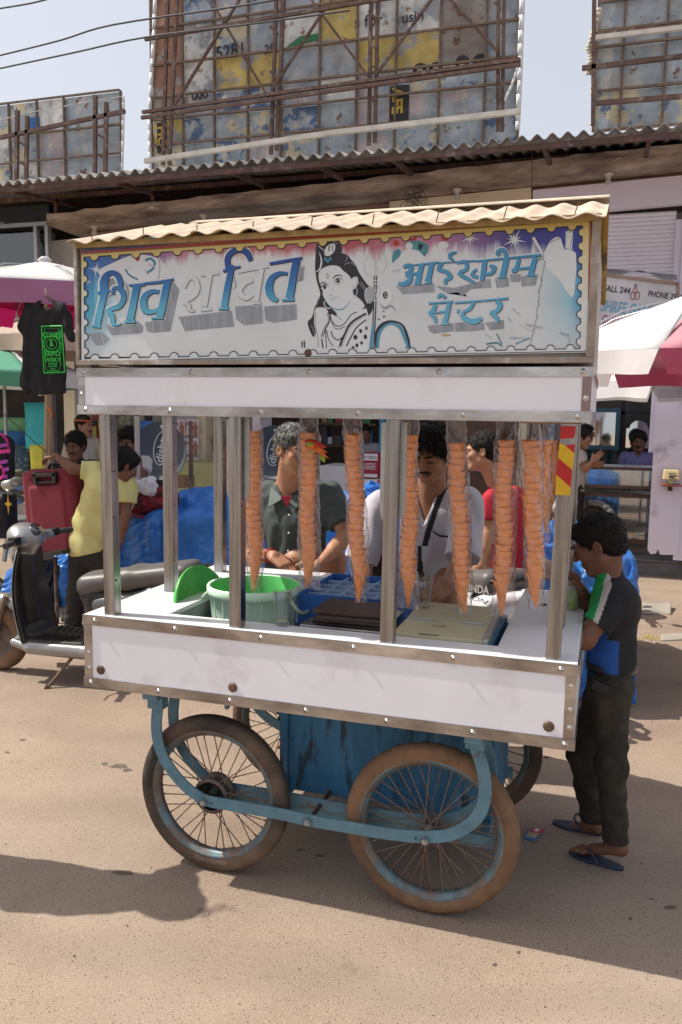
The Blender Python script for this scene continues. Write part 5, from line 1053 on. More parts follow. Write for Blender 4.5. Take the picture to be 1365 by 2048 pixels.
# overhead cables
cab = mat('cable_black', (.06, .06, .07), .6)
for i, (pts, lab) in enumerate((([(0, 110), (120, 80), (230, 48), (500, 8), (700, -30)], 'upper overhead cable sagging from the left edge to the central billboard'), ([(0, 136), (150, 104), (290, 74), (520, 45), (700, 20)], 'lower overhead cable reaching the left side of the central billboard'), ([(-40, 22), (60, 6), (120, -10)], 'short overhead cable in the top left corner'))):
    c = [P(x, y, 7.6) for x, y in pts]; tag(obj('overhead_cable', MB().tube(smooth2([tuple(p) for p in c], 4, False), .012, 6), cab), lab, 'cable')
cw = mat('loose_wire', (.10, .08, .07), .7)
lwr = thing('wire_tangle', 'tangle of loose dark wires hanging from the ledge over the cream fascia', 'wires', tuple(P(825, 390, 7.05)))
rg = random.Random(5)
for k in range(7):
    c0 = P(825+rg.uniform(-8, 8), 372, 7.04); pts = [c0]
    for j in range(5): pts.append(P(825+rg.uniform(-24, 24), 380+rg.uniform(0, 38), 7.04+rg.uniform(-.03, .03)))
    obj('wire', MB().tube(smooth2([tuple(p) for p in pts], 4, False), .004, 5), cw, lwr)
q = P(1064, 300, 7.0); tag(obj('drop_wire', MB().tube([P(1066, 285, 7.0), P(1065, 330, 7.0), P(1063, 420, 7.0)], .004, 5), cw), 'thin straight wire hanging down the ledge between cream and lavender fascias', 'wire')
# ------------------------------------------------------------------ shop fronts and what shows in them
# left clothes shop with dark fascia and glass case
bx('fascia_board', -12, P(98, 430, 7.3).x, P(50, 460, 7.3).z, P(50, 415, 7.3).z+.02, 7.3, 7.4, darkblue, label='dark fascia with small white lettering')
txt(shops, 'FASHION', 8, 452, 7.29, 8, mat('white_letters', (.6, .6, .6), .6), nm='lettering', align='RIGHT')
glass = bpy.data.materials.new('window_glass'); glass.use_nodes = True; n = glass.node_tree
for q_ in list(n.nodes): n.nodes.remove(q_)
out = n.nodes.new('ShaderNodeOutputMaterial'); tr = n.nodes.new('ShaderNodeBsdfTransparent'); tr.inputs[0].default_value = (.86, .9, .9, 1); gs = n.nodes.new('ShaderNodeBsdfGlossy'); gs.inputs['Roughness'].default_value = .03; m2 = n.nodes.new('ShaderNodeMixShader'); fr = n.nodes.new('ShaderNodeFresnel'); fr.inputs[0].default_value = 1.7
ad = n.nodes.new('ShaderNodeMath'); ad.operation = 'ADD'; ad.inputs[1].default_value = .10; n.links.new(fr.outputs[0], ad.inputs[0]); n.links.new(ad.outputs[0], m2.inputs[0]); n.links.new(tr.outputs[0], m2.inputs[1]); n.links.new(gs.outputs[0], m2.inputs[2]); n.links.new(m2.outputs[0], out.inputs[0])
dc = thing('upper_display_case', 'glass display case with coloured shirts high on the left shop', 'display case', tuple(P(40, 520, 7.4)))
a, b = P(-40, 462, 7.35), P(78, 556, 7.35)
obj('glass_pane', MB().box((a.x, 7.3, b.z), (b.x, 7.31, a.z)), glass, dc); obj('case_back', MB().box((a.x, 7.7, b.z), (b.x, 7.72, a.z)), mat('case_back', (.12, .16, .18), .7, v=.3, s=1.2), dc)
am = mat('aluminium_frame', (.4, .42, .43), .4, .6)
for x in (b.x, P(94, 500, 7.3).x): obj('frame_bar', MB().box((x, 7.26, b.z-1.6), (x+.05, 7.33, a.z+.05)), am, dc)
obj('frame_bar', MB().box((a.x, 7.25, a.z), (P(94, 500, 7.3).x+.05, 7.32, a.z+.05)), am, dc)
def shirtpoly(cx, cz, w_, h_): return [(cx-w_*.25, cz), (cx-w_*.1, cz+.01), (cx+w_*.1, cz+.01), (cx+w_*.25, cz), (cx+w_*.5, cz-h_*.3), (cx+w_*.36, cz-h_*.4), (cx+w_*.28, cz-h_*.28), (cx+w_*.3, cz-h_), (cx-w_*.3, cz-h_), (cx-w_*.28, cz-h_*.28), (cx-w_*.36, cz-h_*.4), (cx-w_*.5, cz-h_*.3)]
def garment(nm, label, x, y, Y, wpx, hpx, m, group=None, seed=0, kind='shirt'):
    s_ = pxm(x, y, Y); c = P(x, y, Y); w_, h_ = wpx*s_, hpx*s_; pp = shirtpoly(0, 0, w_, h_) if kind == 'shirt' else [(-w_/2, 0), (w_/2, 0), (w_/2, -h_), (w_*.06, -h_*.95), (0, -h_*.55), (-w_*.06, -h_*.95), (-w_/2, -h_)] if kind == 'shorts' else [(-w_/2, 0), (w_/2, 0), (w_/2, -h_), (-w_/2, -h_)]
    f = lambda px_, pz_: .012*math.sin(px_*40+seed)+.008*math.sin(pz_*17+px_*9+seed)
    bm = bmesh.new(); vs = [bm.verts.new((p[0], 0, p[1])) for p in pp]; bm.faces.new(vs); bmesh.ops.triangulate(bm, faces=bm.faces); bmesh.ops.subdivide_edges(bm, edges=bm.edges, cuts=3, use_grid_fill=True)
    for v_ in bm.verts: v_.co.y = f(v_.co.x, v_.co.z)
    me = bpy.data.meshes.new(nm); bm.to_mesh(me); bm.free(); me.materials.append(m); 
    for p_ in me.polygons: p_.use_smooth = True
    o = bpy.data.objects.new(nm, me); COL.objects.link(o); o.location = c; q_ = o.modifiers.new('t', 'SOLIDIFY'); q_.thickness = .02; tag(o, label, 'shirt' if kind == 'shirt' else 'shorts' if kind == 'shorts' else 'cloth', group); return o
cl = lambda nm, c: mat(nm, c, .85, v=.15, s=8)
garment('shirt', 'dark blue shirt at the left inside the upper glass case', 18, 482, 7.55, 60, 70, cl('cloth_navy', (.04, .08, .18)), 'shirts in the upper display case'); garment('shirt', 'lime green checked shirt in the upper glass case', 50, 474, 7.5, 56, 84, cl('cloth_lime', (.35, .42, .12)), 'shirts in the upper display case', 2)
garment('shirt', 'pale blue garment at the right inside the upper glass case', 72, 478, 7.6, 30, 60, cl('cloth_paleblue', (.25, .35, .42)), 'shirts in the upper display case', 3)
# goods hung under the left umbrellas
garment('shirt', 'turquoise printed T-shirt hanging low behind the bamboo pole', 74, 805, 5.2, 46, 78, cl('cloth_turquoise', (.06, .45, .50)), kind='panel'); 
garment('shirt', 'bright yellow printed T-shirt behind the suitcase', 75, 890, 5.0, 24, 42, cl('cloth_yellow', (.62, .58, .08)), kind='panel'); garment('shirt', 'pink patterned cloth hung beside the turquoise T-shirt', 107, 853, 5.3, 9, 50, cl('cloth_pink', (.55, .2, .38)), kind='panel')
garment('cloth_roll', 'green folded cloth on the top shelf of the left stall', 18, 835, 5.6, 84, 30, cl('cloth_green', (.20, .42, .22)), kind='panel'); garment('cloth_roll', 'blue folded cloth on the left stall', 18, 862, 5.5, 70, 32, cl('cloth_blue', (.04, .13, .36)), kind='panel')
garment('cloth_roll', 'dark teal patterned cloth at the bottom of the left stall', 25, 890, 5.4, 64, 70, mat('cloth_teal', (.05, .10, .13), .85, c2=(.3, .35, .35), s2=30, t2=.6), kind='panel')
txt(None, 'T99', 70, 915, 4.95, 10, BKM, nm='print') if False else None
garment('shirt', 'yellow-green shirt hanging under the white umbrella at far left', 8, 668, 6.0, 22, 34, cl('cloth_lime', (.35, .42, .12))); garment('shirt', 'small blue patterned shirt next to the yellow-green one at far left', 33, 668, 6.0, 22, 28, cl('cloth_blue', (.04, .13, .36)))
# openings and piers between the posts
bx('wall_pier', P(130, 900, 7.5).x, P(152, 900, 7.5).x, .34, 2.75, 7.5, 7.9, cream); bx('wall_pier', P(396, 900, 7.5).x, P(412, 900, 7.5).x, .34, 2.75, 7.5, 7.9, cream)
bx('wall_pier', P(1036, 900, 7.5).x, P(1052, 900, 7.5).x, .34, 2.75, 7.5, 7.9, mat('cream_light', (.6, .55, .4), .7)); bx('wall_pier', P(505, 900, 7.5).x, P(520, 900, 7.5).x, .34, 2.75, 7.5, 7.9, lav)
bx('blue_post', P(758, 900, 7.3).x, P(769, 900, 7.3).x, .34, 2.75, 7.3, 7.4, mat('blue_post', (.02, .17, .32), .5)); bx('blue_post', P(1095, 900, 7.5).x, P(1108, 900, 7.5).x, .34, 2.75, 7.5, 7.6, mat('blue_post', (.02, .17, .32), .5))
bx('counter_base', P(340, 930, 7.0).x, P(432, 930, 7.0).x, .176, P(380, 925, 7.0).z, 7.0, 7.4, ybase); bx('white_counter', P(640, 930, 7.0).x, P(697, 930, 7.0).x, .176, P(670, 932, 7.0).z, 7.0, 7.6, mat('white_counter', (.55, .55, .58), .5))
wood = mat('cabinet_wood', (.10, .05, .03), .6, v=.3, s=4)
bx('wood_cabinet', P(860, 900, 7.9).x, P(1000, 900, 7.9).x, .34, 2.2, 7.9, 8.3, wood)
# posters
pst = mat('poster_paper', (.62, .60, .64), .5, v=.1, s=5); psr = mat('poster_red', (.5, .06, .08), .5); psk = mat('poster_figure', (.38, .14, .12), .6, v=.3, s=30)
for r_ in range(3):
    for c_ in range(2):
        x0, y0 = 346+c_*27, 838+r_*38; Yp = 7.45
        po = pbox('poster', x0, y0, x0+25, y0+33, Yp, pst, .01)
        g = P(x0+18, y0+17, Yp); k_ = pxm(x0, y0, Yp); obj('poster_figure', MB().poly([(g.x+dx*k_, Yp-.006, g.z+dz*k_) for dx, dz in ((-3, -14), (4, -14), (4, -4), (6, 2), (2, 5), (2, 10), (-2, 10), (-2, 5), (-6, 0), (-3, -4))]), psk, po)
        g = P(x0+5, y0+12, Yp-.007); obj('poster_text', text_mb(MB(), 'dishtv', g, (1, 0, 0), (0, 0, 1), k_*7, bold=.02), psr, po)
bx('poster_wall', P(342, 900, 7.5).x, P(396, 900, 7.5).x, .34, 2.75, 7.5, 7.6, mat('poster_wall', (.45, .42, .44), .7))
# shelves of small goods in the dark shops
gm_ = [mat('goods_%s' % k, c, .6, v=.2) for k, c in (('red', (.3, .04, .04)), ('tan', (.3, .2, .12)), ('white', (.45, .45, .45)), ('blue', (.04, .1, .25)), ('dark', (.05, .05, .06)), ('green', (.05, .18, .08)), ('gold', (.35, .25, .06)))]
rg = random.Random(11)
for (xp0, xp1, z0, z1, Y) in ((414, 505, 1.0, 2.5, 8.3), (640, 756, 1.2, 2.5, 8.8), (152, 240, 1.2, 2.4, 8.2), (770, 860, 1.0, 2.5, 8.5), (900, 1030, 1.7, 2.5, 8.35)):
    X0, X1 = P(xp0, 850, Y).x, P(xp1, 850, Y).x; z = z0
    while z < z1:
        o = bx('shelf', X0, X1, z-.03, z, Y-.1, Y+.25, wood); gb = MB(); x = X0+.03
        while x < X1-.12:
            w_ = rg.uniform(.06, .16); h_ = rg.uniform(.08, .26); gb.box((x, Y, z+.002), (x+w_, Y+rg.uniform(.06, .15), z+h_), rg.randrange(7)); x += w_+rg.uniform(.01, .05)
        obj('shelf_goods', gb, gm_, o, kind='stuff'); z += rg.uniform(.3, .4)
for (x, y0, y1, Y, c_) in ((212, 835, 905, 7.6, 4), (222, 835, 890, 7.6, 1), (232, 838, 900, 7.6, 4), (445, 838, 880, 7.7, 0), (455, 838, 890, 7.7, 1), (424, 838, 900, 7.7, 6)):
    a, b = P(x, y0, Y), P(x, y1, Y); bx('hanging_strip', a.x-.04, a.x+.04, b.z, a.z, Y, Y+.03, gm_[c_])
garment('shorts', 'pair of blue shorts hanging above the dish antenna', 305, 842, 5.6, 44, 46, cl('cloth_royal', (.03, .13, .42)), 'shorts hanging over the stall', kind='shorts'); garment('shorts', 'camouflage shorts hanging left of the blue pair', 262, 826, 5.6, 52, 30, mat('cloth_camo', (.22, .2, .15), .9, c2=(.08, .09, .06), s2=14, t2=.5), 'shorts hanging over the stall', 2, kind='shorts'); garment('shorts', 'grey shorts hanging at the right over the dish antenna', 318, 826, 5.5, 26, 24, cl('cloth_grey', (.15, .15, .14)), 'shorts hanging over the stall', 3, kind='shorts'); garment('shirt', 'light blue hanging cloth behind the royal blue shorts', 330, 828, 5.9, 18, 36, cl('cloth_sky', (.12, .4, .55)), kind='panel')
# dish antennas
dsh = mat('dish_grey', (.07, .085, .10), .45, v=.08, s=3)
def dish(x, y, rpx, Y, label, rot=78, tx=True):
    c = P(x, y, Y); r_ = rpx*pxm(x, y, Y); t = thing('dish_antenna', label, 'satellite dish', (c.x, Y, c.z-r_), 'satellite dishes between the shops')
    obj('dish_bowl', MB().lathe((c.x, Y, c.z), [(.001, -.0), (r_*.4, -.012), (r_*.75, -.04), (r_*.97, -.075), (r_, -.082), (r_, -.075), (r_*.97, -.066), (r_*.4, .0), (.001, .01)], 48, (0, 1, 0)), dsh, t)
    wl = mat('white_letters', (.6, .6, .6), .6); o = V((c.x-.03*0+r_*.02, Y-.055, c.z-r_*.42)); ux = V((math.cos(R(rot)), 0, math.sin(R(rot)))); uy = V((-ux.z, 0, ux.x))
    if tx:
        obj('logo', text_mb(MB(), 'dishtv', o-uy*r_*.02, ux, uy, r_*.42, 0, 'LEFT', 0, .02), wl, t)
        cc = o+ux*r_*.5+uy*r_*.1; pts = [cc+ux*math.cos(R(a))*r_*.58+uy*math.sin(R(a))*r_*.30 for a in range(20, 215, 12)]; obj('logo_swoosh', MB().tube(pts, .006, 5), wl, t)
        obj('logo_mark', MB().prism([cc+ux*r_*.62+uy*r_*.12, cc+ux*r_*.73+uy*r_*.02, cc+ux*r_*.84+uy*r_*.12, cc+ux*r_*.73+uy*r_*.22], (0, -.004, 0)), wl, t)
    obj('feed_arm', MB().tube([(c.x, Y+.0, c.z-r_*.98), (c.x, Y+.2, c.z-r_*1.02), (c.x, Y+.25, .34)], .015, 8), am, t)
dish(328, 901, 52, 5.2, 'round grey dish antenna with white lettering beside the posters'); dish(553, 905, 50, 5.6, 'grey dish antenna half hidden behind the man in the grey-green shirt')
# boxes
bxo = thing('carton', 'red and white upright product carton on the white counter', 'box', tuple(P(741, 955, 6.9))); a, b = P(727, 905, 6.9), P(757, 957, 6.9)
obj('carton_body', MB().box((a.x, 6.9, b.z), (b.x, 7.1, a.z)), mat('carton_red', (.30, .02, .04), .5), bxo); obj('carton_label', MB().box((a.x+.012, 6.895, a.z-.09), (b.x-.012, 6.899, a.z-.012)), pst, bxo)
obj('carton_label', MB().box((a.x+.012, 6.895, b.z+.012), (b.x-.012, 6.899, b.z+.05)), pst, bxo)
obj('lettering', text_mb(MB(), 'V-TECH', V(((a.x+b.x)/2, 6.893, a.z-.07)), (1, 0, 0), (0, 0, 1), .045, bold=.01), BKM, bxo)
lb = MB()
for k in range(5): lb.box((a.x+.025, 6.895, a.z-.13-k*.016), (b.x-.03-.01*(k % 2), 6.899, a.z-.124-k*.016))
obj('small_print', lb, pst, bxo)
b2 = thing('carton', 'white carton with pink edge under the red one', 'box', tuple(P(740, 985, 6.7))); a, b = P(722, 960, 6.7), P(762, 1000, 6.7)
obj('carton_body', MB().box((a.x, 6.7, b.z), (b.x-.05, 6.9, a.z)).box((b.x-.05, 6.7, b.z), (b.x, 6.9, a.z), 1), [pst, mat('carton_pink', (.4, .05, .15), .6)], b2)
b3 = thing('carton', 'small brown cardboard carton in front of the yellow counter', 'box', tuple(P(356, 975, 6.0))); a, b = P(342, 952, 6.0), P(369, 976, 6.0); obj('carton_body', MB().box((a.x, 6.0, b.z), (b.x, 6.25, a.z)), mat('cardboard', (.32, .2, .1), .8), b3)
# =================================================================== the jeweller's stall at right
jb = thing('jewellery_display_counter', 'brown framed glass display counter under the jeweller sign, reflecting the street', 'display counter', tuple(P(1240, 1090, 7.0)))
brn = mat('brown_frame', (.11, .06, .045), .5, v=.2, s=5)
YJ = 6.95
def fr(x0, y0, x1, y1, Y, t, m, par, nm='frame_bar', d=.06):
    a, b = P(x0, y0, Y), P(x1, y1, Y); obj(nm, MB().box((a.x, Y, a.z-t), (b.x, Y+d, a.z)), m, par); obj(nm, MB().box((a.x, Y, b.z), (b.x, Y+d, b.z+t)), m, par); obj(nm, MB().box((a.x, Y, b.z+t), (a.x+t, Y+d, a.z-t)), m, par); obj(nm, MB().box((b.x-t, Y, b.z+t), (b.x, Y+d, a.z-t)), m, par); return a, b
a, b = fr(1100, 930, 1318, 980, YJ-.1, .03, brn, jb); glass2 = glass.copy(); glass2.name = 'street_reflecting_glass'; [setattr(q.inputs[1], 'default_value', .2) for q in glass2.node_tree.nodes if q.type == 'MATH']
obj('glass_pane', MB().box((a.x+.03, YJ-.07, b.z+.03), (b.x-.03, YJ-.062, a.z-.03)), glass2, jb)
obj('display_tray', MB().box((a.x+.03, YJ+.1, b.z), (b.x-.03, YJ+.4, b.z+.06)), mat('tray_blue', (.07, .10, .2), .6), jb)
obj('tray_back', MB().box((a.x+.03, YJ+.42, b.z), (b.x-.03, YJ+.44, a.z)), mat('tray_back', (.55, .58, .62), .4, v=.3, s=3), jb)
jw = mat('silver_trinkets', (.6, .6, .6), .25, .8); rg = random.Random(4); tb = MB()
for i in range(46): x = a.x+.08+i*(b.x-a.x-.16)/46; tb.box((x, YJ+.05, b.z+.03), (x+.012, YJ+.09, b.z+.06+rg.uniform(0, .05)))
obj('trinkets', tb, jw, jb, kind='stuff')
a2, b2 = fr(1100, 982, 1312, 1090, YJ, .04, brn, jb); obj('glass_pane', MB().box((a2.x+.04, YJ+.03, b2.z+.04), (b2.x-.04, YJ+.038, a2.z-.04)), glass2, jb)
obj('case_back', MB().box((a2.x, YJ+.5, b2.z), (b2.x, YJ+.52, a2.z)), mat('case_inside', (.5, .46, .42), .7, v=.25, s=2), jb)
for k in (1, 2): z = a2.z+(b2.z-a2.z)*k/3; obj('shelf', MB().box((a2.x+.04, YJ+.06, z), (b2.x-.04, YJ+.48, z+.012)), glass, jb)
tb = MB()
for i in range(40): 
    k = rg.choice((1, 2)); z = a2.z+(b2.z-a2.z)*k/3+.013; x = rg.uniform(a2.x+.08, b2.x-.15); tb.box((x, YJ+.1, z), (x+rg.uniform(.02, .09), YJ+.25, z+rg.uniform(.015, .06)))
obj('trinkets', tb, mat('case_goods', (.5, .48, .44), .4, .2, v=.5, s=20), jb, kind='stuff')
obj('red_tray', MB().box((P(1240, 1078, YJ+.1).x, YJ+.08, P(1250, 1080, YJ+.08).z), (b2.x-.08, YJ+.4, P(1250, 1076, YJ+.08).z)), mat('tray_red', (.35, .03, .02), .5), jb)
obj('counter_block', MB().box((a2.x, YJ+.05, .176+.16), (b2.x+.1, YJ+.5, b2.z-.001)), stone, jb)
# interior fittings
bx('stall_back', P(1090, 850, 8.6).x, P(1330, 850, 8.6).x, .34, 3.2, 8.6, 8.7, mat('stall_back_paint', (.17, .165, .15), .8, v=.1)); bx('stripe_panel', P(1150, 900, 8.5).x, P(1330, 900, 8.5).x, P(1200, 935, 8.5).z, P(1200, 898, 8.5).z, 8.5, 8.56, mat('stripe_grey', (.22, .2, .18), .7))
for i in range(7): x = P(1176+i*20, 900, 8.48).x; bx('teal_stripe', x, x+.05, P(1200, 933, 8.48).z, P(1200, 900, 8.48).z, 8.485, 8.499, mat('teal_stripe', (.03, .13, .18), .6))
mrr = mat('mirror', (.75, .78, .78), .04, 1., v=0)
mo = thing('wall_mirror', 'tall dark mirror with scalloped top on the grey stall wall', 'mirror', tuple(P(1277, 905, 8.4))); c = P(1277, 868, 8.4); k_ = pxm(1277, 868, 8.4)
pts = [(c.x-24*k_, c.z-32*k_), (c.x+22*k_, c.z-32*k_), (c.x+22*k_, c.z+8*k_), (c.x+16*k_, c.z+22*k_), (c.x+8*k_, c.z+27*k_), (c.x, c.z+29*k_), (c.x-8*k_, c.z+27*k_), (c.x-16*k_, c.z+20*k_), (c.x-18*k_, c.z+12*k_), (c.x-24*k_, c.z+12*k_)]
obj('mirror_glass', MB().prism([(x, 8.4, z) for x, z in pts], (0, .03, 0)), mrr, mo)
bx('door_frame', P(1241, 860, 8.2).x, P(1246, 860, 8.2).x+.02, .34, 2.6, 8.2, 8.3, darkblue); bx('door_frame', P(1240, 825, 8.2).x, P(1318, 825, 8.2).x, P(1240, 828, 8.2).z, P(1240, 822, 8.2).z, 8.2, 8.3, darkblue)
wm = thing('framed_mirror', 'wide wall mirror in a blue frame left of the grey door in the jewellery stall', 'mirror', tuple(P(1200, 895, 8.0)))
a, b = fr(1120, 815, 1238, 900, 8.0, .05, mat('frame_blue', (.04, .11, .15), .5), wm); obj('mirror_glass', MB().box((a.x+.05, 8.02, b.z+.05), (b.x-.05, 8.03, a.z-.05)), mrr, wm)
# roofed reflection look-alike is real: a mirror facing the street
# sign
sg = thing('shop_sign', 'white painted jeweller sign with blue and magenta lettering over the right stall', 'sign', tuple(P(1280, 655, 6.9)))
YG = 6.9; c4 = [P(1196, 548, YG), P(1358, 566, YG), P(1350, 700, YG), P(1192, 655, YG)]
pv = [(1196, 548), (1357, 567), (1357, 668), (1192, 655)]; c4 = [P(*p, YG) for p in pv]
wsg = mat('sign_white', (.56, .55, .58), .6, v=.05, s=2, c2=(.42, .40, .40), s2=2, t2=.62, w2=.1)
obj('sign_board', MB().prism(c4, (0, .04, 0)), wsg, sg)
for i in range(4): obj('sign_frame', MB().bar(c4[i]+V((0, -.005, 0)), c4[(i+1) % 4]+V((0, -.005, 0)), .03, .03, (0, 1, 0)), brownw, sg)
ux = (c4[1]-c4[0]).normalized(); uy = V((-ux.z, 0, ux.x)); kk = pxm(1270, 600, YG)
def st_(s_, x, y, h, m, sx=.72, al='LEFT'): obj('lettering', text_mb(MB(), s_, P(x, y, YG-.004), ux, uy, h*kk*1.38, 0, al, 0, .022, sx), m, sg)
bl_ = mat('sign_lettering_blue', (.16, .34, .50), .6); mg_ = mat('sign_lettering_magenta', (.40, .04, .17), .6); bk_ = mat('sign_lettering_black', (.06, .05, .06), .6)
st_('STALL 244', 1198, 580, 13, bk_, .8); st_('PHONE 251302', 1296, 592, 12, bk_, .74); st_('SHREE GANESH JEWELLERS', 1202, 621, 24, bl_, .56); st_('GOLD & SILVER', 1203, 645, 18, mg_, .62)
q = P(1271, 583, YG-.008); em = MB()
for (cx_, cz_, a_, b_) in ((-3.5, -8, 5, 8), (4.5, -8, 5, 8), (.5, 2, 4, 6), (.5, 13, 2, 3)):
    em.tube([(q.x+(cx_+a_*math.cos(t*math.pi/9))*kk, YG-.006, q.z+(cz_+b_*math.sin(t*math.pi/9))*kk) for t in range(18)], .004, 5, closed=True)
obj('sign_emblem', em, mat('emblem_red', (.4, .12, .10), .6), sg)
tarp = mat('grey_tarp', (.28, .28, .30), .7, v=.2, s=5)
t2 = obj('torn_sheet', MB().grid(lambda u, v: P(1200+u*155, 545+14*u-v*5+8*math.sin(u*9)*(1-v)-4, YG-.02+.25*v), 24, 4), tarp, solid=.006); tag(t2, 'crumpled grey sheet along the top of the jeweller sign', 'sheet')
# lavender post with the coin telephone
lp = thing('lavender_pillar', 'pale lavender painted timber pillar at the right edge carrying a coin telephone', 'pillar', tuple(P(1340, 1112, 6.6)))
a, b = P(1324, 640, 6.55), P(1357, 1112, 6.55)
obj('pillar_shaft', MB().prism([(a.x, 6.55, b.z+.04), (a.x+.03, 6.55, b.z-.0), (a.x+.08, 6.55, b.z+.01), (a.x+.1, 6.55, b.z+.06), (a.x+.12, 6.55, b.z+.0), (b.x, 6.55, b.z+.01), (b.x, 6.55, P(1340, 622, 6.55).z), (a.x, 6.55, P(1340, 622, 6.55).z)], (0, .1, 0)), lav, lp, bevel=.004)
a3 = P(1311, 900, 6.62); obj('pillar_board', MB().box((a3.x, 6.7, .34), (a.x+.01, 6.74, 2.4)), lav, lp); bb = P(1315, 905, 6.6); obj('pillar_board', MB().box((P(1310, 700, 6.6).x, 6.6, bb.z), (P(1332, 905, 6.6).x-.02, 6.64, 2.4)), lav, lp)
obj('pillar_board', MB().box((P(1362, 900, 6.5).x, 6.56, .2), (P(1362, 900, 6.5).x+.4, 6.62, 2.4)), lav, lp)
ph = thing('coin_telephone', 'small yellowed coin telephone on a red shelf fixed to the lavender pillar', 'telephone', tuple(P(1342, 970, 6.4))); c = P(1343, 952, 6.42); k_ = pxm(1343, 952, 6.42)
pm_ = mat('yellowed_plastic', (.52, .40, .22), .5, v=.1)
obj('phone_body', MB().hexa([(c.x-16*k_, 6.38, c.z-8*k_), (c.x+18*k_, 6.38, c.z-8*k_), (c.x+18*k_, 6.52, c.z-8*k_), (c.x-16*k_, 6.52, c.z-8*k_), (c.x-15*k_, 6.42, c.z+13*k_), (c.x+16*k_, 6.42, c.z+13*k_), (c.x+16*k_, 6.52, c.z+13*k_), (c.x-15*k_, 6.52, c.z+13*k_)]), pm_, ph, bevel=.01)
obj('phone_slot', MB().box((c.x-6*k_, 6.39, c.z+5*k_), (c.x+10*k_, 6.40, c.z+7*k_)).box((c.x-5*k_, 6.375, c.z-4*k_), (c.x+7*k_, 6.385, c.z+1*k_)), slate, ph); obj('phone_chute', MB().box((c.x-6*k_, 6.36, c.z-16*k_), (c.x+4*k_, 6.5, c.z-9*k_)), mat('phone_green', (.3, .32, .15), .5), ph)
obj('phone_shelf', MB().box((c.x-19*k_, 6.33, c.z-21*k_), (c.x+22*k_, 6.545, c.z-18*k_)), mat('shelf_red', (.25, .07, .05), .6), ph); obj('shelf_bracket', MB().box((c.x-3*k_, 6.52, c.z-34*k_), (c.x+6*k_, 6.545, c.z-21.5*k_)), iron, ph)
# litter on the ground
def scrap(nm, px, z_, lab, cat, m, th=.002):
    q = [PZ(x, y, z_) for x, y in px]; o = obj(nm, MB().prism(q, (0, 0, th)), m); return tag(o, lab, cat)
gcb = mat('grey_card', (.30, .27, .23), .85, v=.15, s=10)
cdb = obj('cardboard_sheet', MB().grid(lambda u, v: tuple(PZ(1285+u*58, 1228-v*24, .004+.05*u*(v)+.006*math.sin(u*7))), 12, 5), gcb, solid=.004); tag(cdb, 'curled grey cardboard sheet on the sunny ground right of the boy', 'cardboard')
cdb = obj('cardboard_sheet', MB().grid(lambda u, v: tuple(PZ(1322+u*80, 1268+v*14-12*(1-u)*0-u*4, .004+.03*(1-v)*u)), 12, 5), gcb, solid=.004); tag(cdb, 'grey cardboard sheet cut by the right edge of the picture, nearer than the other', 'cardboard')
ysp = MB(); rg = random.Random(9)
for i in range(60): q = PZ(rg.gauss(1300, 14), rg.gauss(1277, 4), .001); ysp.cbox((q.x, q.y, .004), (.008, .006, .004), Matrix.Rotation(rg.uniform(0, 3), 3, 'Z'))
o = obj('yellow_crumbs', ysp, mat('crumbs', (.5, .42, .08), .8)); o['kind'] = 'stuff'; o['label'] = 'scatter of small yellow crumbs on the shaded ground behind the boy'
wr = thing('snack_packet', 'flat red and blue snack packet lying on the ground beside the right wheel', 'packet', tuple(PZ(1068, 1671, .003)))
def wp_(pts, m, z_, nm): obj(nm, MB().prism([PZ(x, y, z_) for x, y in pts], (0, 0, .0015)), m, wr)
wp_([(1045, 1677), (1061, 1657), (1090, 1662), (1070, 1684)], mat('packet_blue', (.03, .16, .42), .35), .003, 'packet_body'); wp_([(1058, 1666), (1066, 1655), (1090, 1661), (1079, 1671)], mat('packet_red', (.5, .03, .03), .35), .0046, 'packet_print'); wp_([(1050, 1674), (1060, 1665), (1079, 1668), (1070, 1677)], mat('packet_picture', (.4, .33, .22), .5, v=.3, s=60), .0062, 'packet_picture')
wp_([(1068, 1662), (1073, 1657.5), (1081, 1660), (1076, 1664)], pst, .0078, 'packet_mark')
for i, (x, y) in enumerate(((447, 1588+15), (150, 1798), (510, 1848), (993, 1878))): pass
stn = mat('oily_stain', (.11, .085, .07), .7, v=.3, s=30)
sm_ = MB(); rg = random.Random(13)
for (x, y, w__, h__) in ((238, 1533, 22, 5), (255, 1540, 12, 4), (210, 1528, 8, 3), (45, 1480, 8, 2), (1342, 1815, 14, 5), (1180, 1727, 9, 3), (1262, 1837, 5, 3), (1305, 1798, 5, 2), (1093, 1515, 8, 3), (600, 1700, 8, 3), (640, 1712, 10, 3), (245, 1745, 30, 6), (1038, 1905, 5, 4), (990, 1930, 6, 4), (15, 1505, 6, 2)):
    k0 = len(sm_.v); n_ = 14; sm_.poly([tuple(PZ(x+w__*math.cos(2*math.pi*i/n_)*rg.uniform(.6, 1.1), y+h__*math.sin(2*math.pi*i/n_)*rg.uniform(.6, 1.1), .0012)) for i in range(n_)][::-1])
o = obj('oil_stains', sm_, stn); o['kind'] = 'stuff'; o['label'] = 'small dark oil stains and damp spots on the road'
gb = MB(); rg = random.Random(21)
for i in range(900):
    x, y = rg.uniform(-2.2, 3.0), rg.uniform(-1.8, 5.5); s_ = rg.uniform(.0015, .0045)*(1.6 if i % 30 == 0 else 1); gb.cbox((x, y, s_*.4), (s_, s_*rg.uniform(.6, 1), s_*.8), Matrix.Rotation(rg.uniform(0, 3), 3, 'Z'), i % 3)
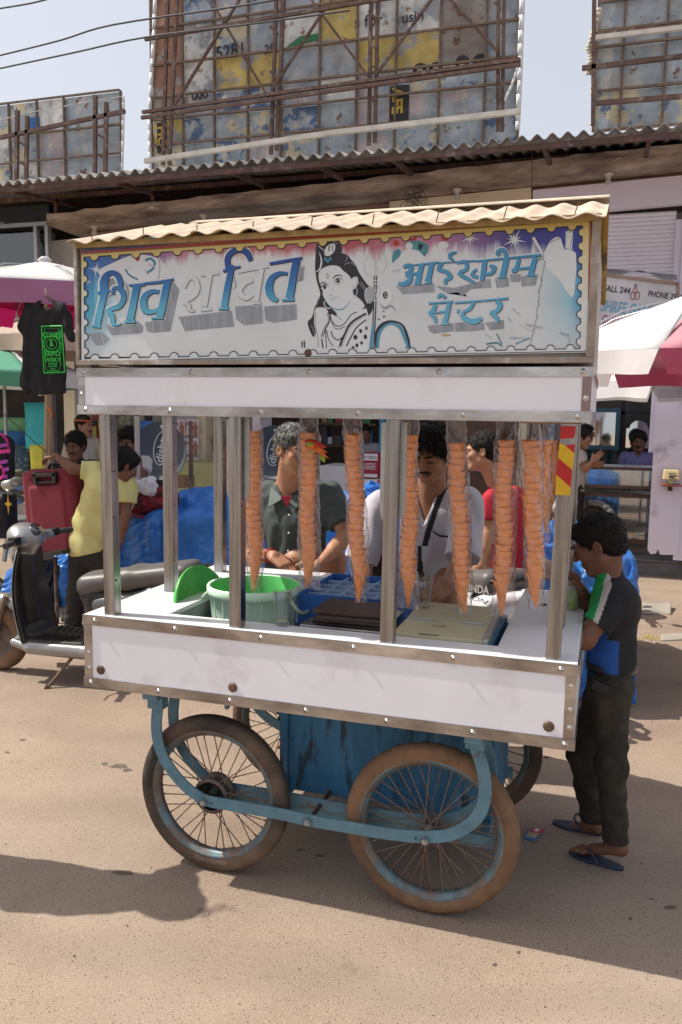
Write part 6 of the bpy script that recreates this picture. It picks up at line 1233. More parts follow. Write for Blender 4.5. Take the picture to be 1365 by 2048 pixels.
o = obj('grit', gb, [mat('grit_pale', (.45, .40, .34), .9), mat('grit_dark', (.08, .06, .05), .9), mat('grit_mid', (.26, .2, .15), .9)]); o['kind'] = 'stuff'; o['label'] = 'loose grit and tiny stones scattered over the road'
# =================================================================== people
def nrm(a): a = np.array(a, float); return a/np.linalg.norm(a)
def lerp(a, b, t): return np.array(a)*(1-t)+np.array(b)*t
skinm = {}
def skin(k, c): return mat('skin_'+k, c, .48, v=.10, s=22, sss=.12, b=.08, bs=120, spec=.4)
SK = dict(a=skin('brown', (.32, .155, .09)), b=skin('deep_brown', (.17, .075, .045)), c=skin('tan', (.42, .21, .125)))
LIP = dict(a=mat('lips_brown', (.17, .06, .045), .45), b=mat('lips_deep', (.10, .04, .032), .45), c=mat('lips_tan', (.33, .12, .085), .45))
hairm = mat('black_hair', (.009, .0075, .007), .55, spec=.25, v=.5, s=90, b=.9, bs=160, st=(1, 1, .5)); hairg = mat('greying_hair', (.035, .033, .033), .6, v=.6, s=120, b=.9, bs=160, c2=(.22, .22, .22), s2=70, t2=.52, w2=.06)
eyew = mat('eye_white', (.6, .55, .5), .2); eyed = mat('eye_dark', (.015, .01, .008), .1); brow = mat('eyebrow_hair', (.012, .009, .008), .8)
denimk = mat('black_denim', (.022, .020, .018), .85, v=.3, s=10, b=.25, bs=90)
def frame(f, up=(0, 0, 1)):
    f = nrm(f); r = nrm(np.cross(f, up)); u = np.cross(r, f); return np.stack([r, f, u], 1)       # columns right, forward, up
def head_prims(S, c, F, s, op_ears=True):
    """c head centre, F 3x3 frame, s scale (1 = adult)"""
    g = lambda x, y, z: c+F@np.array([x, y, z])*s
    E = lambda p, r, k=.02, op=0: S.ell(g(*p), np.array(r)*s, F, k*s, op)
    E((0, -.018, .034), (.074, .094, .082)); E((0, .028, -.032), (.059, .060, .082), .03); E((0, .062, -.092), (.024, .022, .020), .02)
    for q in (-1, 1):
        S.seg(g(q*.052, .002, -.052), g(q*.020, .062, -.094), .014*s, .013*s, k=.025*s)
        E((q*.040, .062, -.022), (.020, .020, .018), .02)
        E((q*.031, .091, .003), (.018, .014, .012), .012, 1)
        E((q*.031, .0755, .003), (.0155, .0125, .0105), .004)
        S.seg(g(q*.012, .088, .022), g(q*.045, .074, .020), .0085*s, .006*s, k=.012*s)
        E((q*.012, .099, -.030), (.0085, .010, .007), .008)
        ec = g(q*.076, -.008, -.004); RE = F@np.array([[math.cos(.35*q), -math.sin(.35*q), 0], [math.sin(.35*q), math.cos(.35*q), 0], [0, 0, 1]])
        S.ell(ec, np.array((.0075, .019, .031))*s, RE, .008*s); S.ell(ec+F@np.array([q*.006, .003, .002])*s, np.array((.006, .010, .017))*s, RE, .004*s, 1)
    S.seg(g(0, .086, .016), g(0, .108, -.024), .0075*s, .0095*s, k=.014*s); E((0, .106, -.027), (.010, .010, .0085), .008)
    S.seg(g(-.019, .081, -.0555), g(.019, .081, -.0555), .006*s, k=.010*s, ); E((0, .086, -.0545), (.012, .007, .0055), .006); E((0, .083, -.067), (.019, .0085, .007), .008)
    S.seg(g(-.022, .094, -.0605), g(.022, .094, -.0605), .0018*s, k=.004*s, op=1)
def hand(S, w, d, pn, s=1., curl=.5, side=1, spread=.10, k=.008, thumb=.6):
    """w wrist, d pointing direction, pn palm normal, side +1 thumb towards cross(d,pn)"""
    d = nrm(d); pn = nrm(pn-d*np.dot(pn, d)); x = np.cross(d, pn)*side
    S.box(w+d*.045*s, (.040*s, .046*s, .014*s), np.stack([x, d, pn], 1), rnd=.012*s, k=.015*s)
    for i, (o, L_, r_) in enumerate(((.029, .072, .0082), (.010, .080, .0086), (-.010, .074, .0082), (-.028, .058, .0072))):
        b = w+d*.088*s+x*o*s; a = curl*(1+.12*i); dd = nrm(d+x*(o*spread*30/3)); p = b; ang = 0
        for j, fr_ in enumerate((.44, .32, .24)):
            ang += a*(.7 if j == 0 else 1.0); v_ = dd*math.cos(ang)+pn*math.sin(ang); q = p+v_*L_*fr_*s; S.seg(p-(v_*.004*s if j == 0 else 0), q, r_*s*(1-.08*j), r_*s*(.93-.09*j), k=.005*s); p = q
    b = w+d*.025*s+x*.032*s; t1 = b+nrm(x*.75+d*.6+pn*.35*thumb)*.038*s; t2 = t1+nrm(x*.3+d*.9+pn*.6*thumb)*.030*s; S.seg(b, t1, .0125*s, .0098*s, k=.01*s); S.seg(t1, t2, .0095*s, .008*s, k=.006*s)
def strands(ho, t, hc, F, hs, style, m, seed, n):
    rg = np.random.RandomState(seed+40); me = ho.data; co = np.empty(len(me.vertices)*3, np.float32); me.vertices.foreach_get('co', co); co = co.reshape(-1, 3)+np.array(t.location); nr = np.empty(len(me.vertices)*3, np.float32); me.vertices.foreach_get('normal', nr); nr = nr.reshape(-1, 3)
    L_ = dict(short=.020, full=.034, curly=.020, buzz=.008, boy=.015)[style]*hs; mb = MB(); idx = rg.randint(0, len(co), n)
    for i in idx:
        p, nn = co[i], nr[i]; q = (p-hc)@F
        if nn@(p-hc) < 0: continue
        flow = -F[:, 2]*.8+F[:, 1]*(.9 if q[1] > 0 else -.5)+F[:, 0]*(.6*np.sign(q[0])*(abs(q[0]) > .03)); flow = flow+rg.normal(0, .35 if style != 'curly' else 1.0, 3); tg_ = flow-nn*(flow@nn); tg_ = tg_/max(np.linalg.norm(tg_), 1e-6)
        l = L_*rg.uniform(.6, 1.3); lift = rg.uniform(.15, .45) if style != 'curly' else rg.uniform(.5, .9); a = p-nn*.002; b = a+tg_*l*.5+nn*l*lift*.6; c = a+tg_*l+nn*l*lift*.45; sd = np.cross(tg_, nn); r_ = .0011*hs*rg.uniform(.8, 1.5)
        vs = [a+sd*r_, a-sd*r_, a+nn*r_, b+sd*r_, b-sd*r_, b+nn*r_, c]
        mb.add(vs, [(0, 1, 4, 3), (1, 2, 5, 4), (2, 0, 3, 5), (3, 4, 6), (4, 5, 6), (5, 3, 6)], 0, True)
    obj('hair_strands', mb, m, ho, kind='stuff')
def local(x, y, yaw, H, dz=0):
    k = H/1.72; c, s_ = math.cos(R(yaw)), math.sin(R(yaw))
    return lambda a, b, z: np.array([x+k*(a*c-b*s_), y+k*(a*s_+b*c), dz+k*z])
DEF = dict(hipR=(.085, 0, .90), hipL=(-.085, 0, .90), kneeR=(.10, .025, .49), kneeL=(-.10, .025, .49), ankR=(.10, -.02, .085), ankL=(-.10, -.02, .085), toeR=(.13, .17, .03), toeL=(-.13, .17, .03),
           pelvis=(0, 0, .93), waist=(0, .0, 1.05), chest=(0, .005, 1.27), neck=(0, -.015, 1.44), shR=(.175, -.01, 1.395), shL=(-.175, -.01, 1.395), elR=(.22, -.03, 1.11), elL=(-.22, -.03, 1.11), wrR=(.215, .06, .88), wrL=(-.215, .06, .88), head=(0, .03, 1.605))
def person(name, label, x, y, yaw, H, J=None, look=None, up=(0, 0, 1), sk='a', h=.006, top=None, pants=None, hands=None, girth=1., hair='short', hm=None, brows=True, stache=False, eyes='open', feet=True, legs=True, group=None, smile=False, hs=None, footm=None, seed=0, armk=1.):
    G = local(x, y, yaw, H); s = H/1.72; hs = hs or (.94+.06*s)*1.0
    j = {k: G(*v) for k, v in DEF.items()}
    if J: j.update({k: np.array(v, float) for k, v in J.items()})
    rt = nrm(j['shR']-j['shL']); fw = nrm(np.cross((0, 0, 1), rt)); lk = nrm(look if look is not None else fw); F = frame(lk, up)
    rx = lambda: np.array([math.cos(R(yaw)), math.sin(R(yaw)), 0])
    t = thing(name, label, 'person', (x, y, 0), group)
    torF = frame(fw, nrm(j['neck']-j['pelvis']))
    w_ = girth*s
    def torso(S, e=0., lo=True):
        fl = (rt, 1.42)
        S.seg(j['pelvis'], j['waist'], (.098*w_+e), (.092*w_+e), k=.05, flat=fl); S.seg(j['waist'], lerp(j['chest'], j['neck'], .15), (.093*w_+e), (.108*w_+e), k=.05, flat=fl)
        S.seg(j['shL']+(j['shR']-j['shL'])*.08, j['shR']+(j['shL']-j['shR'])*.08, .052*s+e, k=.05)
        S.seg(lerp(j['chest'], j['shL'], .6), lerp(j['chest'], j['shR'], .6), .07*s+e, k=.05)
    # ---- body
    S = SDF(h, .02); torso(S)
    hc = j['head']; S.seg(j['neck']-(0, 0, .03*s), hc+F@np.array([0, -.022, -.05])*hs, .056*s, .052*s, k=.03)
    S.seg(lerp(j['neck'], j['shL'], .3), hc+F@np.array([0, -.03, -.06])*hs, .024*s, .036*s, k=.03); S.seg(lerp(j['neck'], j['shR'], .3), hc+F@np.array([0, -.03, -.06])*hs, .024*s, .036*s, k=.03)
    for q in 'LR':
        S.seg(j['sh'+q], j['el'+q], .046*s*armk, .036*s*armk, k=.025); S.seg(j['el'+q], j['wr'+q], .037*s*armk, .0255*s*armk, k=.02); S.seg(j['el'+q], lerp(j['el'+q], j['wr'+q], .4), .037*s*armk, .036*s*armk, k=.02)
        hh = (hands or {}).get(q, {}); d = hh.get('d', j['wr'+q]-j['el'+q]); pn = hh.get('pn', -rt if q == 'R' else rt)
        hand(S, j['wr'+q], d, np.array(pn, float), s*hh.get('s', 1.), hh.get('curl', .35), hh.get('side', 1 if q == 'R' else -1), thumb=hh.get('thumb', .6))
        if legs:
            S.seg(j['hip'+q], j['knee'+q], .082*w_, .052*s, k=.03); S.seg(j['knee'+q], lerp(j['knee'+q], j['ank'+q], .3), .052*s, .052*s, k=.02); S.seg(lerp(j['knee'+q], j['ank'+q], .3), j['ank'+q], .050*s, .034*s, k=.02)
            if feet:
                a, to = j['ank'+q], j['toe'+q]; dv = nrm((to-a)*(1, 1, 0)); px_ = np.cross(dv, (0, 0, 1)); z0 = to[2]
                S.seg(a-dv*.03*s-(0, 0, .035*s), a-dv*.0*s, .030*s, .034*s, k=.02); S.seg(a-dv*.01-(0, 0, .03*s), lerp(a, to, .75)*(1, 1, 0)+(0, 0, z0), .032*s, .021*s, k=.02, flat=(px_, 1.35))
                for i, o in enumerate((-.034, -.016, .0, .015, .029)):
                    oo = o*s*(1 if q == 'R' else -1); b = to*(1, 1, 0)+px_*(-oo)+(0, 0, z0-.004*s); S.seg(b-dv*.035*s, b+dv*(.018-abs(i)*.006)*s, .011*s, (.0115 if i == 0 else .0085)*s, k=.006)
    head_prims(S, hc, F, hs)
    lipc = hc+F@np.array([0, .088, -.0605])*hs
    def mf(C):
        m = np.zeros(len(C), int); q = (C-lipc)@F/hs; m[(np.abs(q[:, 0]) < .0235) & (np.abs(q[:, 2]) < .0135-.25*np.abs(q[:, 0])) & (np.abs(q[:, 1]) < .02)] = 1; return m
    S.build('body', [SK[sk], LIP[sk]], t, mf, smooth=1)
    # ---- face details
    g = lambda a, b, c: V(hc+F@np.array([a, b, c])*hs)
    for q in (-1, 1):
        if brows: obj('eyebrow', MB().tube([g(q*.010, .0995, .0205), g(q*.026, .098, .0265), g(q*.046, .083, .0215)], [.0034*hs, .0052*hs, .0024*hs], 6), brow, t)
        if eyes == 'open':
            o = obj('eye', MB().sphere(g(q*.031, .0795, .003), .0118*hs, n=12, ), eyew, t); obj('iris', MB().lathe(g(q*.031, .0795, .002), [(.0001, .0120*hs), (.0045*hs, .0116*hs), (.006*hs, .0102*hs)], 12, V(F[:, 1])), eyed, o)
            obj('eyelid', MB().tube([g(q*.0175, .0895, .003), g(q*.025, .0935, .0085), g(q*.036, .0915, .009), g(q*.046, .083, .003)], [.0012*hs, .0026*hs, .0026*hs, .0014*hs], 6), SK[sk], t)
        obj('eyelash', MB().tube([g(q*.0175, .0905, .0005), g(q*.031, .0935, -.003 if eyes != 'open' else .0065), g(q*.046, .0845, .0005)], [.0012*hs, .0030*hs, .0018*hs], 5), brow, t)
    if stache: 
        for q in (-1, 1): obj('moustache', MB().tube([g(0, .0985, -.0455), g(q*.014, .0965, -.047), g(q*.030, .0825, -.056)], [.0042*hs, .0058*hs, .0022*hs], 8), brow, t)
    if smile: obj('teeth', MB().tube([g(-.017, .0835, -.0585), g(0, .0905, -.0625), g(.017, .0835, -.0585)], [.001, .0038*hs, .001], 6), mat('teeth', (.65, .6, .52), .3), t)
    # ---- hair
    S = SDF(max(h*.9, .0045), .02); E = lambda p, r, k=.015, op=0: S.ell(hc+F@np.array(p)*hs, np.array(r)*hs, F, k, op)
    thk = dict(short=.010, full=.020, curly=.018, buzz=.006, boy=.010)[hair]
    E((0, -.022, .040), (.076+thk*.7, .094+thk*.7, .081+thk)); E((0, -.055, -.01), (.062+thk*.5, .052+thk*.6, .07), .02)
    E((0, .085, -.044), (.085, .085, .090), .012, 1)                                      # face opening
    if hair in ('full', 'boy'): E((.012, .045, .086), (.052, .042, .022), .02); E((-.02, .070, .068), (.030, .020, .014), .012)
    E((0, .078, -.09), (.12, .10, .09), .01, 1)
    for q in (-1, 1): E((q*.080, -.004, -.010), (.020, .022, .032), .006, 1)
    S.cut(hc+F@np.array([0, -.07, -.068])*hs, F@np.array([0, .35, -1.]), .01)
    rg = np.random.RandomState(seed); A_ = {'curly': .0055, 'full': .0045, 'boy': .0022, 'short': .003, 'buzz': .001}[hair]; wl_ = {'curly': .022, 'full': .030, 'boy': .022, 'short': .02, 'buzz': .02}[hair]
    S.disp(folds(A_, wl_, seed, 1.))
    ho = S.build('hair', hm or hairm, t, smooth=1)
    if h < .010: strands(ho, t, hc, F, hs, hair, hm or hairm, seed, 1500 if h < .0055 else 700)
    # ---- top
    if top:
        S = SDF(h, .03); e = top.get('e', .012); torso(S, e); sl_ = top.get('sleeve', .55); fit = top.get('fit', 1.)
        if top.get('drop'): S.seg(j['pelvis'], j['pelvis']-(0, 0, top['drop']), .105*w_*fit+e, .108*w_*fit+e, k=.04, flat=(rt, 1.38))
        for q in 'LR':
            a, b, c = j['sh'+q], j['el'+q], j['wr'+q]
            if sl_ <= 1: S.seg(a, lerp(a, b, sl_), .052*s+e, (.050 if top.get('tight') else .058)*s+e, k=.03, cap=False); S.cut(lerp(a, b, sl_), b-a) if False else None
            else: S.seg(a, b, .050*s+e, .044*s+e, k=.03); S.seg(b, lerp(b, c, sl_-1), .046*s+e, .038*s+e, k=.02)
        S.seg(j['neck']-(0, 0, .03*s), j['neck']+(hc-j['neck'])*.12, .072*s, .066*s, k=.03)
        if top.get('amp', .004): S.disp(folds(top.get('amp', .004), top.get('wl', .085), seed+3, top.get('zs', .5)))
        # openings, cut clean: hem, neck and (capped) cuffs
        hem = j['pelvis']-(0, 0, top.get('hem', .02)); S.cut(hem, (0, 0, -1.)+np.array(top.get('hemtilt', (0, 0, 0))))
        nd = nrm(hc-j['neck']); S.seg(j['neck']+nd*.045*s, j['neck']+nd*.26*s, .062*s, .09*s, k=.004, op=1, cap=True)
        if top.get('vneck'):
            v_ = top['vneck']; S.seg(j['neck']+fw*.13*s+(0, 0, .04), j['neck']+fw*.15*s-(0, 0, v_), .052*s, .012*s, k=.006, op=1, flat=(fw, 3.))
        for q in 'LR':
            a, b, c = j['sh'+q], j['el'+q], j['wr'+q]
            if sl_ <= 1: p0, dd = lerp(a, b, sl_), nrm(b-a)
            else: p0, dd = lerp(b, c, sl_-1), nrm(c-b)
            S.seg(p0+dd*.0, p0+dd*.12*s, .085*s, .085*s, k=.0, op=1, cap=True)
        S.build(top.get('name', 'shirt'), top['m'], t, top.get('mf') and top['mf'](j, rt, fw, s), smooth=1)
    if pants:
        S = SDF(h, .03); e = pants.get('e', .012); S.seg(j['pelvis']+(0, 0, .04*s), j['pelvis']-(0, 0, .04*s), .100*w_+e, .098*w_+e, k=.04, flat=(rt, 1.38))
        for q in 'LR':
            S.seg(j['hip'+q], j['knee'+q], .085*w_+e, .060*s+e, k=.04); S.seg(j['knee'+q], lerp(j['knee'+q], j['ank'+q], pants.get('len', 1.)), .060*s+e, .050*s+e, k=.03)
        S.disp(folds(pants.get('amp', .004), .07, seed+9, 1.6)); S.cut(j['pelvis']+(0, 0, pants.get('rise', .06)*s), (0, 0, 1.))
        for q in 'LR':
            an = lerp(j['knee'+q], j['ank'+q], pants.get('len', 1.)); S.seg(an, an-(0, 0, .12), .10*s, .10*s, k=0, op=1, cap=True)
        S.build(pants.get('name', 'trousers'), pants['m'], t, pants.get('mf'), smooth=1)
        if feet and footm != 'none' and legs:
            for q in 'LR':
                a, to = j['ank'+q], j['toe'+q]; dv = nrm((to-a)*(1, 1, 0)); px_ = np.cross(dv, (0, 0, 1)); c = lerp(a, to, .5)*(1, 1, 0)
                mb = MB(); pts = []
                for i in range(20):
                    tt = 2*math.pi*i/20; u_ = math.cos(tt); wv = .046 if u_ > 0 else .036; pts.append(V(c+dv*u_*.135*s+px_*math.sin(tt)*wv*s+np.array([0, 0, .0005])))
                mb.prism(pts, (0, 0, .017*s)); obj('sandal', mb, footm or blk, t, bevel=.004)
                zt = to[2]; up_ = lambda p, zz: V(p*np.array([1, 1, 0])+np.array([0, 0, zz]))
                th = to-dv*.045*s; obj('sandal_strap', MB().tube(smooth2([tuple(up_(c-dv*.02*s+px_*.048*s, .018)), tuple(up_(lerp(c, th, .5)+px_*.035*s, .055*s+.01)), tuple(up_(th, .045*s+.008)), tuple(up_(lerp(c, th, .5)-px_*.035*s, .055*s+.01)), tuple(up_(c-dv*.02*s-px_*.048*s, .018))], 3, False), .0055*s, 6), footm or blk, t)
    return t, j, F, hc, hs
def Pn(x, y, Y): return np.array(P(x, y, Y))
def person_at(name, label, px, py, Y, yaw, **kw):
    c = Pn(px, py, Y); H = c[2]/1.605*1.72; fx, fy = -math.sin(R(yaw)), math.cos(R(yaw)); return person(name, label, c[0]-fx*.03, c[1]-fy*.03, yaw, H, **kw)

# ---- boy in black and blue leaning on the counter
bk = mat('boy_black_knit', (.016, .017, .02), .9, v=.25, s=12, b=.2, bs=160); bb_ = mat('boy_blue_knit', (.015, .075, .30), .85, v=.12, s=8, b=.2, bs=160); bgn = mat('boy_green_stripe', (.01, .25, .06), .85); bwh = mat('boy_white_stripe', (.45, .42, .38), .85)
YB_ = .66
def boy_mf(j, rt, fw, s):
    def f(C):
        m = np.zeros(len(C), int); ax = nrm(j['neck']-j['pelvis']); q = C-j['chest']
        zc = j['elL'][2]; low = C[:, 2] < j['shL'][2]-.20*s; side = (q@fw > -.012)
        m[low & side] = 1
        m[(C[:, 2] < j['shL'][2]-.12*s) & (q@fw > .03) & ((C-j['shL'])@(-rt) < .04)] = 1
        fr = q@fw
        d = (C-j['shL'])@fw; e = C[:, 2]
        st = d-(j['shL'][2]+.10*s-e)*.35
        arm = (C-j['chest'])@(-rt) > .11*s
        m[(st > .050*s) & (st < .085*s) & (e > j['shL'][2]-.22*s)] = 3; m[(st >= .025*s) & (st <= .050*s) & (e > j['shL'][2]-.22*s)] = 2
        return m
    return f
bpants = mat('boy_dark_jeans', (.020, .018, .015), .85, v=.35, s=10, b=.5, bs=60, c2=(.05, .042, .03), s2=7, t2=.55, w2=.15)
navy_rubber = mat('navy_rubber', (.02, .035, .07), .5, v=.15)
t_, j, F, hc, hs = person('person', 'boy in a black and blue T-shirt drinking at the right end of the cart', 1.80, YB_, 84, 1.33,
    J=dict(head=Pn(1197, 1090, .66), neck=Pn(1222, 1158, .66), shL=Pn(1240, 1196, .55), shR=Pn(1228, 1180, .80), chest=Pn(1230, 1232, .665), waist=Pn(1224, 1308, .67), pelvis=Pn(1222, 1362, .67), hipL=Pn(1224, 1374, .60), hipR=Pn(1212, 1366, .745),
           elL=Pn(1170, 1277, .49), wrL=Pn(1122, 1240, .70), elR=Pn(1182, 1228, .80), wrR=Pn(1160, 1178, .70), kneeL=Pn(1222, 1530, .585), ankL=Pn(1232, 1682, .62), toeL=Pn(1158, 1694, .66), kneeR=Pn(1166, 1510, .80), ankR=Pn(1186, 1640, .86), toeR=Pn(1130, 1652, .88)),
    look=(-.93, .12, -.42), up=(-.3, 0, 1), sk='b', h=.0045, girth=.92, hair='boy', eyes='down', hs=.89, seed=2, armk=1.22, footm=navy_rubber,
    hands=dict(R=dict(d=(-.35, -.25, .9), pn=(-.8, -.4, -.2), curl=1.1, side=-1, s=.95), L=dict(d=(-.9, .45, .1), pn=(.0, .3, 1), curl=.9, s=.95)),
    top=dict(m=[bk, bb_, bwh, bgn], sleeve=.68, e=.010, hem=-.02, amp=.0028, mf=boy_mf, name='t_shirt'), pants=dict(m=bpants, e=.008, amp=.0038, len=1.0, rise=.08))
# belt, phone pouch, drink
bel = [V(j['pelvis'])+V(((math.cos(a)*.088), math.sin(a)*.116, .048)) for a in [i*2*math.pi/28 for i in range(28)]]
mb = MB(); n_ = 28
mb.add([b for b in bel]+[b+V((0, 0, .030)) for b in bel], [(i, (i+1) % n_, n_+(i+1) % n_, n_+i) for i in range(n_)], 0, True); obj('belt', mb, mat('black_leather', (.02, .017, .015), .3), t_, solid=.004)
q = P(1206, 1378, .515); obj('pouch', MB().cbox(q, (.075, .012, .032), Matrix.Rotation(.35, 3, 'Y')), mat('pouch_black', (.02, .02, .022), .8), t_, bevel=.004)
gp = P(1146, 1196, .70); gb_ = V((gp.x+.0, .70, gp.z-.055))
tumbler(tuple(gb_), .105, .028, 'glass of pale green drink with a straw held by the boy', None, mat('green_drink', (.42, .52, .12), .3, v=.05), .085)
tag(obj('straw', MB().tube([gb_+V((0, 0, .02)), gb_+V((.012, 0, .12)), gb_+V((.035, -.03, .165))], .0028, 8), mat('straw_white', (.6, .6, .6), .4)), 'thin white straw in the boy\'s glass', 'straw')

# ---- vendor in white
wsh = mat('vendor_white_cotton', (.50, .48, .54), .85, v=.08, s=6, b=.25, bs=50); wbk = mat('vendor_black_trim', (.018, .018, .024), .8); 
YV = 1.30
def ven_mf(j, rt, fw, s):
    def f(C):
        m = np.zeros(len(C), int); q = C-j['chest']; x = q@rt; fr = q@fw > 0; ax = C[:, 2]-j['neck'][2]
        m[fr & (np.abs(x) < .014) & (ax < -.20)] = 1
        vx = .015+(ax+.21)*.32; m[fr & (ax >= -.20) & (np.abs(np.abs(x)-vx-.012) < .013)] = 1
        m[fr & (np.abs(ax+.185) < .007) & (x > .06) & (x < .16)] = 1; m[fr & (np.abs(ax+.165) < .004) & (x > .06) & (x < .16)] = 1
        return m
    return f
tv, j, F, hc, hs = person('person', 'young vendor in an open white shirt with black trim looking down at a glass', .95, YV, 178, 1.72,
    J=dict(head=Pn(863, 908, 1.16), neck=Pn(860, 1000, 1.27), shR=Pn(762, 1010, 1.30), shL=Pn(938, 1010, 1.26), chest=Pn(852, 1072, 1.30), waist=Pn(842, 1160, 1.34), pelvis=Pn(838, 1215, 1.38),
           elR=Pn(722, 1125, 1.22), wrR=Pn(738, 1190, 1.00), elL=Pn(925, 1120, 1.10), wrL=Pn(893, 1170, .62)),
    look=(-.18, -.93, -.36), up=(0, -.1, 1), sk='a', h=.005, hair='full', eyes='down', stache=True, seed=5, girth=.95,
    hands=dict(L=dict(d=(-.35, -.8, -.25), pn=(-.75, -.1, -.6), curl=.75, s=1.), R=dict(d=(.1, -.6, -.75), pn=(0, -1, .2), curl=.7)),
    top=dict(m=[wsh, wbk], sleeve=.98, e=.020, fit=1.12, drop=.12, hem=.16, amp=.006, wl=.10, vneck=.14, mf=ven_mf), pants=dict(m=denimk), feet=True)
F_ = F
obj('ear_stud', MB().sphere(V(hc+F@np.array([-.084, .004, -.028])*hs), .0045, n=8), mat('stud', (.8, .8, .8), .1, 1.), tv)
bt = MB()
fwv = nrm(np.cross((0, 0, 1), nrm(j['shR']-j['shL'])))
for k in range(4): c = V(lerp(j['neck'], j['pelvis'], .36+.16*k)+fwv*(.128+.004*k)); bt.lathe(c, [(.0001, .0025), (.0045, .002), (.005, 0)], 10, V(fwv))
obj('button', bt, mat('button_white', (.6, .6, .6), .3), tv)
obj('pocket_trim', MB().tube([P(866, 1062, 1.145), P(880, 1072, 1.14), P(906, 1074, 1.15)], [.003, .005, .004], 6), wbk, tv)

# ---- man in the grey-green shirt
ggs = mat('grey_green_shirt', (.055, .07, .068), .85, v=.15, s=10, st=(6, 6, .3), b=.2, bs=90)
def gm_mf(j, rt, fw, s): return lambda C: np.zeros(len(C), int)
tg, j, F, hc, hs = person('person', 'man in a grey-green shirt with greying hair behind the green tub', .36, 1.40, 200, 1.74,
    J=dict(head=Pn(588, 900, 1.30), neck=Pn(580, 978, 1.42), shR=Pn(508, 988, 1.46), shL=Pn(662, 990, 1.46), chest=Pn(590, 1060, 1.44), waist=Pn(590, 1150, 1.44), pelvis=Pn(590, 1200, 1.46),
           elR=Pn(506, 1110, 1.40), wrR=Pn(548, 1112, 1.20), elL=Pn(692, 1075, 1.38), wrL=Pn(636, 1132, 1.18)),
    look=(.80, -.58, -.10), sk='c', h=.005, hair='short', hm=hairg, eyes='open', seed=8, girth=.92,
    hands=dict(R=dict(d=(.75, -.25, -.42), pn=(-.2, .2, -1), curl=.25), L=dict(d=(-.6, -.3, -.6), pn=(0, 1, 0), curl=.6)),
    top=dict(m=ggs, sleeve=.72, e=.016, drop=.1, hem=.10, amp=.005, vneck=.07), pants=dict(m=mat('brown_trousers', (.03, .022, .02), .8)))
c = V(lerp(j['elR'], j['wrR'], .86)); ax_ = V(nrm(j['wrR']-j['elR'])); obj('wrist_thread', MB().torus(c, .034, .0035, ax_, 24, 6).torus(c+ax_*.006, .034, .003, ax_, 24, 6), mat('red_thread', (.5, .01, .01), .6), tg)
obj('undershirt', MB().add([P(562, 992, 1.315), P(584, 992, 1.31), P(575, 1015, 1.325)], [(0, 1, 2)]), mat('undershirt_red', (.35, .02, .05), .8), tg, solid=.004)
def collar(par, j, s_, m, fw, rt, sp=.075, dn=.075, up_=.03):
    for q in (-1, 1):
        n0 = j['neck']; a = n0+rt*q*.062*s_+(0, 0, .035)+fw*.0; b = n0+fw*.085*s_+rt*q*.010+(0, 0, -.045*s_); c = n0+fw*.10*s_+rt*q*.075*s_+(0, 0, -.085*s_); d = n0+rt*q*.095*s_+fw*.02+(0, 0, -.0)
        obj('collar', MB().add([V(a), V(b), V(c), V(d)], [(0, 1, 2, 3)]), m, par, solid=.006)
rt_ = nrm(j['shR']-j['shL']); fw_ = nrm(np.cross((0, 0, 1), rt_)); collar(tg, j, 1, mat('grey_green_collar', (.10, .125, .12), .85, v=.1), fw_, rt_)
bt = MB()
for k in range(4): c = P(579-k*1, 1030+k*36, 1.30); bt.lathe(c, [(.0001, .004), (.0050, .003), (.0055, 0)], 10, (0, -1, 0))
obj('button', bt, mat('button_white', (.6, .6, .6), .3), tg)

# ---- boy in red
rsh = mat('red_knit', (.38, .010, .025), .85, v=.12, s=8, b=.15, bs=120)
tr_, j, F, hc, hs = person('person', 'youth in a red T-shirt and black flower-patterned trousers standing behind the cart', 1.12, 2.40, 70, 1.68,
    J=dict(head=Pn(964, 903, 2.35), neck=Pn(1000, 970, 2.40), shL=Pn(985, 1003, 2.25), shR=Pn(1032, 996, 2.59), chest=Pn(1010, 1050, 2.40), waist=Pn(1008, 1125, 2.40), pelvis=Pn(1006, 1165, 2.40), elL=Pn(974, 1072, 2.21), wrL=Pn(962, 1130, 2.15), elR=Pn(1046, 1075, 2.65), wrR=Pn(1030, 1140, 2.55)),
    look=(-.95, -.12, -.06), sk='c', h=.0065, hair='short', eyes='open', seed=11, girth=.95, hs=.95, hands=dict(L=dict(d=(-.15, -.1, -1), curl=.3)),
    top=dict(m=rsh, sleeve=.55, e=.014, drop=.06, hem=.10, amp=.004, name='t_shirt'), pants=dict(m=mat('flower_trousers', (.012, .011, .012), .85, v=.1, c2=(.40, .03, .05), s2=16, t2=.66, w2=.01)))
obj('shirt_print', MB().tube([P(975, 1040, 2.23), P(978, 1052, 2.23), P(972, 1060, 2.23), P(978, 1068, 2.23)], .006, 5), mat('gold_print', (.5, .28, .03), .6), tr_)

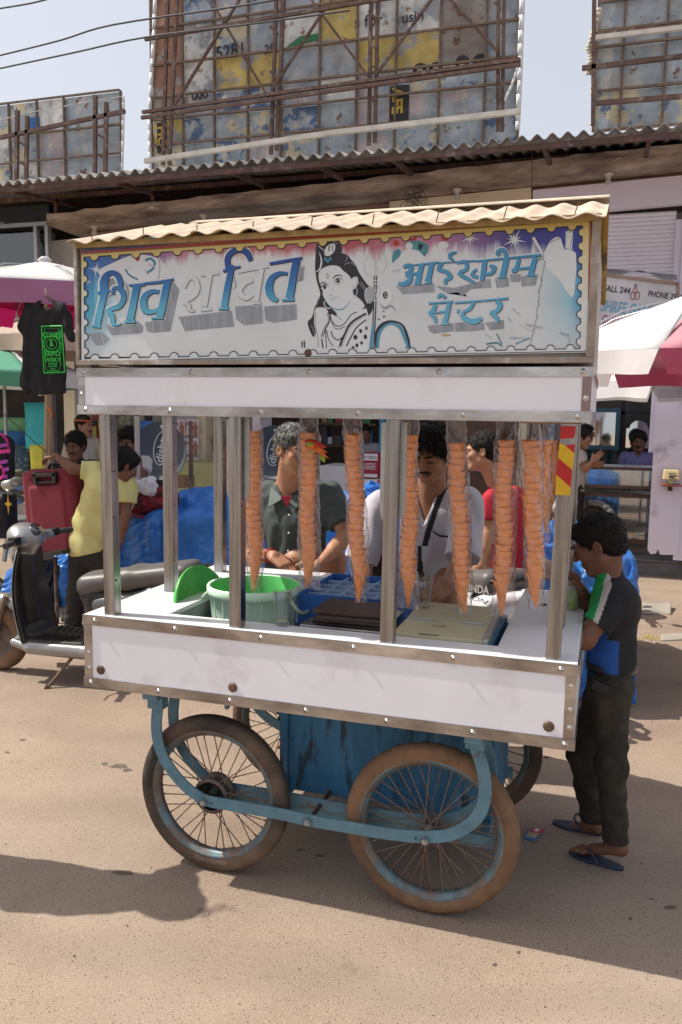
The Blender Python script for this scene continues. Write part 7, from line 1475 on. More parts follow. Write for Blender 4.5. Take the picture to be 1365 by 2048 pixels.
# ---- man in the yellow shirt, seen from behind, holding the suitcase
ysh = mat('pale_yellow_knit', (.55, .50, .21), .85, v=.08, s=8, b=.15, bs=100)
ty, j, F, hc, hs = person('person', 'man in a pale yellow T-shirt seen from behind reaching for the suitcase handle', -1.75, 2.85, 12, 1.70,
    J=dict(head=Pn(248, 932, 2.80), neck=Pn(237, 952, 2.80), shL=Pn(187, 942, 2.78), shR=Pn(256, 968, 2.85), chest=Pn(218, 985, 2.82), waist=Pn(200, 1045, 2.84), pelvis=Pn(188, 1090, 2.86), hipL=Pn(168, 1105, 2.86), hipR=Pn(206, 1105, 2.86), kneeL=Pn(152, 1200, 2.80), kneeR=Pn(212, 1200, 2.86), ankL=Pn(140, 1290, 2.8), ankR=Pn(215, 1290, 2.9), toeL=Pn(135, 1300, 3.0), toeR=Pn(215, 1300, 3.1),
           elL=Pn(146, 938, 2.70), wrL=Pn(112, 912, 2.68), elR=Pn(252, 1030, 2.80), wrR=Pn(240, 1085, 2.75)),
    look=(.55, .75, -.45), sk='b', h=.0075, hair='full', brows=False, eyes='down', seed=14, girth=1.18, hands=dict(L=dict(d=(-.9, .1, -.15), pn=(0, .2, -1), curl=.5)),
    top=dict(m=ysh, sleeve=.62, e=.016, drop=.05, hem=.06, amp=.006, wl=.12, name='t_shirt', hemtilt=(.25, 0, 0)), pants=dict(m=denimk))
# ---- the people behind the stall
nvy = mat('navy_shirt', (.012, .018, .035), .8, v=.15); wht = mat('white_shirt_far', (.52, .50, .50), .85, v=.08)
ts, j, F, hc, hs = person_at('person', 'smiling curly-haired man with a moustache in a navy shirt behind the suitcase', 150, 893, 3.65, 200, look=(.25, -.95, -.12), sk='b', h=.0085, hair='curly', stache=True, smile=True, seed=17, hs=1.0, top=dict(m=nvy, sleeve=.6, e=.014, hem=.1, vneck=.05), pants=dict(m=denimk))
tw, j, F, hc, hs = person_at('person', 'man in a white T-shirt peering over his raised hand beside a pale pole', 256, 884, 3.95, 185,
    J=dict(elL=Pn(284, 968, 3.7), wrL=Pn(277, 912, 3.75), elR=Pn(240, 985, 3.85), wrR=Pn(262, 950, 3.7)), look=(.2, -.95, -.2), sk='b', h=.0085, hair='full', seed=20, top=dict(m=wht, sleeve=.5, e=.014, hem=.1, name='t_shirt'), pants=dict(m=denimk), hands=dict(L=dict(d=(-.4, 0, .9), curl=.5, pn=(-1, 0, 0)), R=dict(d=(.8, -.1, .5), curl=.8)))
tc_, j, F, hc, hs = person_at('person', 'man in a cream shirt and dark cap seen in profile at the back', 169, 852, 5.4, 250, look=(.98, -.1, -.05), sk='a', h=.010, hair='short', stache=True, seed=22, top=dict(m=mat('cream_shirt', (.45, .4, .34), .85), sleeve=.6, e=.018, hem=.1), pants=dict(m=denimk))
obj('cap', MB().lathe(V(hc+F@np.array([0, -.02, .05])), [(.085, 0), (.083, .035), (.06, .065), (.001, .075)], 20, V(F[:, 2])), mat('cap_black', (.015, .015, .015), .6), tc_); obj('goggles', MB().torus(V(hc+F@np.array([0, -.02, .062])), .09, .010, V(F[:, 2]), 24, 6), mat('goggles_orange', (.6, .12, .02), .3), tc_)
ti, j, F, hc, hs = person_at('person', 'man in a striped pale shirt sitting in the dark shop beyond the red carton', 731, 868, 8.05, 180, look=(.3, -.9, -.1), sk='b', h=.013, hair='short', seed=25,
    top=dict(m=mat('striped_shirt', (.22, .22, .26), .8, v=.3, s=30, st=(4, 4, .1)), sleeve=.7, e=.016, hem=.05), pants=dict(m=denimk))
tj, j, F, hc, hs = person_at('person', 'man with a moustache in a blue checked shirt standing behind the display counter', 1279, 884, 7.7, 180, look=(-.1, -.98, -.05), sk='b', h=.011, hair='full', stache=True, seed=27,
    top=dict(m=mat('checked_blue_shirt', (.13, .12, .26), .8, v=.5, s=50), sleeve=.6, e=.016, hem=.05, vneck=.05), pants=dict(m=denimk))
tk, j, F, hc, hs = person('person', 'dark-haired man in profile gesturing with a raised hand at the jewellery counter', P(1152, 900, 6.7).x, 6.9, 260, 1.60,
    J=dict(head=Pn(1163, 877, 6.75), neck=Pn(1154, 900, 6.8), shL=Pn(1150, 908, 6.95), shR=Pn(1158, 912, 6.6), elR=Pn(1172, 938, 6.6), wrR=Pn(1186, 922, 6.55), elL=Pn(1165, 935, 6.9), wrL=Pn(1192, 930, 6.8)), look=(.97, .1, -.05), sk='a', h=.011, hair='full', seed=29,
    hands=dict(R=dict(d=(.7, .1, .7), curl=.15, pn=(0, 1, 0))), top=dict(m=mat('pale_shirt', (.4, .36, .32), .85), sleeve=.5, e=.014, hem=.05), pants=dict(m=denimk))
# ---- the passer-by left of the frame whose shadow falls on the road
to, j, F, hc, hs = person('person', 'passer-by just outside the left edge whose shadow reaches across the road', -.86, -.22, 30, 1.66, J=dict(elR=(-.55, -.02, 1.10), wrR=(-.62, .12, 1.32)), sk='a', h=.011, hair='full', seed=31, top=dict(m=wht, sleeve=.7, e=.02, hem=.12, drop=.1), pants=dict(m=denimk))
# =================================================================== market umbrellas
def umbrella(label, apex, Rr, drop, rot, cols, val=.12, pole=True, n=8, polemat=None, sag=.03, zfoot=0., tilt=(0, 0), vals=None):
    ap = V(apex); t = thing('market_umbrella', label, 'umbrella', (ap.x, ap.y, zfoot), 'market umbrellas')
    tl = lambda p: V((p[0], p[1], p[2]+(p[0]-ap.x)*tilt[0]+(p[1]-ap.y)*tilt[1]))
    cor = [tl(ap+V((Rr*math.cos(R(rot+i*360/n)), Rr*math.sin(R(rot+i*360/n)), -drop))) for i in range(n)]
    for i in range(n):
        a, b = cor[i], cor[(i+1) % n]; m = cols[i % len(cols)]
        def f(u, v, a=a, b=b):
            e = a*(1-u)+b*u; p = ap*(1-v)+e*v; sg_ = math.sin(math.pi*u)*v; out = V((p.x-ap.x, p.y-ap.y, 0)); 
            bulge = drop*.03*math.sin(math.pi*v)
            return p+V((0, 0, bulge+sag*.3*sg_*v))-out*(.05*sg_)
        obj('canopy_panel', MB().grid(f, 8, 8), m, t, solid=.002)
        def fv(u, v, a=a, b=b):
            e = f(u, 1); o = V((e.x-ap.x, e.y-ap.y, 0)).normalized(); return e+V((0, 0, -val*v+(-.004*math.sin(u*9+i))*v-.001))+o*(.004*v+.006*math.sin(u*9+i)*v)+(b-a).normalized()*(.5-u)*.10*v
        obj('valance', MB().grid(fv, 20, 3), (vals[i % len(vals)] if vals else m), t)
        obj('rib', MB().tube([ap+V((0, 0, -.03)), ap*.5+a*.5+V((0, 0, drop*.16-.012)), a+V((0, 0, -.012))], .006, 6), am, t)
    if pole: obj('pole', MB().cyl((ap.x, ap.y, zfoot), (ap.x, ap.y, ap.z+.01), .018, n=10), polemat or am, t)
    obj('top_knot', MB().lathe(ap+V((0, 0, -.01)), [(.05, 0), (.06, .02), (.03, .045), (.001, .05)], 12), cols[0], t)
    return t
def cloth(nm, c, tl=.3):
    if nm in MATS: return MATS[nm]
    M = mat(nm, c, .8, v=.10, s=3, b=.25, bs=14); n = M.node_tree; B = n.nodes['Principled BSDF']; out = [q for q in n.nodes if q.type == 'OUTPUT_MATERIAL'][0]
    t = n.nodes.new('ShaderNodeBsdfTranslucent'); t.inputs[0].default_value = (*c, 1); m_ = n.nodes.new('ShaderNodeMixShader'); m_.inputs[0].default_value = tl; n.links.new(B.outputs[0], m_.inputs[1]); n.links.new(t.outputs[0], m_.inputs[2]); n.links.new(m_.outputs[0], out.inputs[0]); return M
uw = cloth('umbrella_white', (.70, .68, .68)); um = cloth('umbrella_magenta', (.42, .012, .10)); uv = cloth('umbrella_mauve', (.40, .18, .32)); ug = cloth('umbrella_green', (.12, .38, .26)); ub = cloth('umbrella_beige', (.55, .42, .34)); upk = cloth('umbrella_pink', (.66, .30, .35)); um2 = cloth('umbrella_deep_pink', (.55, .10, .17)); ugr = cloth('umbrella_grey', (.32, .32, .34)); ubr = cloth('umbrella_brown', (.34, .17, .14)); uy = cloth('umbrella_orange', (.7, .32, .03))
bam = mat('bamboo', (.42, .29, .17), .7, v=.25, s=8, st=(3, 3, .4))
ap1 = P(90, 522, 3.55)
umbrella('white and magenta market umbrella at upper left with a black T-shirt hanging from it', ap1, 1.12, .30, -84, [uw, uw, um, ub, um, um, um, uw], .17, True, polemat=bam, vals=[uv, uv, um, ub, um, um, um, ugr])
ap2 = P(6, 690, 5.2); umbrella('green and white market umbrella at the left edge behind the T-shirt', ap2, 1.0, .33, -80, [ug, uw, ug, ug, uw, ug, ug, ug], .14, polemat=am)
ap3 = P(150, 612, 6.0); umbrella('beige and brown market umbrella behind the left end of the cart', ap3, 1.15, .42, -75, [ub, ugr, ub, ubr, ub, ub, ubr, ub], .17)
ap4 = P(1425, 572, 3.0); umbrella('pink and white market umbrella at the right edge in front of the jeweller sign', ap4, 1.12, .44, 208, [uw, upk, uw, upk, uw, upk, uw, upk], .12, vals=[uw, um2, uw, um2])
ap5 = P(1412, 705, 5.2); umbrella('white and grey market umbrella below the pink one at right', ap5, 1.05, .27, 200, [uw, ugr, uw, uw, uw, uw, uw, uw], .13)
# bamboo and iron poles left
tag(obj('bamboo_pole', MB().tube([P(94, 780, 3.45), P(92, 900, 3.45), P(93, 1000, 3.45), V((P(93, 1000, 3.45).x, 3.45, 0))], .017, 8), bam), 'thin bamboo pole under the black T-shirt', 'pole')
tag(obj('timber_pole', MB().box((P(98, 800, 3.9).x, 3.9, 0), (P(105, 800, 3.9).x, 3.95, P(98, 788, 3.9).z)), mat('grey_timber', (.14, .11, .10), .8, v=.2)), 'dark square timber pole just right of the bamboo pole', 'pole')
tag(obj('pale_pole', MB().cyl((P(274, 850, 3.6).x, 3.6, 0), P(274, 832, 3.6), .022, n=10), mat('pale_pole', (.42, .38, .37), .5)), 'pale round pole gripped by the man in white', 'pole')
tag(obj('iron_stake', MB().box((P(377, 838, 4.6).x, 4.6, .0), (P(383, 838, 4.6).x, 4.63, P(380, 842, 4.6).z)), iron2), 'thin brown stake standing in front of the posters', 'stake')
tag(obj('guy_rope', MB().tube([P(-10, 812, 3.2), P(93, 905, 3.4)], .004, 5), cab), 'thin black guy rope slanting down to the bamboo pole', 'rope')
q = P(97, 815, 3.42); tag(obj('orange_ribbon', MB().tube([q+V((-.01, 0, .0)), q+V((.02, -.01, -.01)), q+V((.03, 0, -.06)), q+V((.015, 0, -.11))], [.012, .014, .01, .004], 6, flat=.4), mat('ribbon_orange', (.6, .14, .03), .7)), 'orange ribbon tied to the bamboo pole', 'ribbon')
# hanging black T-shirt
YT = 2.75
bt_ = mat('black_tshirt', (.013, .013, .015), .95, v=.3, s=12, b=.2, bs=120)
ts_ = thing('hanging_t_shirt', 'black T-shirt with a green label print hanging from the white umbrella', 'T-shirt', tuple(P(95, 600, YT)))
S = SDF(.008, .02); zt5 = lambda x, y: (x*.19540, 500+y*.19531)
def TP(x, y, dy=0): a, b = zt5(x, y); return Pn(a, b, YT+dy)
for (a, b, ra, rb) in (((420, 620), (420, 1400), .10, .115), ((560, 620), (580, 1420), .095, .105)): S.seg(TP(*a), TP(*b), ra*.72, rb*.78, k=.03, flat=((0, 1, 0), .35))
S.seg(TP(300, 560), TP(640, 600), .045, .04, k=.03, flat=((0, 1, 0), .6)); S.seg(TP(310, 590), TP(230, 780), .05, .046, k=.02, flat=((0, 1, 0), .5)); S.seg(TP(660, 640), TP(730, 900), .042, .036, k=.02, flat=((0, 1, 0), .6)); S.seg(TP(300, 650), TP(275, 1400), .045, .05, k=.03, flat=((0, 1, 0), .6))
S.disp(folds(.008, .11, 4, .2)); S.cut(TP(450, 1480), (.05, 0, -1.)); S.ell(TP(490, 570, 0), (.055, .1, .035), None, .01, 1); S.build('shirt_body', bt_, ts_, smooth=2)
obj('hanger', MB().tube([TP(340, 560), TP(470, 470), TP(600, 560), TP(545, 605), TP(450, 590)], .008, 6), mat('hanger_brown', (.12, .09, .075), .6), ts_); obj('hanger', MB().tube([TP(470, 470), TP(465, 400), TP(450, 380)], .006, 6), mat('hanger_cream', (.5, .42, .34), .6), ts_)
gprint = mat('print_neon_green', (.02, .50, .05), .6); pY = YT-.068
def TQ(x, y, dy=0): a, b = zt5(x, y); return P(a, b, pY+dy)
gb = MB(); fr_ = [(425, 780), (632, 776), (662, 1250), (450, 1258)]
for i in range(4): gb.tube([TQ(*fr_[i]), TQ(*fr_[(i+1) % 4])], .0045, 4)
obj('print_frame', gb, gprint, ts_)
inn = [(455, 800), (600, 800), (622, 1180), (600, 1235), (480, 1238), (462, 1190)]; obj('print_frame', MB().tube([TQ(*p) for p in inn], .0025, 4, closed=True), gprint, ts_)
uxp = (TQ(632, 1020)-TQ(440, 1020)).normalized(); uyp = (TQ(530, 800)-TQ(550, 1200)).normalized(); kp = (TQ(501, 1000)-TQ(500, 1000)).length
def tt(s_, x, y, h_, sx=.8): obj('print_text', text_mb(MB(), s_, TQ(x, y, -.002), uxp, uyp, h_*kp*1.38, 0, 'CENTER', 0, .02, sx), gprint, ts_)
tt("JACK DANIEL'S", 525, 892, 44, .50); tt('JERIMO', 532, 1085, 46, .78); tt('WISKY', 540, 1145, 38, 1.0); tt('TENNESSEE', 540, 1172, 14, 1.0); tt('SOUR MASH', 540, 1198, 14, .9); tt('BRAND', 542, 1222, 12, .9)
cc = TQ(528, 962, -.001); obj('print_seal', MB().tube([cc+uxp*math.cos(a*.3142)*.072+uyp*math.sin(a*.3142)*.056 for a in range(20)], .004, 4, closed=True).tube([cc+uxp*math.cos(a*.3142)*.045+uyp*math.sin(a*.3142)*.036 for a in range(20)], .003, 4, closed=True), gprint, ts_)
tt('&', 528, 985, 56, .8)
o2 = text_mb(MB(), 'WHISKEY  OLD No 7', TQ(610, 815, -.001), -uyp, uxp, 14*kp*1.38, 0, 'LEFT', 0, .02, 1.1); obj('print_text', o2, gprint, ts_)

# =================================================================== blue tarpaulin stalls
btp = mat('blue_tarpaulin', (.02, .14, .50), .34, v=.12, s=3, b=.45, bs=9, c2=(.04, .20, .56), s2=2, t2=.56, w2=.25)
def drape(nm, label, tops, Yf, Yt, Yb, seed, zb=0.0, x_over=.0):
    xs = [P(a, b, Yt).x for a, b in tops]; zs = [P(a, b, Yt).z for a, b in tops]
    def top(x): return float(np.interp(x, xs, zs))
    nf = folds(.025, .45, seed, .7); n2_ = folds(.009, .13, seed+1, .9); n2 = lambda p_: .008-abs(float(n2_(p_)))*1.3; n3_ = folds(.022, .26, seed+2, .9); n3 = lambda p_: .02-abs(float(n3_(p_)))*1.5
    def f(u, v):
        x = xs[0]+(xs[-1]-xs[0])*u; T = top(x)
        if v < .5: k = v/.5; z = zb+(T*.80-zb)*k; y = Yf+(Yt-.45-Yf)*k*k*.8+.0
        elif v < .8: k = (v-.5)/.3; z = T*.80+T*.20*math.sin(k*math.pi/2); y = Yf+(Yt-.45-Yf)*.8+(Yt-(Yf+(Yt-.45-Yf)*.8))*k
        else: k = (v-.8)/.2; z = T-(T*.5)*k*k; y = Yt+(Yb-Yt)*k
        p = np.array([x, y, z]); d = float(nf(p)+n2(p)+n3(p)); return (x+.3*d, y-d*1.0, max(.0, z+d*.7))
    o = obj(nm, MB().grid(f, 170, 90), btp, solid=.003); tag(o, label, 'tarpaulin', None); return o
drape('blue_tarpaulin', 'blue tarpaulin draped over goods behind the left half of the cart', [(84, 1110), (150, 1100), (225, 1062), (260, 1040), (330, 1000), (380, 980), (470, 972), (520, 980), (600, 985), (700, 990)], 3.32, 3.9, 4.8, 1)
drape('blue_tarpaulin', 'crumpled blue tarpaulin heap behind the vendor', [(660, 1000), (700, 985), (745, 965), (775, 975), (860, 1010), (935, 1040)], 3.3, 3.8, 4.5, 5)
drape('blue_tarpaulin', 'sunlit blue tarpaulin behind the right end of the cart, reaching behind the boy', [(915, 1060), (960, 1040), (1010, 1030), (1100, 1042), (1170, 1050), (1230, 1085), (1262, 1110), (1274, 1150)], 2.45, 3.0, 3.9, 9)
# striped cloth on it
scl = mat('striped_cloth', (.55, .42, .38), .8, v=.1, c2=(.45, .12, .12), s2=9, t2=.6, st=(.3, 1, 3)); a = P(1085, 1110, 2.4)
tag(obj('striped_cloth', MB().grid(lambda u, v: tuple(P(1075+90*u, 1128+48*u+(v-.5)*(52-18*u)+4*math.sin(u*8+v*3), 2.30+.05*math.sin(u*9))), 16, 8), scl, solid=.006), 'pale striped cloth with pink lines hanging on the right blue tarpaulin', 'cloth')
# checked bag and plastic bag on the left tarp
red_chk = mat('checked_red_bag', (.30, .015, .04), .8, v=.1, c2=(.05, .01, .012), s2=26, t2=.5, w2=.02)
bg_ = thing('duffel_bag', 'dark red checked duffel bag lying on the left blue tarpaulin', 'bag', tuple(P(290, 1035, 3.6)))
S = SDF(.012, .03); S.seg(Pn(255, 1005, 3.55), Pn(330, 1000, 3.6), .14, .13, k=.05, flat=((0, 0, 1), .8)); S.disp(folds(.01, .16, 2)); S.build('bag_body', red_chk, bg_)
obj('bag_strap', MB().tube([P(292, 985, 3.45), P(305, 1000, 3.38), P(325, 1010, 3.40)], .018, 6, flat=.3).tube([P(250, 1000, 3.40), P(262, 1030, 3.38), P(290, 1035, 3.4)], .016, 6, flat=.3), mat('strap_maroon', (.16, .02, .04), .7), bg_)
pb = thing('plastic_bag', 'crumpled white plastic bag on top of the checked duffel bag', 'plastic bag', tuple(P(290, 990, 3.45))); wpb = mat('white_plastic_bag', (.62, .62, .66), .3, v=.05, b=.8, bs=30)
S = SDF(.010, .03); S.seg(Pn(262, 968, 3.45), Pn(300, 978, 3.42), .045, .05, k=.04); S.ell(Pn(300, 965, 3.44), (.06, .05, .04)); S.disp(folds(.016, .06, 6, 1.)); S.build('bag_body', wpb, pb, smooth=1)
# dark rubbish bags and rods under the left stall
S = SDF(.014, .03); S.ell(Pn(80, 1150, 3.3), (.16, .12, .22)); S.ell(Pn(90, 1200, 3.3), (.15, .12, .16)); S.disp(folds(.02, .09, 3, 1.)); o = S.build('black_plastic_sack', mat('black_plastic', (.02, .02, .022), .3, v=.2), None, loc=tuple(PZ(85, 1225, 0))); tag(o, 'crumpled black plastic sack under the suitcase tray', 'sack')
# =================================================================== suitcase on its tray
YC = 2.75; mar = mat('maroon_cloth', (.19, .022, .035), .85, v=.12, s=6, b=.35, bs=160)
su = thing('suitcase', 'large maroon soft suitcase with a recessed black handle held upright at left', 'suitcase', tuple(P(110, 1105, YC)))
a, b, c, d = Pn(38, 948, YC), Pn(146, 930, YC), Pn(136, 1090, YC), Pn(77, 1106, YC)
S = SDF(.0085, .02)
ctr = (a+b+c+d)/4; upv = nrm((a+b)/2-(c+d)/2); rtv = nrm(b-a); rtv = nrm(rtv-upv*np.dot(rtv, upv)); fv = np.cross(upv, rtv); hgt = np.linalg.norm((a+b)/2-(c+d)/2)/2; wd = .235
S.box(ctr+fv*(-.12)*(1 if fv[1] < 0 else -1), (wd, .13, hgt), np.stack([rtv, fv, upv], 1), rnd=.05)
fs = -1 if fv[1] > 0 else 1; face = ctr+fv*fs*.015
S.ell(ctr+upv*hgt*.78-rtv*.0+fv*fs*.02, (.13, .05, .06), np.stack([rtv, fv, upv], 1), .02, 1)
S.box(ctr-upv*.08+fv*fs*.012, (.15, .012, .25), np.stack([rtv, fv, upv], 1), rnd=.01, k=.02)
S.build('case_shell', mar, su, smooth=2)
Mx = Matrix([[rtv[i], fv[i], upv[i]] for i in range(3)]); hc_ = ctr+upv*hgt*.80+fv*fs*.012
obj('handle_housing', MB().cbox(hc_-upv*.035+fv*fs*-.01, (.19, .03, .02), Mx).cbox(hc_+upv*.02, (.20, .04, .03), Mx).cbox(hc_-rtv*.085, (.03, .04, .09), Mx).cbox(hc_+rtv*.085, (.03, .04, .09), Mx), mat('black_plastic_handle', (.025, .024, .023), .35), su, bevel=.006)
obj('carry_handle', MB().tube([V(ctr+upv*(hgt+.0)-rtv*.05-fv*fs*.10), V(ctr+upv*(hgt+.035)-rtv*.03-fv*fs*.10), V(ctr+upv*(hgt+.04)+rtv*.07-fv*fs*.10), V(ctr+upv*(hgt+.005)+rtv*.10-fv*fs*.10)], .012, 8), blk, su)
obj('zip_line', MB().tube([V(ctr+rtv*x+upv*z+fv*fs*y) for x, z, y in ((-wd-.002, hgt*.86, -.10), (-wd+.04, hgt+.001, -.10), (wd-.04, hgt+.001, -.10), (wd+.002, hgt*.86, -.10), (wd+.002, -hgt*.9, -.10))], .005, 5), blk, su)
obj('case_tag', MB().cbox(ctr+rtv*(wd+.004)+upv*hgt*.6-fv*fs*.18, (.004, .05, .07), Mx), mat('tag_white', (.5, .5, .5), .5), su)
ty_ = thing('case_tray', 'black tray on an iron stand carrying the maroon suitcase', 'stand', tuple(V((P(110, 1108, YC+.1).x, YC+.1, 0))))
obj('tray_top', MB().bar(P(78, 1112, YC+.05), P(150, 1098, YC+.05), .30, .035), mat('tray_black', (.03, .03, .032), .5), ty_); q = P(111, 1115, YC+.1); obj('tray_leg', MB().cyl((q.x, q.y, 0), q, .015, n=8), iron, ty_); q = P(82, 1112, YC); obj('tray_roller', MB().cyl(q+V((0, -.12, -.01)), q+V((0, .12, -.01)), .03, n=12), mat('roller_grey', (.3, .28, .26), .5), ty_)
# backpacks at the left edge
bp_ = mat('black_nylon', (.015, .015, .02), .7, v=.2); pk = mat('hot_pink_trim', (.55, .02, .22), .6); mg2 = mat('magenta_patch', (.30, .03, .30), .6)
def backpack(label, x0, y0, x1, y1, Y, patches, star_=False):
    t = thing('backpack', label, 'backpack', tuple(P((x0+x1)/2, y1, Y)), 'backpacks hanging at the left edge'); c = (Pn(x0, y0, Y)+Pn(x1, y1, Y))/2; hw = (P(x1, y1, Y)-P(x0, y1, Y)).length/2; hh = (P(x0, y0, Y)-P(x0, y1, Y)).length/2
    S = SDF(.009, .02); S.box(c, (hw, .11, hh), None, rnd=min(.07, hw*.6)); S.ell(c-np.array([0, .08, hh*.3]), (hw*.8, .07, hh*.45), None, .03); S.disp(folds(.005, .1, 3)); S.build('bag_body', bp_, t)
    for (px, py, w__, m) in patches: q = P(px, py, Y-.155); obj('trim_patch', MB().prism([q+V((-w__, 0, -.012)), q+V((w__, 0, .002)), q+V((w__, 0, .030)), q+V((-w__, 0, .016))], (0, -.006, 0)), m, t)
    if star_:
        q = P(17, 1008, Y-.16); obj('star_emblem', MB().prism([q+V((math.cos(R(a))*r_, 0, math.sin(R(a))*r_*1.4)) for a, r_ in ((90, .06), (120, .015), (180, .035), (240, .015), (270, .06), (300, .015), (0, .035), (60, .015))], (0, -.006, 0)), mat('emblem_yellow', (.6, .35, .03), .6), t)
    return t
t = backpack('black backpack with pink piping and magenta patches hanging at the left edge', -30, 870, 18, 962, 3.0, [(6, 893, .045, mg2), (8, 905, .06, pk), (8, 926, .035, mg2), (12, 941, .03, mg2), (8, 956, .035, mg2)])
obj('piping', MB().tube([P(-10, 868, 2.86), P(4, 868, 2.85), P(14, 880, 2.86), P(18, 905, 2.9)], .009, 6), pk, t); obj('piping', MB().torus(P(-4, 945, 2.84), .055, .008, (0, 1, 0), 20, 6), pk, t)
backpack('black backpack with a yellow star emblem hanging below the pink-trimmed one', -20, 985, 24, 1075, 3.1, [], True)
# motorbike parts glimpsed between the bags
gmt = mat('dull_chrome', (.40, .40, .36), .3, .8, v=.2)
mt = thing('parked_motorbike', 'dull chrome and olive motorbike partly hidden behind the backpacks', 'motorbike', tuple(V((P(30, 1000, 3.6).x, 3.6, 0))))
S = SDF(.011, .02); S.ell(Pn(28, 968, 3.6), (.10, .12, .07)); S.ell(Pn(20, 1000, 3.6), (.12, .14, .06)); S.build('fuel_tank', gmt, mt); S = SDF(.012, .02); S.seg(Pn(20, 952, 3.6), Pn(40, 945, 3.7), .05, .03); S.build('bike_cowl', mat('olive_plastic', (.25, .25, .15), .4), mt)
mb = MB(); q = V((P(20, 1150, 3.6).x, 3.6, .3)); mb.torus(q, .26, .05, (0, 1, 0), 32, 8); obj('wheel', mb, tyre1, mt); obj('bike_fork', MB().cyl(q+V((0, .07, 0)), P(28, 990, 3.67), .022, n=8).cyl(q+V((0, -.07, 0)), P(28, 990, 3.53), .022, n=8), gmt, mt)
obj('mirror_stem', MB().tube([P(235, 938, 4.4), P(230, 915, 4.4)], .006, 5), blk, mt) if False else None
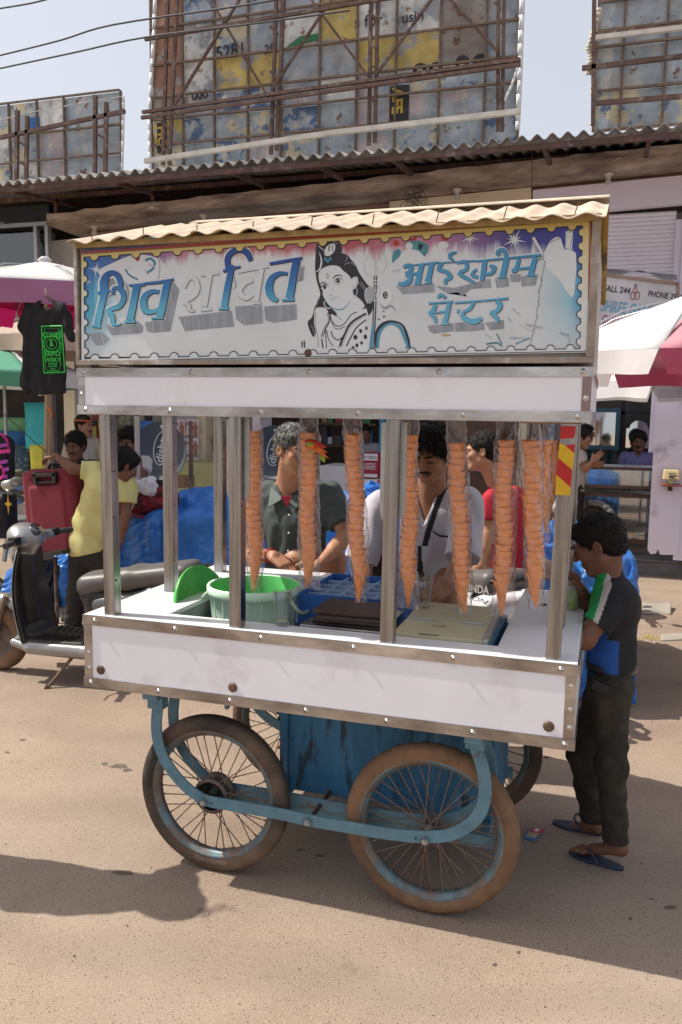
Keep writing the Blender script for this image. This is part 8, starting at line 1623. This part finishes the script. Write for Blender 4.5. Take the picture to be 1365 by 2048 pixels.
# =================================================================== scooters
def scooter(label, x, y, yaw, k, body, seatm, side_text=None, stand=True, seed=0, inner=None, trimm=None):
    cs, sn = math.cos(R(yaw)), math.sin(R(yaw)); G = lambda a, b, z: np.array([x+k*(a*cs-b*sn), y+k*(a*sn+b*cs), k*z])
    Lx = np.array([cs, sn, 0]); Ly = np.array([-sn, cs, 0]); t = thing('scooter', label, 'scooter', (x, y, 0)); inner = inner or bki
    h = .0085
    for a, nm in ((.63, 'front'), (-.60, 'rear')):
        c = V(G(a, 0, .225)); wv = obj('wheel', MB().lathe(c, [(.13*k, -.03*k), (.18*k, -.042*k), (.215*k, -.032*k), (.226*k, 0), (.215*k, .032*k), (.18*k, .042*k), (.13*k, .03*k)], 40, V(Ly)), tyre2 if seed == 0 else tyre1, t, nm+' wheel')
        obj('rim', MB().lathe(c, [(.132*k, -.028*k), (.12*k, -.02*k), (.06*k, -.03*k), (.02*k, -.04*k), (.001, -.04*k)], 24, V(Ly)).lathe(c, [(.132*k, .028*k), (.12*k, .02*k), (.06*k, .03*k), (.02*k, .04*k), (.001, .04*k)], 24, V(Ly)), mat('drum_iron', (.13, .10, .09), .5, .6), wv)
    obj('fork', MB().cyl(G(.63, .055, .225), G(.53, .05, .52), .018*k, n=8).cyl(G(.63, -.055, .225), G(.53, -.05, .52), .018*k, n=8), iron2, t)
    S = SDF(h, .02*k)      # front fender
    for i in range(9): a = R(20+i*17); S.ell(G(.63+.26*math.cos(a), 0, .235+.26*math.sin(a)), np.array((.045, .062, .045))*k, np.stack([Lx, Ly, (0, 0, 1)], 1), .03)
    S.build('front_fender', body, t)
    # leg shield: outer painted skin and black inner liner
    def ls(u, v, off): # u across, v up
        wv_ = (.21-.09*v**2.2+.01*math.sin(v*3)); yy = (u-.5)*2*wv_; zz = .26+.60*v; xx = .36+.10*math.sin(v*1.9)-.035*v-.10*abs(u-.5)**2*4*.6+off
        return G(xx, yy, zz)
    obj('leg_shield', MB().grid(lambda u, v: ls(u, v, .022), 16, 16), body, t, solid=.006); obj('inner_shield', MB().grid(lambda u, v: ls(.02+u*.96, v, .0), 16, 16), inner, t, solid=.012)
    S = SDF(h, .02*k); S.seg(G(.385, 0, .35), G(.415, 0, .78), .055*k, .075*k, k=.03, flat=(Ly, 1.2)); S.build('steering_cover', inner, t)
    S = SDF(h, .02*k); S.box(G(.155, 0, .262), (.25*k, .185*k, .018*k), np.stack([Lx, Ly, (0, 0, 1)], 1), rnd=.012); S.ell(G(.36, 0, .30), (.07*k, .15*k, .06*k), None, .04); S.build('floorboard', inner, t)
    rb = MB()
    for i in range(6):
        for q in (-1, 1): rb.bar(G(.0+i*.045, q*.05, .283), G(.03+i*.045, q*.17, .283), .012*k, .008*k)
    obj('floor_ridge', rb, rub, t)
    S = SDF(h, .02*k)
    for q in (-1, 1): S.seg(G(.40, q*.17, .25), G(.28, q*.185, .225), .028*k, .030*k); S.seg(G(.28, q*.185, .225), G(-.12, q*.18, .22), .032*k, .036*k, flat=((0, 0, 1), 1.3)); S.seg(G(-.12, q*.18, .22), G(-.3, q*.17, .27), .036*k, .05*k)
    S.build('lower_fairing', body, t)
    S = SDF(h, .03*k); S.box(G(-.20, 0, .43), (.13*k, .15*k, .18*k), np.stack([Lx, Ly, (0, 0, 1)], 1), rnd=.05*k); S.ell(G(-.10, 0, .56), (.10*k, .12*k, .08*k), None, .04); S.seg(G(-.25, 0, .42), G(-.6, 0, .46), .13*k, .10*k); S.build('under_seat_body', inner, t)
    S = SDF(h, .02*k)
    RB = np.stack([nrm(Lx-np.array([0, 0, .16])), Ly, nrm(np.array([0, 0, 1])+.16*Lx)], 1)
    S.box(G(-.47, 0, .555), (.35*k, .165*k, .075*k), RB, rnd=.06*k)
    for q in (-1, 1): S.seg(G(-.55, q*.12, .60), G(-.93, q*.05, .70), .065*k, .035*k, k=.04); S.build('side_panel', body, t)
    S = SDF(h, .03*k); S.box(G(-.22, 0, .665), (.20*k, .145*k, .058*k), RB, rnd=.052*k, k=.05); S.box(G(-.55, 0, .718), (.24*k, .155*k, .060*k), RB, rnd=.05*k, k=.05); S.ell(G(-.10, 0, .61), (.11*k, .13*k, .085*k), RB, .05); S.build('seat', seatm, t, smooth=3)
    obj('grab_rail', MB().tube([G(-.66, .15, .66), G(-.72, .14, .745), G(-.84, .10, .775), G(-.88, 0, .78), G(-.84, -.10, .775), G(-.72, -.14, .745), G(-.66, -.15, .66)], .013*k, 8), blk, t)
    S = SDF(h, .03*k); S.ell(G(.40, 0, .92), np.array((.115, .135, .085))*k, np.stack([nrm(Lx+np.array([0, 0, .35])), Ly, nrm(np.array([0, 0, 1])-.35*Lx)], 1)); S.seg(G(.38, -.08, .91), G(.33, -.24, .91), .045*k, .026*k, k=.04); S.seg(G(.38, .08, .91), G(.33, .24, .91), .045*k, .026*k, k=.04); S.seg(G(.40, 0, .90), G(.43, 0, .80), .09*k, .08*k)
    S.build('headset', trimm or body, t)
    gN = nrm(-Lx*.75+np.array([0, 0, .95])); gc = G(.330, 0, .972); obj('gauge', MB().lathe(V(gc), [(.001, .008), (.052*k, .008), (.058*k, .0), (.062*k, -.02)], 24, V(gN), sx=.72, sy=1.15), mat('gauge_dark', (.02, .02, .03), .08, coat=1.), t)
    tk = MB(); gx = nrm(np.cross(gN, Ly))
    for i in range(9): a = R(10+i*20); c = gc+gN*.0095+gx*math.sin(a)*.030*k*1.0+Ly*math.cos(a)*.048*k; tk.cbox(c, (.003, .006, .001), Matrix([[gx[i_], Ly[i_], gN[i_]] for i_ in range(3)]))
    obj('gauge_marks', tk, pst, t)
    for q in (-1, 1):
        obj('grip', MB().tube([G(.335, q*.24, .915), G(.315, q*.29, .918), G(.295, q*.385, .915)], [.017*k, .019*k, .019*k], 10), mat('grip_rubber', (.03, .03, .032), .6), t)
        obj('brake_lever', MB().tube([G(.36, q*.23, .905), G(.385, q*.30, .90), G(.37, q*.38, .895)], .007*k, 6), gmt, t); obj('switch_box', MB().cbox(G(.335, q*.225, .922), (.06*k, .06*k, .05*k), Matrix.Rotation(R(yaw), 3, 'Z')), blk, t, bevel=.006)
        if seed: obj('mirror', MB().tube([G(.35, q*.20, .93), G(.36, q*.27, 1.06)], .006*k, 6).lathe(V(G(.36, q*.29, 1.10)), [(.001, -.01), (.05*k, -.008), (.052*k, 0), (.001, .002)], 16, V(-Lx)), blk, t)
    if stand: obj('side_stand', MB().cyl(G(-.02, .14, .20), G(.10, .27, .012), .012*k, n=8).bar(G(.02, .19, .13), G(.08, .20, .13), .01*k, .03*k).cyl(G(.10, .27, .001), G(.12, .28, .012), .02*k, n=8), iron2, t)
    if side_text: tx_, o_, ux_, uy_, sz = side_text; obj('lettering', text_mb(MB(), tx_, o_, ux_, uy_, sz, 0, 'LEFT', 0, .025, 1.2), mat('silver_letters', (.55, .55, .55), .3, .5), t)
    return t
bki = mat('scuffed_black_plastic', (.022, .019, .017), .55, v=.4, s=7, c2=(.07, .055, .045), s2=5, t2=.6, w2=.12); rub = mat('floor_rubber', (.015, .015, .015), .7)
silv = mat('silver_paint', (.30, .30, .30), .3, .5, v=.05, s=3, c2=(.32, .28, .24), s2=3, t2=.64, w2=.1, coat=.4); seatm = mat('seat_vinyl', (.11, .10, .095), .42, v=.08, s=5, b=.15, bs=200)
scooter('silver and black scooter parked on its stand at the left behind the cart', -1.30, 1.83, 186, .94, silv, seatm)
HX_, HY_ = .70, 2.55
whp = mat('white_scooter_paint', (.62, .62, .64), .25, v=.03, coat=.5); gry_ = mat('grey_scooter_paint', (.10, .10, .10), .35, .3)
scooter('white scooter with a dark seat standing right behind the cart hatch', HX_, HY_, 135, 1.02, whp, seatm, seed=1, stand=False, side_text=('HONDA', V((.985, 1.99, .70)), (.71, -.71, .10), (0, 0, 1), .06))
scooter('white scooter seen beyond the striped right post near the display counter', 1.02, 4.6, 20, 1.0, whp, seatm, seed=2, stand=False)
